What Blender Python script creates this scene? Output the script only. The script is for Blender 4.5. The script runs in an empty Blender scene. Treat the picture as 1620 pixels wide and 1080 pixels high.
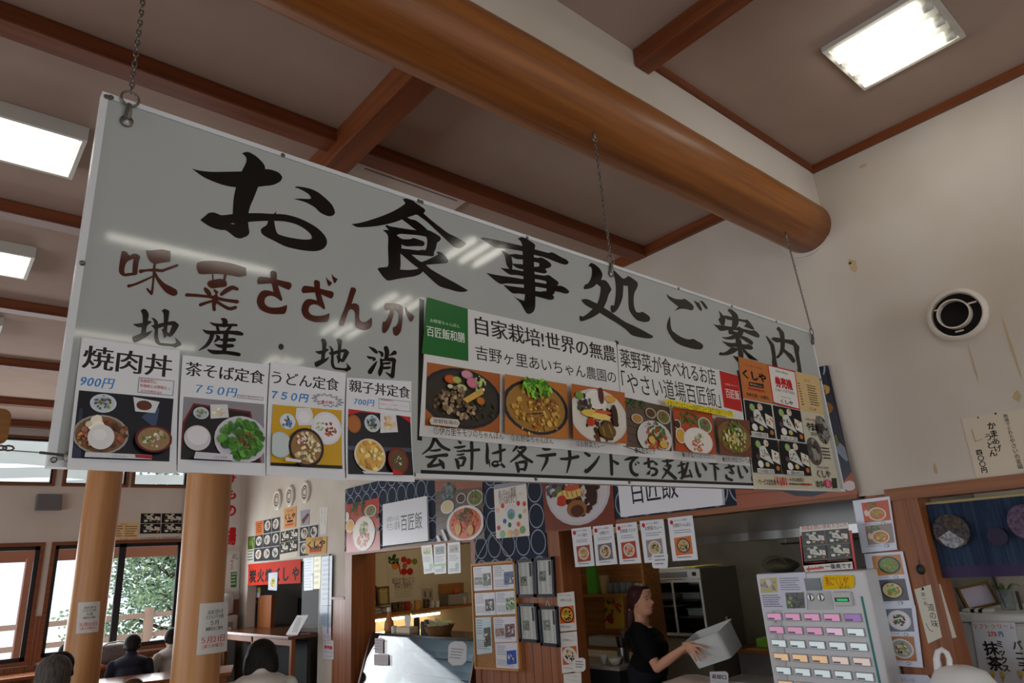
import bpy, bmesh, math, random
from mathutils import Vector, Matrix
from mathutils.geometry import tessellate_polygon

# ------------------------------------------------------------------ scene, camera, light
scene = bpy.context.scene
COL = scene.collection
scene.view_settings.view_transform = 'Standard'
scene.view_settings.look = 'None'
scene.view_settings.gamma = 1.0
scene.view_settings.use_curve_mapping = False
scene.view_settings.exposure = 0.0

EYE = Vector((0.0,0.0,1.70))
FPX = 1066.8
_yaw, _pitch, _roll = math.radians(48.5037), math.radians(18.0877), math.radians(-3.8997)
_f = Vector((math.cos(_pitch) * math.cos(_yaw), math.cos(_pitch) * math.sin(_yaw), math.sin(_pitch)))
_r = Vector((math.sin(_yaw),-math.cos(_yaw),0))
_u = _r.cross(_f)
CR = _r * math.cos(_roll) + _u * math.sin(_roll)
CU = _u * math.cos(_roll) - _r * math.sin(_roll)
CF = _f
cam_data = bpy.data.cameras.new('camera')
cam_data.sensor_width = 36.0
cam_data.lens = FPX * 36.0 / 1620.0
cam_data.clip_start = 0.02
cam = bpy.data.objects.new('camera', cam_data)
COL.objects.link(cam)
cam.matrix_world = Matrix(((CR.x, CU.x,-CF.x, EYE.x),(CR.y, CU.y,-CF.y, EYE.y),(CR.z, CU.z,-CF.z, EYE.z),(0,0,0,1)))
scene.camera = cam

world = bpy.data.worlds.new('daylight_sky')
scene.world = world
world.use_nodes = True
world.node_tree.nodes['Background'].inputs[0].default_value = (0.86,0.93,1.0,1)
world.node_tree.nodes['Background'].inputs[1].default_value = 1.5


def area_light(name, loc, target, sx, sy, power, color=(1,1,1)):
    d = bpy.data.lights.new(name, 'AREA')
    d.shape = 'RECTANGLE'
    d.size, d.size_y, d.energy, d.color = sx, sy, power, color
    o = bpy.data.objects.new(name, d)
    COL.objects.link(o)
    o.location = loc
    o.rotation_euler = (Vector(target) - Vector(loc)).to_track_quat('-Z', 'Z').to_euler()
    return o


# daylight through the glazed entrance side behind the camera and the long glazed side on the left
area_light('daylight_entrance',(1.0,-4.85,1.45),(1.0,0,1.45),6.5,2.1,48,(0.93,0.97,1.0))
for _y in (0.4,2.8,5.2,7.6):
    area_light('daylight_side',(-5.85, _y,1.6),(0, _y,1.6),1.9,2.2,35,(0.93,0.97,1.0))
area_light('daylight_far',(1.6,11.75,1.6),(1.6,0,1.6),4.4,1.5,125,(0.93,0.97,1.0))
sun_data = bpy.data.lights.new('sun', 'SUN')
sun_data.energy = 3.2
sun_data.angle = 0.01
sun = bpy.data.objects.new('sun', sun_data)
COL.objects.link(sun)
sun.rotation_euler = Vector((0.35,0.16,-1.0)).to_track_quat('-Z', 'Z').to_euler()

# ------------------------------------------------------------------ constants of the place
XW = 4.20      # wall with the shop fronts
YW = 11.90     # window wall
ZC = 4.08      # ceiling
YS = 1.664     # hanging signboard
ZB = 3.99      # beam undersides


# ------------------------------------------------------------------ sight lines
def ray(x, y):
    return CR * ((x - 810) / FPX) + CU * (-(y - 540) / FPX) + CF


def onX(x, y, X=XW):
    d = ray(x, y)
    return EYE + d * (X / d.x)


def onY(x, y, Y=YS):
    d = ray(x, y)
    return EYE + d * (Y / d.y)


def onZ(x, y, Z):
    d = ray(x, y)
    return EYE + d * ((Z - EYE.z) / d.z)


def reg(x0, y0, s):
    return lambda x, y: (x0 + x / s, y0 + y / s)


# ------------------------------------------------------------------ materials
def lin(c):
    return tuple(((v / 255.0) / 12.92 if v / 255.0 <= 0.04045 else ((v / 255.0 + 0.055) / 1.055) ** 2.4) for v in c[:3])


MATS = {}


def mat(name, rgb, rough=0.6, metal=0.0, spec=0.5, emit=None, estr=0.0, trans=0.0, ior=1.45, noise=None, alpha=1.0, coat=0.0, bump=None):
    """noise = (scale xyz, second colour rgb, detail): mixes a second colour in by a noise pattern fixed to the object."""
    if name in MATS:
        return MATS[name]
    m = bpy.data.materials.new(name)
    m.use_nodes = True
    nt = m.node_tree
    b = nt.nodes['Principled BSDF']
    b.inputs['Base Color'].default_value = (*lin(rgb),1)
    b.inputs['Roughness'].default_value = rough
    b.inputs['Metallic'].default_value = metal
    b.inputs['Specular IOR Level'].default_value = spec
    b.inputs['IOR'].default_value = ior
    b.inputs['Transmission Weight'].default_value = trans
    b.inputs['Alpha'].default_value = alpha
    b.inputs['Coat Weight'].default_value = coat
    b.inputs['Coat Roughness'].default_value = 0.08
    if emit:
        b.inputs['Emission Color'].default_value = (*lin(emit),1)
        b.inputs['Emission Strength'].default_value = estr
    if noise or bump:
        tc = nt.nodes.new('ShaderNodeTexCoord')
        mp = nt.nodes.new('ShaderNodeMapping')
        nt.links.new(tc.outputs['Object'], mp.inputs[0])
        mp.inputs['Scale'].default_value = (noise or bump)[0]
        nz = nt.nodes.new('ShaderNodeTexNoise')
        nz.inputs['Scale'].default_value = 1.0
        nz.inputs['Detail'].default_value = noise[2] if noise else 4
        nz.inputs['Roughness'].default_value = 0.6
        nt.links.new(mp.outputs[0], nz.inputs['Vector'])
        if noise:
            rp = nt.nodes.new('ShaderNodeValToRGB')
            lo, hi = (noise[3], noise[4]) if len(noise) > 3 else (0.35,0.68)
            rp.color_ramp.elements[0].position = lo
            rp.color_ramp.elements[1].position = hi
            rp.color_ramp.elements[0].color = (*lin(rgb),1)
            rp.color_ramp.elements[1].color = (*lin(noise[1]),1)
            nt.links.new(nz.outputs[0], rp.inputs[0])
            nt.links.new(rp.outputs[0], b.inputs['Base Color'])
        if bump:
            bp = nt.nodes.new('ShaderNodeBump')
            bp.inputs['Strength'].default_value = bump[1]
            bp.inputs['Distance'].default_value = 0.01
            nt.links.new(nz.outputs[0], bp.inputs['Height'])
            nt.links.new(bp.outputs[0], b.inputs['Normal'])
    MATS[name] = m
    return m


def wood(name, a, b, axis, rough=0.45, fine=26.0, long=1.1, spec=0.5):
    sc = [fine, fine, fine]
    sc['XYZ'.index(axis)] = long
    return mat(name, a, rough, spec=spec, noise=(sc, b,5))


def print_mat(name, rough, spec=0.5, trans=0.0):
    """printed paper: the ink colour is stored with the sheet's own geometry"""
    m = bpy.data.materials.new(name)
    m.use_nodes = True
    nt = m.node_tree
    at = nt.nodes.new('ShaderNodeAttribute')
    at.attribute_name = 'ink'
    b = nt.nodes['Principled BSDF']
    nt.links.new(at.outputs['Color'], b.inputs['Base Color'])
    b.inputs['Roughness'].default_value = rough
    b.inputs['Specular IOR Level'].default_value = spec
    MATS[name] = m
    return m


PAPER = print_mat('printed_paper',0.75,0.12)
GLOSS = print_mat('laminated_print',0.28,0.32)

# ------------------------------------------------------------------ object helpers


def tag(o, label=None, cat=None, group=None, kind=None):
    if label:
        o['label'] = label
    if cat:
        o['category'] = cat
    if group:
        o['group'] = group
    if kind:
        o['kind'] = kind
    return o


def thing(name, label, cat, loc=(0,0,0), group=None):
    o = bpy.data.objects.new(name, None)
    o.empty_display_size = 0.1
    COL.objects.link(o)
    o.location = loc
    return tag(o, label, cat, group)


def copy_tree(o, parent=None):
    c = o.copy()
    COL.objects.link(c)
    if parent is not None:
        c.parent = parent
    for ch in list(o.children):
        copy_tree(ch, c)
    return c


def world_loc(p):
    v = Vector((0,0,0))
    while p is not None:
        v += p.location
        p = p.parent
    return v


class MB:
    """collects shapes in world coordinates; build() links them as ONE mesh object"""

    def __init__(self):
        self.v, self.f, self.c, self.mi = [],[],[],[]
        self.mats = []
        self.cur = 0

    def use(self, m):
        if m not in self.mats:
            self.mats.append(m)
        self.cur = self.mats.index(m)
        return self

    def add(self, vs, fs):
        n = len(self.v)
        self.v += [Vector(p) for p in vs]
        self.f += [tuple(i + n for i in f) for f in fs]
        self.mi += [self.cur] * len(fs)
        return self

    def box(self, a, b):
        x0, y0, z0 = [min(a[i], b[i]) for i in range(3)]
        x1, y1, z1 = [max(a[i], b[i]) for i in range(3)]
        return self.add([(x0, y0, z0),(x1, y0, z0),(x1, y1, z0),(x0, y1, z0),(x0, y0, z1),(x1, y0, z1),(x1, y1, z1),(x0, y1, z1)],
                        [(0,3,2,1),(4,5,6,7),(0,1,5,4),(1,2,6,5),(2,3,7,6),(3,0,4,7)])

    def obox(self, c, ax, ay, az):
        """box about c with half-axis vectors"""
        c, ax, ay, az = Vector(c), Vector(ax), Vector(ay), Vector(az)
        vs = [c + ax * i + ay * j + az * k for k in (-1,1) for (i, j) in ((-1,-1),(1,-1),(1,1),(-1,1))]
        return self.add(vs,[(0,3,2,1),(4,5,6,7),(0,1,5,4),(1,2,6,5),(2,3,7,6),(3,0,4,7)])

    def tube(self, pts, r, n=12, cap=True, closed=False):
        pts = [Vector(p) for p in pts]
        rr = r if isinstance(r,(list, tuple)) else [r] * len(pts)
        rings = []
        up = None
        for i, p in enumerate(pts):
            a = pts[i - 1] if (i > 0 or closed) else p
            b = pts[(i + 1) % len(pts)] if (i < len(pts) - 1 or closed) else p
            t = (b - a).normalized()
            if up is None:
                up = Vector((0,0,1)) if abs(t.z) < 0.9 else Vector((1,0,0))
            s = t.cross(up)
            s = s.normalized() if s.length > 1e-6 else t.orthogonal().normalized()
            up = s.cross(t).normalized()
            rings.append([p + (s * math.cos(2 * math.pi * k / n) + up * math.sin(2 * math.pi * k / n)) * rr[i] for k in range(n)])
        vs = [q for rg in rings for q in rg]
        fs = []
        m = len(rings)
        for i in range(m if closed else m - 1):
            for k in range(n):
                j = (i + 1) % m
                fs.append((i * n + k, i * n + (k + 1) % n, j * n + (k + 1) % n, j * n + k))
        if cap and not closed:
            fs.append(tuple(range(n - 1,-1,-1)))
            fs.append(tuple((m - 1) * n + k for k in range(n)))
        return self.add(vs, fs)

    def lathe(self, c, prof, n=24, axis=(0,0,1), sx=1.0):
        """prof = [(radius, height)] turned about axis through c"""
        c, az = Vector(c), Vector(axis).normalized()
        a = az.orthogonal().normalized() if abs(az.z) < 0.99 else Vector((1,0,0))
        b = az.cross(a)
        vs, fs = [],[]
        for r, h in prof:
            for k in range(n):
                t = 2 * math.pi * k / n
                vs.append(c + az * h + a * (r * math.cos(t) * sx) + b * (r * math.sin(t)))
        for i in range(len(prof) - 1):
            for k in range(n):
                fs.append((i * n + k, i * n + (k + 1) % n,(i + 1) * n + (k + 1) % n,(i + 1) * n + k))
        if prof[0][0] > 1e-5:
            fs.append(tuple(range(n - 1,-1,-1)))
        if prof[-1][0] > 1e-5:
            fs.append(tuple((len(prof) - 1) * n + k for k in range(n)))
        return self.add(vs, fs)

    def prism(self, poly, off):
        """closed outline extruded by vector off"""
        off = Vector(off)
        p = [Vector(q) for q in poly]
        n = len(p)
        return self.add(p + [q + off for q in p],[tuple(range(n - 1,-1,-1)), tuple(range(n,2 * n))] + [(i,(i + 1) % n, n + (i + 1) % n, n + i) for i in range(n)])

    def grid(self, fn, nu, nv):
        vs = [fn(i / nu, j / nv) for j in range(nv + 1) for i in range(nu + 1)]
        w = nu + 1
        return self.add(vs,[(j * w + i, j * w + i + 1,(j + 1) * w + i + 1,(j + 1) * w + i) for j in range(nv) for i in range(nu)])

    def ball(self, c, rx, ry, rz, n=16, m=10, fn=None):
        c = Vector(c)
        vs, fs = [],[]
        for j in range(m + 1):
            ph = math.pi * j / m
            for k in range(n):
                t = 2 * math.pi * k / n
                d = Vector((math.sin(ph) * math.cos(t), math.sin(ph) * math.sin(t), math.cos(ph)))
                s = fn(d) if fn else 1.0
                vs.append(c + Vector((d.x * rx, d.y * ry, d.z * rz)) * s)
        for j in range(m):
            for k in range(n):
                fs.append((j * n + k,(j + 1) * n + k,(j + 1) * n + (k + 1) % n, j * n + (k + 1) % n))
        return self.add(vs, fs)

    def center(self):
        lo = Vector((min(p[i] for p in self.v) for i in range(3)))
        hi = Vector((max(p[i] for p in self.v) for i in range(3)))
        return (lo + hi) / 2

    def build(self, name, m=None, parent=None, smooth=False, bevel=0.0, origin=None, colors=None):
        me = bpy.data.meshes.new(name)
        org = world_loc(parent) if parent is not None else (Vector(origin) if origin is not None else Vector((0,0,0)))
        me.from_pydata([p - org for p in self.v],[], self.f)
        if m is not None:
            me.materials.append(m)
        else:
            for q in self.mats:
                me.materials.append(q)
            me.polygons.foreach_set('material_index', self.mi)
        if colors is not None:
            ca = me.color_attributes.new('ink', 'FLOAT_COLOR', 'POINT')
            flat = []
            for q in colors:
                flat += [q[0], q[1], q[2],1.0]
            ca.data.foreach_set('color', flat)
        o = bpy.data.objects.new(name, me)
        COL.objects.link(o)
        if parent is not None:
            o.parent = parent
        else:
            o.location = org
        if smooth:
            me.polygons.foreach_set('use_smooth',[True] * len(me.polygons))
            if smooth == 'angle':
                md = o.modifiers.new('smooth', 'EDGE_SPLIT')
                md.split_angle = math.radians(40)
        if bevel:
            bv = o.modifiers.new('bevel', 'BEVEL')
            bv.width, bv.segments, bv.limit_method = bevel,2, 'ANGLE'
        me.update()
        return o


def box_obj(name, a, b, m, parent=None, bevel=0.0):
    mb = MB().box(a, b)
    return mb.build(name, m, parent, bevel=bevel, origin=None if parent is not None else mb.center())


def structure(o, label=None):
    o['kind'] = 'structure'
    if label:
        o['label'] = label
    return o


# ------------------------------------------------------------------ printed sheets
GLYPH = {}


def glyph(ch, bold=0.0):
    key = (ch, bold)
    if key in GLYPH:
        return GLYPH[key]
    cu = bpy.data.curves.new('glyph', 'FONT')
    cu.body = ch
    cu.resolution_u = 3
    cu.offset = bold
    o = bpy.data.objects.new('glyph', cu)
    me = o.to_mesh()
    vs = [(p.co.x, p.co.y) for p in me.vertices] if me else []
    fs = [tuple(q.vertices) for q in me.polygons] if me else []
    o.to_mesh_clear()
    bpy.data.objects.remove(o)
    bpy.data.curves.remove(cu)
    w = max([p[0] for p in vs]) if vs else 0.3
    GLYPH[key] = (vs, fs, w)
    return GLYPH[key]


def clip_poly(poly, clip):
    """Sutherland-Hodgman against a convex outline"""
    area = sum(clip[i][0] * clip[(i + 1) % len(clip)][1] - clip[(i + 1) % len(clip)][0] * clip[i][1] for i in range(len(clip)))
    s = 1 if area > 0 else -1
    out = poly
    for i in range(len(clip)):
        a, b = clip[i], clip[(i + 1) % len(clip)]
        inp, out = out,[]
        if not inp:
            return []
        def side(p):
            return s * ((b[0] - a[0]) * (p[1] - a[1]) - (b[1] - a[1]) * (p[0] - a[0]))
        for j in range(len(inp)):
            p, q = inp[j], inp[(j + 1) % len(inp)]
            sp, sq = side(p), side(q)
            if sp >= 0:
                out.append(p)
            if (sp >= 0) != (sq >= 0):
                t = sp / (sp - sq)
                out.append((p[0] + (q[0] - p[0]) * t, p[1] + (q[1] - p[1]) * t))
    return out


class Sheet:
    """a flat printed sheet lying on a plane (point O, normal N towards the room)"""

    def __init__(self, O, N, R=None, thick=0.0012, bend=None):
        self.O, self.N = Vector(O), Vector(N).normalized()
        self.V = (Vector((0,0,1)) - self.N * self.N.z).normalized()
        self.U = self.V.cross(self.N)
        self.R = R or (lambda x, y: (x, y))
        self.mb, self.col = MB(),[]
        self.d = thick
        self.step = 0.00008
        self.thick = thick
        self.bend = bend

    def p(self, x, y):
        d = ray(*self.R(x, y))
        t = (self.O - EYE).dot(self.N) / d.dot(self.N)
        q = EYE + d * t - self.O
        return (q.dot(self.U), q.dot(self.V))

    def w(self, uv, d):
        if self.bend:
            d = d + self.bend(*uv)
        return self.O + self.U * uv[0] + self.V * uv[1] + self.N * d

    def _add(self, vs, fs, c):
        self.mb.add(vs, fs)
        self.col += [lin(c)] * len(vs)

    def paper(self, pts, c=(232,232,228)):
        uv = [self.p(*q) for q in pts]
        if self.bend:
            # subdivided in v so that it can curl
            vs, fs, N = [],[],12
            for j in range(N + 1):
                t = j / N
                for a, b in ((uv[0], uv[3]),(uv[1], uv[2])):
                    q = (a[0] + (b[0] - a[0]) * t, a[1] + (b[1] - a[1]) * t)
                    vs.append(self.w(q,0))
                    vs.append(self.w(q, self.thick))
            for j in range(N):
                o = 4 * j
                fs += [(o + 1, o + 3, o + 7, o + 5),(o, o + 4, o + 6, o + 2),(o, o + 1, o + 5, o + 4),(o + 2, o + 6, o + 7, o + 3)]
            self._add(vs, fs, c)
        else:
            n = len(uv)
            vs = [self.w(q,0) for q in uv] + [self.w(q, self.thick) for q in uv]
            self._add(vs,[tuple(range(n)), tuple(range(2 * n - 1, n - 1,-1))] + [(i, n + i, n + (i + 1) % n,(i + 1) % n) for i in range(n)], c)
        return self

    def _poly(self, uv, c, clip=None):
        if clip:
            uv = clip_poly(uv, clip)
        if len(uv) < 3:
            return
        self.d += self.step
        parts = [uv]
        v0, v1 = min(q[1] for q in uv), max(q[1] for q in uv)
        if self.bend and v1 - v0 > 0.025:          # bands, so that the patch follows a curled sheet
            k = int((v1 - v0) / 0.025) + 1
            parts = [clip_poly(uv,[(-9, v0 + (v1 - v0) * i / k),(9, v0 + (v1 - v0) * i / k),(9, v0 + (v1 - v0) * (i + 1) / k),(-9, v0 + (v1 - v0) * (i + 1) / k)]) for i in range(k)]
        for pl in parts:
            if len(pl) > 2:
                self._add([self.w(q, self.d) for q in pl],[tuple(range(len(pl)))], c)

    def poly(self, pts, c, clip=None):
        self._poly([self.p(*q) for q in pts], c, clip)
        return self

    def strip(self, quad, c, n=6):
        """four-cornered patch, subdivided downwards (follows a curled sheet)"""
        a = [self.p(*q) for q in quad]
        self.d += self.step
        vs, fs = [],[]
        for j in range(n + 1):
            t = j / n
            for k, m in ((0,3),(1,2)):
                vs.append(self.w((a[k][0] + (a[m][0] - a[k][0]) * t, a[k][1] + (a[m][1] - a[k][1]) * t), self.d))
        fs = [(2 * j,2 * j + 1,2 * j + 3,2 * j + 2) for j in range(n)]
        self._add(vs, fs, c)
        return self

    def box(self, tl, br, c, clip=None):
        a, b = self.p(*tl), self.p(*br)
        self._poly([(a[0], a[1]),(b[0], a[1]),(b[0], b[1]),(a[0], b[1])], c, clip)
        return self

    def frame(self, tl, br, c, w=0.0015):
        a, b = self.p(*tl), self.p(*br)
        self.d += self.step
        for q in ((a[0], a[1], b[0], a[1] - w),(a[0], b[1] + w, b[0], b[1]),(a[0], a[1], a[0] + w, b[1]),(b[0] - w, a[1], b[0], b[1])):
            self._add([self.w((q[0], q[1]), self.d), self.w((q[2], q[1]), self.d), self.w((q[2], q[3]), self.d), self.w((q[0], q[3]), self.d)],[(0,1,2,3)], c)
        return self

    def line(self, pts, c, w=0.002, clip=None):
        uv = [Vector(self.p(*q)) for q in pts]
        for a, b in zip(uv, uv[1:]):
            t = (b - a)
            if t.length < 1e-6:
                continue
            n = Vector((-t.y, t.x)).normalized() * w / 2
            self._poly([tuple(a + n), tuple(b + n), tuple(b - n), tuple(a - n)], c, clip)
        return self

    def oval(self, cx, cy, rx, ry, c, clip=None, n=24, rot=0.0):
        o = self.p(cx, cy)
        a = self.p(cx + rx, cy)
        b = self.p(cx, cy + ry)
        ru, rv = abs(a[0] - o[0]), abs(b[1] - o[1])
        self._poly([(o[0] + ru * math.cos(2 * math.pi * k / n), o[1] + rv * math.sin(2 * math.pi * k / n)) for k in range(n)], c, clip)
        return self

    def blobs(self, cx, cy, rx, ry, cols, n, size, seed, clip=None, stretch=1.0):
        rnd = random.Random(seed)
        o, a, b = self.p(cx, cy), self.p(cx + rx, cy), self.p(cx, cy + ry)
        ru, rv = abs(a[0] - o[0]), abs(b[1] - o[1])
        for i in range(n):
            t, q = rnd.random() * 6.283, math.sqrt(rnd.random())
            u0, v0 = o[0] + ru * q * math.cos(t), o[1] + rv * q * math.sin(t)
            s = size * (0.6 + 0.8 * rnd.random()) * min(ru, rv)
            an, c = rnd.random() * 6.283, rnd.choice(cols)
            k = rnd.random() * 0.25 + 0.875
            c = tuple(min(255, x * k) for x in c)
            st = stretch * (0.8 + 0.5 * rnd.random())
            pts = []
            for j in range(8):
                ph = 6.283 * j / 8
                r = s * (0.75 + 0.4 * rnd.random())
                x, y = r * st * math.cos(ph), r * math.sin(ph)
                pts.append((u0 + x * math.cos(an) - y * math.sin(an), v0 + x * math.sin(an) + y * math.cos(an)))
            self._poly(pts, c, clip)
        return self

    def text(self, s, tl, br, c=(20,20,20), bold=0.0, vertical=False, slant=0.0):
        """lettering fitted into the box tl..br"""
        a, b = self.p(*tl), self.p(*br)
        cells, x, y = [],0.0,0.0
        for ch in s:
            vs, fs, w = glyph(ch)
            if vertical:
                cells.append((vs, fs,0.0, y))
                y -= 1.0 if ord(ch) > 255 else 0.85
            else:
                cells.append((vs, fs, x,0.0))
                x += 0.98 if ord(ch) > 255 else (w + 0.09)
        xs = [p[0] + q[2] + slant * p[1] for q in cells for p in q[0]]
        ys = [p[1] + q[3] for q in cells for p in q[0]]
        if not xs:
            return self
        x0, x1, y0, y1 = min(xs), max(xs), min(ys), max(ys)
        sx, sy = (b[0] - a[0]) / max(x1 - x0,1e-6),(a[1] - b[1]) / max(y1 - y0,1e-6)
        if vertical:
            sx = sy * 0.95
        shifts = [(0,0)] if bold <= 0.005 else ([(-bold,0),(bold,0)] if bold < 0.03 else [(-bold,0),(bold,0),(0, bold),(0,-bold)])
        for dx, dy in shifts:
            self.d += self.step
            for vs, fs, ox, oy in cells:
                self._add([self.w((a[0] + (p[0] + ox + dx + slant * p[1] - x0) * sx, b[1] + (p[1] + oy + dy - y0) * sy), self.d) for p in vs], fs, c)
        return self

    def dashes(self, tl, br, rows, c=(90,90,90), seed=1, fill=0.45, vertical=False):
        """lines of print too small to read"""
        rnd = random.Random(seed)
        a, b = self.p(*tl), self.p(*br)
        self.d += self.step
        if vertical:
            w = (b[0] - a[0]) / rows
            for i in range(rows):
                v = a[1]
                u = a[0] + w * i
                while v > b[1]:
                    l = (a[1] - b[1]) * (0.02 + 0.05 * rnd.random())
                    e = max(v - l, b[1])
                    self._add([self.w((u, v), self.d), self.w((u + w * fill, v), self.d), self.w((u + w * fill, e), self.d), self.w((u, e), self.d)],[(0,1,2,3)], c)
                    v = e - (a[1] - b[1]) * 0.02
            return self
        h = (a[1] - b[1]) / rows
        for i in range(rows):
            v = a[1] - h * i
            u = a[0]
            end = b[0] - (b[0] - a[0]) * rnd.random() * 0.25
            while u < end:
                l = (b[0] - a[0]) * (0.03 + 0.08 * rnd.random())
                e = min(u + l, end)
                self._add([self.w((u, v), self.d), self.w((e, v), self.d), self.w((e, v - h * fill), self.d), self.w((u, v - h * fill), self.d)],[(0,1,2,3)], c)
                u = e + (b[0] - a[0]) * 0.02
        return self

    def dish(self, cx, cy, rx, ry, rim, inner, bits, seed, clip=None, k=0.84):
        """a dish seen from above: rim, inside, and bits = [(colours, count, size, dx, dy, spread)]"""
        self.oval(cx, cy, rx, ry, rim, clip)
        self.oval(cx, cy, rx * k, ry * k, inner, clip)
        for i, q in enumerate(bits):
            cols, n, size = q[:3]
            dx, dy, sp = q[3:] if len(q) > 3 else (0,0,0.62)
            self.blobs(cx + dx * rx, cy + dy * ry, rx * sp, ry * sp, cols, n, size, seed + i, clip)
        return self

    def photo(self, pts, c):
        uv = [self.p(*q) for q in pts]
        self._poly(uv, c)
        return uv

    def make(self, name, label=None, cat=None, m=None, group=None, parent=None):
        o = self.mb.build(name, m or PAPER, parent, origin=self.O, colors=self.col)
        if parent is None:
            tag(o, label, cat, group)
        elif label:
            o['label'] = label
        return o


def wall_sheet(R, X=XW, **k):
    return Sheet((X,3.0,1.7),(-1,0,0), R, **k)


def sign_sheet(R, off=0.0, **k):
    return Sheet((2.0, YS - off,2.4),(0,-1,0), R, **k)
# ------------------------------------------------------------------ room materials
WALL = mat('wall_plaster',(206,198,188),0.85, spec=0.2, noise=((0.55,0.8,0.8),(188,176,158),3,0.42,0.75))
WALLW = mat('wall_plaster_cool',(214,208,200),0.85, spec=0.2, noise=((0.7,0.7,0.7),(204,196,186),3,0.4,0.7))
CEIL = mat('ceiling_paper',(178,158,146),0.85, spec=0.2, noise=((0.9,0.9,0.9),(166,146,134),4,0.4,0.7))
STAIN = mat('water_stain',(176,140,92),0.9, spec=0.1)
BEAM_X = wood('beam_wood_lengthwise',(128,68,34),(98,48,22), 'X',0.5)
BEAM_Y = wood('beam_wood_crosswise',(130,70,34),(100,50,24), 'Y',0.35)
LOGM = wood('peeled_log',(160,98,42),(116,66,26), 'X',0.42,22.0,0.7)
PILLM = wood('peeled_pillar',(206,154,102),(184,124,74), 'Z',0.4,12.0,0.5)
TRIMY = wood('trim_wood',(150,92,50),(120,68,34), 'Y',0.45)
TRIMZ = wood('post_wood',(150,88,44),(122,66,32), 'Z',0.45)
FLOORM = wood('floor_boards',(150,112,78),(124,88,58), 'X',0.4,9.0,0.6)
DARKM = mat('dark_metal',(28,28,30),0.5)


def board_mat(name, a, b, pitch, axis):
    """vertical tongue-and-groove boards"""
    m = bpy.data.materials.new(name)
    m.use_nodes = True
    nt = m.node_tree
    bs = nt.nodes['Principled BSDF']
    bs.inputs['Roughness'].default_value = 0.42
    tc = nt.nodes.new('ShaderNodeTexCoord')
    sp = nt.nodes.new('ShaderNodeSeparateXYZ')
    nt.links.new(tc.outputs['Object'], sp.inputs[0])
    mm = nt.nodes.new('ShaderNodeMath'); mm.operation = 'PINGPONG'; mm.inputs[1].default_value = pitch / 2
    nt.links.new(sp.outputs[axis], mm.inputs[0])
    gt = nt.nodes.new('ShaderNodeMath'); gt.operation = 'LESS_THAN'; gt.inputs[1].default_value = 0.004
    nt.links.new(mm.outputs[0], gt.inputs[0])
    mp = nt.nodes.new('ShaderNodeMapping'); mp.inputs['Scale'].default_value = (16,16,1.2)
    nt.links.new(tc.outputs['Object'], mp.inputs[0])
    nz = nt.nodes.new('ShaderNodeTexNoise'); nz.inputs['Detail'].default_value = 5; nz.inputs['Scale'].default_value = 1
    nt.links.new(mp.outputs[0], nz.inputs['Vector'])
    rp = nt.nodes.new('ShaderNodeValToRGB')
    rp.color_ramp.elements[0].position, rp.color_ramp.elements[1].position = 0.35,0.7
    rp.color_ramp.elements[0].color, rp.color_ramp.elements[1].color = (*lin(a),1),(*lin(b),1)
    nt.links.new(nz.outputs[0], rp.inputs[0])
    mx = nt.nodes.new('ShaderNodeMix'); mx.data_type = 'RGBA'
    nt.links.new(gt.outputs[0], mx.inputs[0])
    nt.links.new(rp.outputs[0], mx.inputs[6])
    mx.inputs[7].default_value = (*lin((58,32,18)),1)
    nt.links.new(mx.outputs[2], bs.inputs['Base Color'])
    return m


BOARDY = board_mat('wainscot_boards',(160,98,58),(138,78,44),0.11,1)
BOARDX = board_mat('wainscot_boards_far',(140,84,52),(118,66,38),0.11,0)


def wall_cells(mb, axis, c0, c1, a0, a1, z0, z1, holes):
    """wall with rectangular openings; axis 'X' = wall at X between c0 and c1 running along Y"""
    A = sorted(set([a0, a1] + [h[0] for h in holes] + [h[1] for h in holes]))
    Z = sorted(set([z0, z1] + [h[2] for h in holes] + [h[3] for h in holes]))
    for i in range(len(A) - 1):
        for j in range(len(Z) - 1):
            am, zm = (A[i] + A[i + 1]) / 2,(Z[j] + Z[j + 1]) / 2
            if any(h[0] < am < h[1] and h[2] < zm < h[3] for h in holes):
                continue
            if axis == 'X':
                mb.box((c0, A[i], Z[j]),(c1, A[i + 1], Z[j + 1]))
            else:
                mb.box((A[i], c0, Z[j]),(A[i + 1], c1, Z[j + 1]))
    return mb


# ------------------------------------------------------------------ shell
structure(MB().box((-6.2,-5.2,-0.12),(7.2, YW + 0.15,0)).build('floor', FLOORM), 'wooden hall floor')
structure(MB().box((-6.2,-5.2, ZC),(7.2, YW + 0.15, ZC + 0.12)).build('ceiling', CEIL), 'pinkish papered ceiling between the beams')

K_OPEN = (1.72,4.40,0.0,1.935)       # kitchen hatch
B_OPEN = (5.50,8.15,0.0,1.93)        # drinks stall
S_OPEN = (8.95,11.55,0.0,1.90)       # charcoal grill stall
D_OPEN = (-0.60,1.50,0.0,1.90)       # doorway with the curtain
mb = wall_cells(MB(), 'X', XW, XW + 0.14,-5.2, YW,0, ZC,[K_OPEN, B_OPEN, S_OPEN, D_OPEN])
structure(mb.build('wall_right', WALL), 'white plaster wall with the shop fronts')

W_LOW = [(-2.5,-0.75,0.86,2.35),(-0.45,1.38,0.86,2.35),(1.56,3.26,0.88,2.35)]
W_UP = [(-2.6,-1.0,3.22,3.86),(-0.85,1.40,3.22,3.86),(1.56,2.36,3.22,3.86),(2.47,3.24,3.22,3.86)]
mb = wall_cells(MB(), 'Y', YW, YW + 0.15,-6.2,7.2,0, ZC, W_LOW + W_UP)
structure(mb.build('wall_far', WALLW), 'white wall with two rows of windows')
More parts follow.
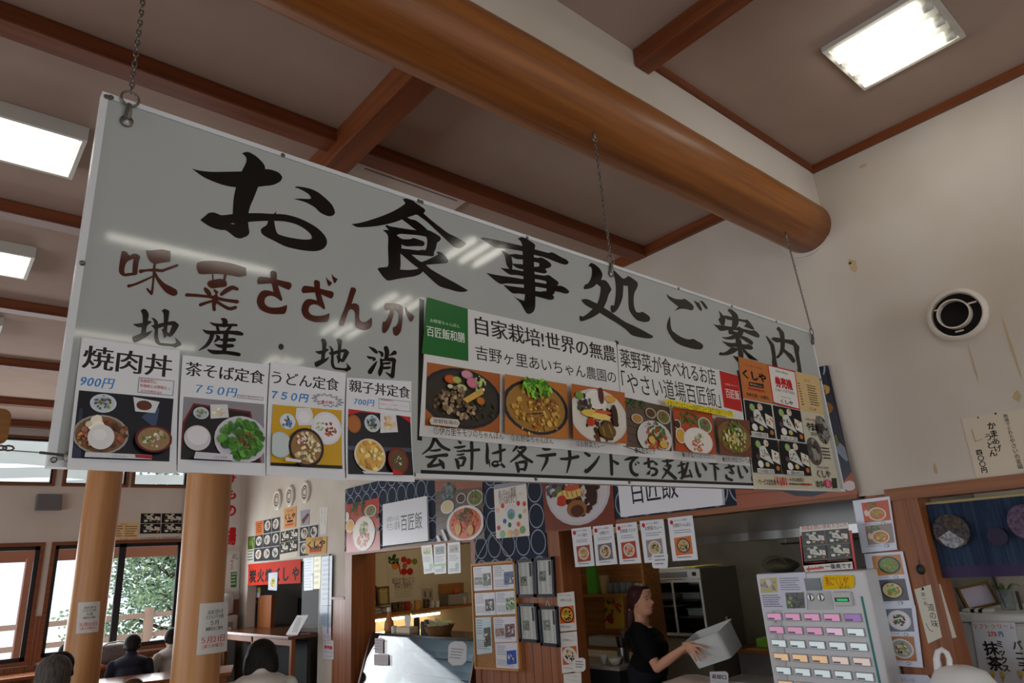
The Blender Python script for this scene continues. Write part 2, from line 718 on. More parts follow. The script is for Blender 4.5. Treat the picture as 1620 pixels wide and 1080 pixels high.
# unseen sides: glazed fronts the daylight comes through
mb = wall_cells(MB(), 'X',-6.2,-6.05,-5.2, YW,0, ZC,[(-1.0,9.0,0.5,2.7)])
structure(mb.build('wall_left', WALLW), 'side wall with a long window')
mb = wall_cells(MB(), 'Y',-5.2,-5.05,-6.2,7.2,0, ZC,[(-2.6,4.2,0.2,2.7)])
structure(mb.build('wall_back', WALLW), 'entrance wall with a wide glazed front')

# white fascia above the log
structure(box_obj('wall_fascia',(-6.05,1.602,3.70),(XW - 0.001,1.78, ZC - 0.001), WALL), 'white strip of wall above the log beam')

# log beam
rnd = random.Random(5)
pts = []
rad = []
for i in range(41):
    t = i / 40
    pts.append((-6.0 + t * (XW - 0.005 + 6.0),1.735 + 0.012 * math.sin(5 * t),3.665 + 0.01 * math.sin(7 * t + 1)))
    rad.append(0.168 + 0.004 * math.sin(11 * t) + 0.003 * rnd.random())
structure(MB().tube(pts, rad,40).build('trim_log_beam', LOGM, smooth=True, origin=pts[20]), 'thick round peeled log beam above the signboard')
# pale collar of plaster where the log enters the wall
structure(MB().tube([(XW - 0.012,1.745,3.665),(XW - 0.002,1.745,3.665)],0.178,40).build('trim_log_collar', WALLW), 'white collar round the end of the log beam')

# ceiling beams running along the hall
bi = 0
for y in (3.005,4.835,6.675,8.495,10.32,11.66):
    w = 0.125
    bi += 1
    o = MB().box((-6.05, y, ZB),(XW - 0.004, y + w, ZC - 0.002)).build('trim_beam_%d' % bi, BEAM_X, origin=(-1, y, ZB), bevel=0.006)
    structure(o, 'square brown ceiling beam')
structure(box_obj('trim_cross_beam',(1.455,1.86,3.915),(1.60, YW - 0.01, ZC - 0.003), BEAM_Y, bevel=0.008), 'brown cross beam under the ceiling running to the windows')
structure(box_obj('trim_rafter_near',(2.345,-5.0,3.98),(2.455,1.60, ZC - 0.003), BEAM_Y, bevel=0.006), 'brown ceiling beam in front of the log')
structure(box_obj('trim_fascia',(2.456,1.582,4.035),(XW - 0.03,1.601, ZC - 0.002), BEAM_X), 'thin brown trim along the top of the fascia')
structure(box_obj('trim_wall_near',(XW - 0.03,-5.0,4.03),(XW - 0.001,1.601, ZC - 0.002), BEAM_Y), 'brown trim between ceiling and right wall')
structure(box_obj('trim_wall_mid',(XW - 0.035,1.92,3.995),(XW - 0.001,3.004, ZC - 0.002), BEAM_Y), 'brown trim between ceiling and right wall beyond the log')
structure(box_obj('trim_wall_long',(XW - 0.035,3.14,3.995),(XW - 0.001, YW - 0.15, ZC - 0.002), BEAM_Y), 'brown trim along the ceiling of the shop wall')

# round pillars
for nm, x, y, r, lean, lb in (('trim_log_pillar_1',1.53,5.06,0.146,0.0, 'round peeled log pillar nearest the signboard'),('trim_log_pillar_2',1.50,8.70,0.172,0.02, 'round peeled log pillar in front of the window')):
    pts, rad = [],[]
    for i in range(25):
        t = i / 24
        pts.append((x + lean * t, y, t * 3.92))
        rad.append(r * (1.04 - 0.06 * t) + 0.003 * math.sin(9 * t + x))
    structure(MB().tube(pts, rad,36).build(nm, PILLM, smooth=True, origin=(x, y,0)), lb)

# faint water marks on the wall and the ceiling
mb = MB()
rnd = random.Random(8)
for (px, py, rx, rz) in ((1350,420,0.022,0.05),(1344,414,0.012,0.02),(1540,575,0.004,0.10),(1600,548,0.006,0.16),(1480,742,0.01,0.03),(1609,627,0.018,0.03),(1366,262,0.03,0.012)):
    c = onX(px, py, XW)
    pl = []
    for k in range(14):
        a = 2 * math.pi * k / 14
        s = 0.7 + 0.5 * rnd.random()
        pl.append((XW - 0.0015, c.y + rx * s * math.cos(a), c.z + rz * s * math.sin(a)))
    mb.add(pl,[tuple(range(14))])
o = mb.build('wall_stain', mat('wall_stain_tint',(190,168,130),0.9, spec=0.1))
structure(o, 'faint brown water marks on the wall')

# wainscot, posts and lintels of the shop wall
structure(box_obj('trim_wainscot_1',(XW - 0.02,4.44,0),(XW - 0.001,5.46,1.72), BOARDY), 'brown boarded wall between the two shop openings')
structure(box_obj('trim_wainscot_2',(XW - 0.02,8.17,0),(XW - 0.001,8.50,1.40), BOARDY), 'brown wainscot left of the drinks stall')
structure(box_obj('trim_wainscot_cap',(XW - 0.035,8.17,1.40),(XW - 0.001,8.50,1.43), TRIMY), 'wooden cap rail of the wainscot')
structure(box_obj('trim_post_kitchen',(XW - 0.03,4.285,0),(XW + 0.20,4.435,1.95), TRIMZ, bevel=0.004), 'wooden post left of the kitchen opening')
structure(box_obj('trim_post_stall',(XW - 0.03,7.98,0),(XW + 0.30,8.16,1.95), TRIMZ, bevel=0.004), 'wooden post left of the drinks stall')
structure(box_obj('trim_post_stall_right',(XW - 0.03,5.46,0),(XW + 0.25,5.54,1.95), TRIMZ, bevel=0.004), 'narrow wooden post right of the drinks stall')
structure(box_obj('trim_lintel_stall',(XW - 0.035,5.46,1.915),(XW + 0.20,8.17,1.95), TRIMY), 'wooden lintel over the drinks stall')
structure(box_obj('trim_lintel_kitchen',(XW - 0.035,1.76,1.925),(XW + 0.20,4.44,1.965), TRIMY), 'wooden lintel over the kitchen opening')
structure(box_obj('trim_post_door',(XW - 0.03,1.501,0),(XW + 0.16,1.72,1.93), TRIMZ, bevel=0.004), 'wooden post between the kitchen opening and the doorway')
structure(box_obj('trim_door_jamb',(XW - 0.04,1.44,0),(XW + 0.16,1.50,1.90), TRIMZ), 'brown jamb of the doorway')
structure(box_obj('trim_door_head',(XW - 0.045,-0.7,1.89),(XW + 0.16,1.60,1.955), TRIMY), 'brown lintel over the doorway')

# rooms behind the shop wall
CREAM = mat('stall_wall',(212,200,176),0.8, spec=0.2)
KWALL = mat('kitchen_wall',(120,118,112),0.5, noise=((3,3,3),(104,102,98),2))
structure(box_obj('wall_stall_back',(6.75,5.46,0),(6.9,8.70,2.6), CREAM), 'cream back wall of the drinks stall')
structure(box_obj('wall_stall_left',(XW + 0.141,8.70,0),(6.9,8.82,2.6), CREAM), 'side wall of the drinks stall')
structure(box_obj('wall_stall_right',(XW + 0.141,5.34,0),(6.9,5.459,2.6), CREAM), 'partition between drinks stall and kitchen')
structure(box_obj('wall_kitchen_back',(6.9,1.2,0),(7.0,5.46,2.7), KWALL), 'grey tiled back wall of the kitchen')
structure(box_obj('wall_kitchen_right',(XW + 0.17,1.60,0),(6.9,1.70,2.7), KWALL), 'side wall of the kitchen')
structure(box_obj('ceiling_kitchen',(XW + 0.141,1.2,2.62),(7.0,8.82,2.70), CREAM), 'low ceiling over kitchen and stall')
structure(box_obj('wall_pantry_back',(5.7,-1.6,0),(5.8,1.60,2.62), WALLW), 'white back wall behind the curtain')
structure(box_obj('wall_pantry_side',(XW + 0.14,-1.7,0),(5.8,-1.6,2.62), WALLW), 'side wall of the pantry')
structure(box_obj('ceiling_pantry',(XW + 0.141,-1.7,2.62),(5.8,1.199,2.70), WALLW), 'pantry ceiling')
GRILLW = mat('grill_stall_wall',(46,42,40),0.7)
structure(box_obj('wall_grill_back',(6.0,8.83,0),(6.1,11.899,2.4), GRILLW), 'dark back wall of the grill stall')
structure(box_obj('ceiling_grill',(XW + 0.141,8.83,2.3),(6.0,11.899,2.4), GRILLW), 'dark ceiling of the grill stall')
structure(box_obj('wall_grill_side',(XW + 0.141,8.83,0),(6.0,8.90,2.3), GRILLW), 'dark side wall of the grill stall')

# ------------------------------------------------------------------ windows of the far wall
ALU = mat('window_aluminium',(34,32,34),0.4,0.3)
GLASS = mat('window_glass',(245,250,250),0.02, trans=1.0, ior=1.05, spec=0.25)
TRIMX = wood('window_trim_wood',(132,78,46),(106,58,32), 'X',0.5)
for i,(x0, x1, z0, z1) in enumerate(W_LOW + W_UP):
    up = i >= len(W_LOW)
    root = thing('window_%d' % (i + 1), None, None,((x0 + x1) / 2, YW, z0))
    structure(root,('high window under the ceiling' if up else 'sliding window with dark frame'))
    t = 0.035 if up else 0.05
    mb = MB()
    for a, b in (((x0 - t, YW - 0.025, z0 - t),(x1 + t, YW + 0.03, z0)),((x0 - t, YW - 0.025, z1),(x1 + t, YW + 0.03, z1 + t)),((x0 - t, YW - 0.025, z0),(x0, YW + 0.03, z1)),((x1, YW - 0.025, z0),(x1 + t, YW + 0.03, z1))):
        mb.box(a, b)
    mb.build('window_trim', TRIMX, root)
    mb = MB()
    f = 0.022 if up else 0.05
    for a, b in (((x0, YW + 0.03, z0),(x1, YW + 0.09, z0 + f)),((x0, YW + 0.03, z1 - f),(x1, YW + 0.09, z1)),((x0, YW + 0.03, z0),(x0 + f, YW + 0.09, z1)),((x1 - f, YW + 0.03, z0),(x1, YW + 0.09, z1))):
        mb.box(a, b)
    if not up:
        xm = (x0 + x1) / 2 + 0.02
        mb.box((xm - 0.045, YW + 0.03, z0),(xm + 0.045, YW + 0.10, z1))
        mb.box((xm - 0.055, YW + 0.005, z0 + 0.62),(xm - 0.03, YW + 0.03, z0 + 0.72))
    mb.build('window_frame', ALU, root)
    MB().box((x0, YW + 0.065, z0),(x1, YW + 0.069, z1)).build('glass_pane', GLASS, root)
structure(box_obj('trim_wainscot_far',(-6.0, YW - 0.02,0),(XW - 0.03, YW - 0.001,0.80), BOARDX), 'brown wainscot under the windows')
structure(box_obj('trim_wainscot_pier',(1.432, YW - 0.022,0.80),(1.508, YW - 0.001,1.42), BOARDX), 'brown boards on the pier between the windows')
structure(box_obj('trim_wainscot_corner',(3.32, YW - 0.022,0.80),(XW - 0.01, YW - 0.001,1.42), BOARDX), 'brown boards in the far corner')

# ------------------------------------------------------------------ outside
DECK = mat('pale_deck',(225,220,210),0.8)
structure(box_obj('ground',(-14, YW + 0.2,-0.4),(18,40,-0.15), DECK), 'bright paved terrace outside the windows')
SOFFIT = mat('eave_soffit',(226,226,222),0.7)
structure(box_obj('roof_eave',(-6.2, YW + 0.16,4.3),(7.2, YW + 0.5,4.4), SOFFIT), 'pale underside of the eaves outside')
structure(box_obj('roof_porch_beam',(-6.2, YW + 1.5,2.20),(7.2, YW + 1.62,2.62), mat('porch_wood',(128,74,52),0.6)), 'brown porch beam outside')
# ------------------------------------------------------------------ the hanging signboard
SIGNM = mat('sign_enamel',(174,179,176),0.055, spec=0.5, noise=((0.8,0.8,0.8),(166,171,169),2,0.4,0.7))
ALUW = mat('sign_edge',(214,218,220),0.3)
VINYL = mat('black_vinyl',(14,14,14),0.09, spec=0.5)
BROWNV = mat('brown_vinyl',(72,26,14),0.09, spec=0.5)
STEEL = mat('zinc_steel',(120,118,112),0.35,0.9)

sx0, sx1, sz0, sz1 = 0.187,3.797,1.950,2.860
sign = thing('hanging_signboard', 'long white signboard with big black brush lettering hanging from the log beam on chains', 'signboard',((sx0 + sx1) / 2, YS, sz0))
MB().box((sx0, YS, sz0),(sx1, YS + 0.022, sz1)).build('panel', SIGNM, sign)
e = 0.010
mb = MB()
mb.box((sx0 - 0.004, YS - 0.004, sz1 - e),(sx1 + 0.004, YS + 0.026, sz1 + 0.004))
mb.box((sx0 - 0.004, YS - 0.004, sz0 - 0.004),(sx1 + 0.004, YS + 0.026, sz0 + e))
mb.box((sx0 - 0.004, YS - 0.004, sz0 + e),(sx0 + e, YS + 0.026, sz1 - e))
mb.box((sx1 - e, YS - 0.004, sz0 + e),(sx1 + 0.004, YS + 0.026, sz1 - e))
mb.build('edge_frame', ALUW, sign)
for (px, py) in ((168,153),(176,151),(448,238),(662,304),(667,306),(833,363),(1072,447),(1157,481),(1228,508),(124,415),(77,727),(648,760),(655,761),(848,765),(996,769),(1298,600),(1313,690)):
    q = onY(px, py, YS - 0.004)
    q.x = min(max(q.x, sx0 + 0.006), sx1 - 0.006)
    q.z = min(max(q.z, sz0 + 0.006), sz1 - 0.006)
    MB().lathe(q,[(0.0065,0),(0.0065,0.002),(0.004,0.004),(0.0001,0.004)],10,(0,-1,0)).build('screw', STEEL, sign)


def spline(pts, n=5):
    """closed Catmull-Rom through an outline; sharp turns stay sharp"""
    m, out = len(pts),[]
    P = [Vector((p[0], p[1])) for p in pts]
    def corner(i):
        a, b = P[i] - P[i - 1], P[(i + 1) % m] - P[i]
        return a.length > 1e-6 and b.length > 1e-6 and a.angle(b) > 0.95
    cs = [corner(i) for i in range(m)]
    for i in range(m):
        p0, p1, p2, p3 = P[i - 1], P[i], P[(i + 1) % m], P[(i + 2) % m]
        if cs[i]:
            p0 = p1 * 2 - p2 if False else p1
        if cs[(i + 1) % m]:
            p3 = p2
        for k in range(n):
            t = k / n
            q = 0.5 * ((2 * p1) + (p2 - p0) * t + (2 * p0 - 5 * p1 + 4 * p2 - p3) * t * t + (3 * p1 - p0 - 3 * p2 + p3) * t * t * t)
            out.append((q.x, q.y))
    return out


def stroke(pts, n=5):
    """brush stroke: centre line with half widths -> outline"""
    P = [Vector(p) for p in pts]
    m = len(P)
    C = []
    for i in range(m - 1):
        p0, p1, p2, p3 = P[max(i - 1,0)], P[i], P[i + 1], P[min(i + 2, m - 1)]
        for k in range(n):
            t = k / n
            C.append(0.5 * ((2 * p1) + (p2 - p0) * t + (2 * p0 - 5 * p1 + 4 * p2 - p3) * t * t + (3 * p1 - p0 - 3 * p2 + p3) * t * t * t))
    C.append(P[-1])
    L, R = [],[]
    for i, c in enumerate(C):
        a, b = C[max(i - 1,0)], C[min(i + 1, len(C) - 1)]
        t = Vector((b.x - a.x, b.y - a.y)).normalized()
        nn = Vector((-t.y, t.x)) * max(c.z,1.0)
        L.append((c.x + nn.x, c.y + nn.y))
        R.append((c.x - nn.x, c.y - nn.y))
    def cap(c, t, w, s):
        return [(c.x + t.x * w * math.sin(a) + (-t.y) * w * math.cos(a) * s, c.y + t.y * w * math.sin(a) + t.x * w * math.cos(a) * s) for a in (math.pi * 0.2, math.pi * 0.4, math.pi * 0.6, math.pi * 0.8)]
    t1 = Vector((C[-1].x - C[-2].x, C[-1].y - C[-2].y)).normalized()
    t0 = Vector((C[0].x - C[1].x, C[0].y - C[1].y)).normalized()
    return L + cap(C[-1], t1, C[-1].z * 0.8,1) + R[::-1] + cap(C[0], t0, C[0].z * 0.8,1)


class Lettering:
    def __init__(self):
        self.mb, self.d = MB(),0.0006

    def put(self, R, outer, holes=(), smooth=True, k=None):
        loops = [spline(outer) if smooth else list(outer)] + [spline(h) if smooth else list(h) for h in holes]
        f = k or (lambda x, y: (x, y))
        L3 = []
        for lp in loops:
            L3.append([onY(*R(*f(*q)), YS) for q in lp])
        flat = [[Vector((p.x, p.z,0)) for p in lp] for lp in L3]
        tris = tessellate_polygon(flat)
        vs = [(p.x, YS - self.d, p.z) for lp in L3 for p in lp]
        self.mb.add(vs, tris)
        self.d += 0.00004
        return self

    def strokes(self, R, lst, k=None):
        for s in lst:
            self.put(R, stroke(s), smooth=False, k=k)
        return self


T = Lettering()
# o
R = reg(290,230,6)
T.put(R,[(555,75),(600,62),(640,72),(700,110),(745,155),(770,190),(777,225),(830,230),(900,255),(930,285),(938,305),(925,335),(890,360),(840,378),(780,385),(710,393),(690,445),(660,520),(635,575),(618,643),(720,643),(820,648),(858,648),(885,622),(878,650),(960,655),(1060,678),(1160,718),(1260,775),(1330,840),(1362,900),(1355,950),(1320,985),(1260,1002),(1170,1000),(1060,982),(960,955),(860,905),(780,865),(740,830),(736,795),(760,775),(790,755),(805,716),(700,720),(615,727),(618,770),(626,825),(610,855),(570,875),(535,883),(490,870),(445,835),(400,805),(350,802),(270,778),(200,738),(160,707),(200,675),(240,642),(290,637),(340,655),(370,662),(468,652),(470,600),(478,500),(498,397),(440,390),(370,373),(290,345),(200,305),(140,265),(82,220),(150,238),(250,250),(400,250),(552,247),(580,195),(597,155),(597,120),(580,95)],
      [[(862,716),(960,722),(1060,745),(1140,785),(1200,835),(1220,870),(1212,887),(1180,893),(1110,890),(1000,872),(920,850),(890,830),(872,780)],[(445,742),(475,738),(488,750)]])
T.put(R,[(1058,400),(1075,390),(1130,395),(1200,410),(1270,440),(1330,485),(1390,540),(1425,590),(1440,640),(1420,665),(1380,672),(1330,655),(1290,630),(1250,590),(1200,560),(1160,540),(1100,522),(1045,508),(1110,505),(1195,508),(1212,498),(1190,465),(1140,432),(1090,408)])
# food
R = reg(550,310,6.75)
T.put(R,[(587,35),(620,28),(670,30),(720,70),(780,110),(820,140),(825,165),(808,185),(900,265),(990,335),(1070,395),(1150,435),(1220,475),(1268,505),(1230,540),(1190,555),(1140,545),(1090,505),(1000,420),(930,355),(850,280),(790,235),(735,200),(690,212),(635,230),(680,250),(720,258),(770,290),(830,340),(850,362),(880,372),(940,405),(985,435),(995,465),(975,485),(955,500),(940,560),(920,610),(925,630),(905,645),(860,640),(760,632),(680,625),(735,670),(785,702),(840,685),(905,655),(950,632),(965,620),(945,600),(975,595),(1010,610),(1050,650),(1075,690),(1060,715),(1000,722),(920,728),(835,735),(880,775),(960,825),(1060,880),(1170,940),(1285,1008),(1245,1023),(1170,1020),(1080,995),(990,968),(930,925),(870,870),(800,805),(780,830),(720,855),(640,868),(550,882),(440,903),(400,885),(360,840),(318,780),(340,765),(420,758),(435,720),(430,560),(432,440),(410,395),(375,365),(400,362),(438,365),(400,320),(420,307),(450,322),(550,340),(650,355),(735,365),(690,335),(640,295),(580,250),(500,280),(400,305),(300,322),(200,332),(105,333),(70,318),(38,300),(130,287),(260,250),(380,208),(480,165),(560,120),(615,80),(605,60)],
      [[(522,420),(560,405),(640,410),(760,420),(835,435),(848,470),(843,540),(830,578),(790,575),(750,580),(650,568),(573,560),(575,515),(600,530),(640,538),(720,535),(800,535),(822,512),(810,485),(760,465),(700,448),(670,460),(590,460),(550,440)],
       [(562,615),(600,645),(680,715),(755,772),(730,782),(650,790),(558,785),(565,730)]])
# matter
R = reg(750,365,7.714)
T.put(R,[(532,97),(560,83),(605,82),(660,112),(720,150),(745,180),(738,220),(728,300),(735,500),(745,650),(747,800),(745,920),(730,975),(700,1005),(665,1015),(635,1000),(610,960),(570,890),(520,835),(472,793),(530,825),(610,853),(620,775),(605,650),(592,300),(590,200),(578,150),(560,120)])
T.put(R,[(78,92),(110,83),(180,92),(350,130),(500,165),(600,188),(740,226),(900,268),(940,262),(980,275),(1060,320),(1130,355),(1153,385),(1140,405),(1100,412),(1000,380),(860,325),(730,292),(600,252),(480,230),(380,215),(280,208),(220,180),(150,135)])
T.put(R,[(330,240),(370,255),(420,285),(450,285),(462,360),(468,400),(465,470),(430,465),(395,415),(385,370),(370,300)])
T.put(R,[(430,290),(500,283),(600,297),(600,350),(520,345),(465,320)])
T.put(R,[(725,322),(780,332),(815,325),(870,350),(930,395),(942,425),(925,447),(880,460),(868,475),(888,490),(885,510),(860,520),(800,512),(730,497),(730,440),(780,436),(793,435),(795,395),(725,377)])
T.put(R,[(462,400),(530,405),(600,410),(600,470),(550,462),(500,440)])
T.put(R,[(320,452),(400,462),(500,475),(610,497),(610,558),(520,540),(440,535),(380,500)])
T.put(R,[(148,512),(220,530),(350,552),(480,570),(612,592),(612,655),(500,648),(400,642),(330,650),(280,625),(210,570)])
T.put(R,[(733,530),(800,540),(860,547),(905,540),(960,575),(1020,620),(1030,645),(1012,672),(1060,672),(1120,700),(1160,740),(1150,760),(1110,767),(1050,750),(985,738),(975,765),(955,785),(970,800),(975,825),(955,840),(910,842),(840,822),(738,797),(738,735),(815,742),(850,735),(880,740),(885,705),(738,680),(738,625),(880,648),(880,630),(865,612),(735,585)])
T.put(R,[(355,658),(420,672),(520,685),(620,698),(620,775),(540,765),(475,765),(420,725)])
# place
R = reg(905,405,7.714)
T.put(R,[(197,125),(215,95),(240,85),(290,112),(340,160),(368,220),(362,265),(350,290),(400,295),(430,320),(460,365),(482,410),(465,435),(445,470),(420,550),(385,630),(450,670),(560,745),(650,805),(740,845),(850,900),(940,950),(988,975),(975,998),(920,1004),(820,990),(730,965),(690,930),(640,885),(540,815),(430,750),(335,692),(280,730),(210,765),(120,795),(92,780),(90,740),(100,727),(130,740),(190,700),(250,645),(200,620),(150,585),(108,538),(140,525),(190,527),(250,555),(305,580),(330,510),(345,430),(347,375),(298,340),(260,375),(210,397),(150,405),(140,390),(155,350),(190,335),(225,280),(240,220),(240,160),(225,132)])
T.put(R,[(447,180),(475,170),(515,180),(560,220),(615,272),(650,268),(680,243),(720,262),(790,315),(800,350),(790,390),(760,450),(750,520),(755,610),(775,670),(790,685),(830,690),(855,680),(900,705),(940,735),(950,765),(935,795),(890,805),(840,798),(790,780),(745,735),(700,665),(688,600),(685,480),(680,365),(625,360),(620,450),(610,520),(580,600),(545,660),(510,690),(485,690),(470,660),(468,615),(485,600),(510,605),(522,540),(532,440),(530,340),(515,260),(490,215)])
# go
R = reg(1040,455,9.82)
T.put(R,[(138,95),(180,130),(250,165),(320,180),(390,182),(415,168),(450,190),(510,235),(550,275),(562,310),(550,340),(525,352),(480,340),(420,328),(360,328),(300,345),(258,368),(290,335),(325,295),(290,270),(230,220),(170,165)])
T.put(R,[(195,440),(200,520),(205,590),(225,660),(260,695),(330,745),(400,780),(460,800),(515,803),(555,795),(610,825),(680,865),(708,900),(700,935),(680,955),(640,960),(560,950),(460,925),(360,890),(270,835),(210,760),(165,680),(145,620),(152,550),(170,490)])
T.put(R,[(562,205),(590,210),(625,235),(642,225),(650,245),(662,268),(685,315),(688,350),(680,362),(655,345),(620,300),(590,245)])
T.put(R,[(650,212),(675,205),(710,220),(745,260),(772,300),(775,330),(760,335),(730,310),(700,265),(675,232)])
# an
R = reg(1120,480,10.8)
for q in ([(175,120),(210,150),(250,195),(290,260),(290,310),(275,375),(220,360),(190,300),(175,265),(205,235),(200,180)],
          [(332,115),(350,95),(380,92),(440,130),(490,180),(515,235),(520,330),(500,385),(475,415),(400,430),(410,350),(415,260),(400,195),(360,145)],
          [(255,207),(330,210),(430,235),(520,258),(630,278),(660,270),(700,305),(750,370),(790,435),(765,445),(700,425),(610,390),(650,350),(640,325),(560,305),(510,295),(420,290),(330,275),(295,255)],
          [(85,350),(140,365),(250,375),(380,395),(480,412),(525,395),(590,430),(740,462),(780,455),(840,495),(875,540),(875,570),(850,582),(780,560),(690,520),(600,480),(500,460),(350,452),(215,468),(150,410)],
          [(345,440),(430,445),(430,470),(500,495),(520,460),(600,440),(605,480),(590,530),(575,548),(640,570),(700,600),(760,650),(768,690),(745,712),(690,680),(600,620),(530,585),(470,600),(400,615),(320,612),(270,598),(230,572),(300,575),(370,560),(430,530),(370,525),(350,500)],
          [(230,635),(300,660),(400,675),(480,672),(565,690),(650,700),(690,695),(750,730),(768,760),(745,788),(680,785),(560,765),(440,740),(370,745),(310,710)],
          [(470,590),(525,588),(560,630),(575,690),(580,790),(600,850),(598,1000),(520,1000),(510,790),(480,700)],
          [(400,740),(510,765),(500,800),(430,850),(340,880),(250,888),(190,880),(182,860),(205,830),(260,840),(330,805)],
          [(580,760),(620,780),(690,845),(770,910),(860,980),(780,965),(700,940),(650,880),(600,820)],
          [(420,885),(460,900),(515,915),(515,1005),(480,970),(450,930)]):
    T.put(R, q)
# nai
R = reg(1200,505,10.8)
T.put(R,[(118,275),(150,300),(200,355),(250,420),(268,460),(285,570),(300,690),(325,830),(240,820),(228,740),(232,650),(220,560),(195,440),(150,350)])
T.put(R,[(212,335),(250,308),(330,315),(450,338),(550,352),(580,345),(610,365),(660,430),(690,460),(692,520),(685,570),(700,680),(720,800),(740,940),(660,915),(600,895),(550,865),(660,895),(665,850),(650,740),(620,580),(595,450),(500,412),(380,390),(300,392)])
T.put(R,[(302,170),(320,135),(350,130),(390,175),(430,230),(442,320),(445,440),(440,510),(480,540),(520,570),(560,595),(610,670),(627,715),(605,745),(575,735),(520,665),(425,555),(390,610),(330,665),(300,660),(295,640),(340,590),(370,500),(372,380),(365,280),(345,215)])
T.mb.build('title_lettering', VINYL, sign)

# shop name in brown
T = Lettering()
R = reg(180,385,7.364)
T.put(R,[(90,95),(110,87),(150,100),(175,130),(195,140),(210,125),(260,120),(295,140),(310,160),(295,200),(280,290),(275,345),(262,365),(200,375),(150,382),(105,378),(70,350),(58,310),(68,220),(80,150)],
      [[(140,240),(170,205),(230,180),(220,250),(215,340),(130,350),(122,315)]])
T.put(R,[(372,80),(450,80),(560,70),(660,90),(662,160),(655,215),(600,222),(540,230),(490,240),(440,225),(405,190),(385,140)])
T.strokes(R,[[(478,235,14),(470,290,16),(465,370,14),(458,450,12),(448,540,14),(438,590,16)],[(440,590,14),(410,555,14),(385,525,10)],
              [(308,327,24),(370,315,14),(470,310,18),(560,318,18),(600,305,16),(740,255,16)],[(460,380,8),(400,410,12),(300,455,14),(220,485,14),(170,497,20)],
              [(475,340,14),(510,410,20),(570,485,30),(640,540,45),(710,575,42)]])
T.put(R,[(970,225),(1040,205),(1200,205),(1380,235),(1540,285),(1545,375),(1460,390),(1340,370),(1180,355),(1010,358),(975,320),(962,270)])
T.put(R,[(1085,465),(1110,435),(1190,418),(1240,412),(1300,430),(1318,475),(1300,505),(1220,515),(1145,525),(1100,500)])
T.strokes(R,[[(1150,350,8),(1155,435,10)],[(1300,350,16),(1285,435,16)],[(1060,525,18),(1090,560,28),(1120,600,22)],[(1170,545,14),(1200,575,20)],[(1250,595,20),(1310,550,28),(1380,515,25),(1440,535,18)],
              [(845,600,20),(950,605,18),(1100,620,16),(1180,635,22),(1300,660,18),(1440,680,22)],[(1190,605,22),(1180,650,35),(1165,720,22),(1170,775,20)],[(1150,670,14),(1080,690,16),(1005,718,20)],[(1200,680,16),(1280,730,18),(1350,760,20),(1420,745,20)]])
R = reg(395,415,9.82)
SA = [[(135,235),(180,222),(330,243),(420,265),(530,292),(620,312),(648,345),(640,390),(615,425),(590,422),(500,385),(430,355),(340,330),(240,333),(130,340),(112,290)],
      [(318,150),(345,130),(385,138),(415,165),(420,260),(435,350),(465,450),(500,555),(500,595),(480,598),(440,565),(380,530),(310,518),(250,545),(228,600),(240,650),(290,690),(370,703),(470,695),(578,660),(575,720),(560,770),(530,800),(440,805),(330,800),(220,765),(150,715),(112,630),(115,560),(145,490),(190,445),(250,433),(320,445),(370,460),(340,330),(325,240)]]
for q in SA:
    T.put(R, q)
    T.put(R, q, k=lambda x, y: (805 + (x - 112) * 0.928,275 + (y - 130) * 0.972))
T.put(R,[(1180,225),(1215,270),(1280,320),(1235,375),(1210,340)])
T.put(R,[(1268,178),(1305,225),(1365,260),(1325,325),(1300,300)])
R = reg(530,440,10.8)
T.put(R,[(262,185),(285,158),(330,165),(358,205),(330,290),(278,440),(320,430),(370,440),(405,480),(412,560),(408,660),(430,725),(480,748),(540,735),(620,670),(630,740),(620,820),(580,865),(500,887),(420,875),(365,840),(342,780),(340,620),(325,565),(285,530),(245,545),(210,610),(150,790),(125,815),(85,805),(65,770),(110,640),(190,430)])
T.put(R,[(845,460),(860,430),(950,425),(1040,432),(1110,455),(1150,490),(1158,560),(1150,700),(1130,870),(1110,930),(1070,975),(1040,985),(1000,960),(985,890),(985,840),(1030,820),(1070,760),(1085,660),(1080,600),(1050,555),(1010,545),(990,650),(950,780),(900,885),(850,940),(815,930),(800,890),(805,800),(815,740),(850,745),(890,690),(930,600),(945,545),(870,550),(845,510)])
T.put(R,[(1200,500),(1215,500),(1250,570),(1345,645),(1335,700),(1300,748),(1270,725),(1240,660),(1210,570)])
T.mb.build('shop_name_lettering', BROWNV, sign)

# slogan
T = Lettering()
R = reg(430,520,7.714)
CHI = [[(595,135),(620,115),(650,130),(670,180),(660,240),(690,245),(695,260),(655,295),(645,365),(705,340),(670,390),(600,440),(545,470),(525,450),(520,410),(550,395),(600,370),(605,310),(565,305),(525,275),(570,270),(615,262),(612,180)],
       [(690,210),(720,215),(750,250),(750,275),(800,262),(880,245),(910,250),(945,285),(920,340),(880,400),(850,408),(825,385),(812,340),(855,370),(880,290),(840,290),(755,320),(755,420),(775,470),(890,480),(920,460),(905,410),(960,470),(965,495),(910,525),(880,510),(770,495),(730,460),(718,400),(722,330),(690,295),(720,280),(712,240)],
       [(785,135),(815,115),(850,135),(855,160),(840,290),(830,400),(805,422),(800,380),(785,330),(803,320),(805,180)]]
for RR, kk in ((reg(205,480,8.526), lambda x, y: (35 + (x - 520) * 1.49,70 + (y - 115) * 1.293)),(R, None)):
    T = Lettering()
    for q in CHI:
        T.put(RR, q, k=kk)
    T.mb.build('slogan_character', VINYL, sign)
T = Lettering()
T.put(R,[(112 + 33 * math.cos(a * 0.524),220 + 38 * math.sin(a * 0.524)) for a in range(12)])
T.mb.build('slogan_dot', VINYL, sign)
T = Lettering()
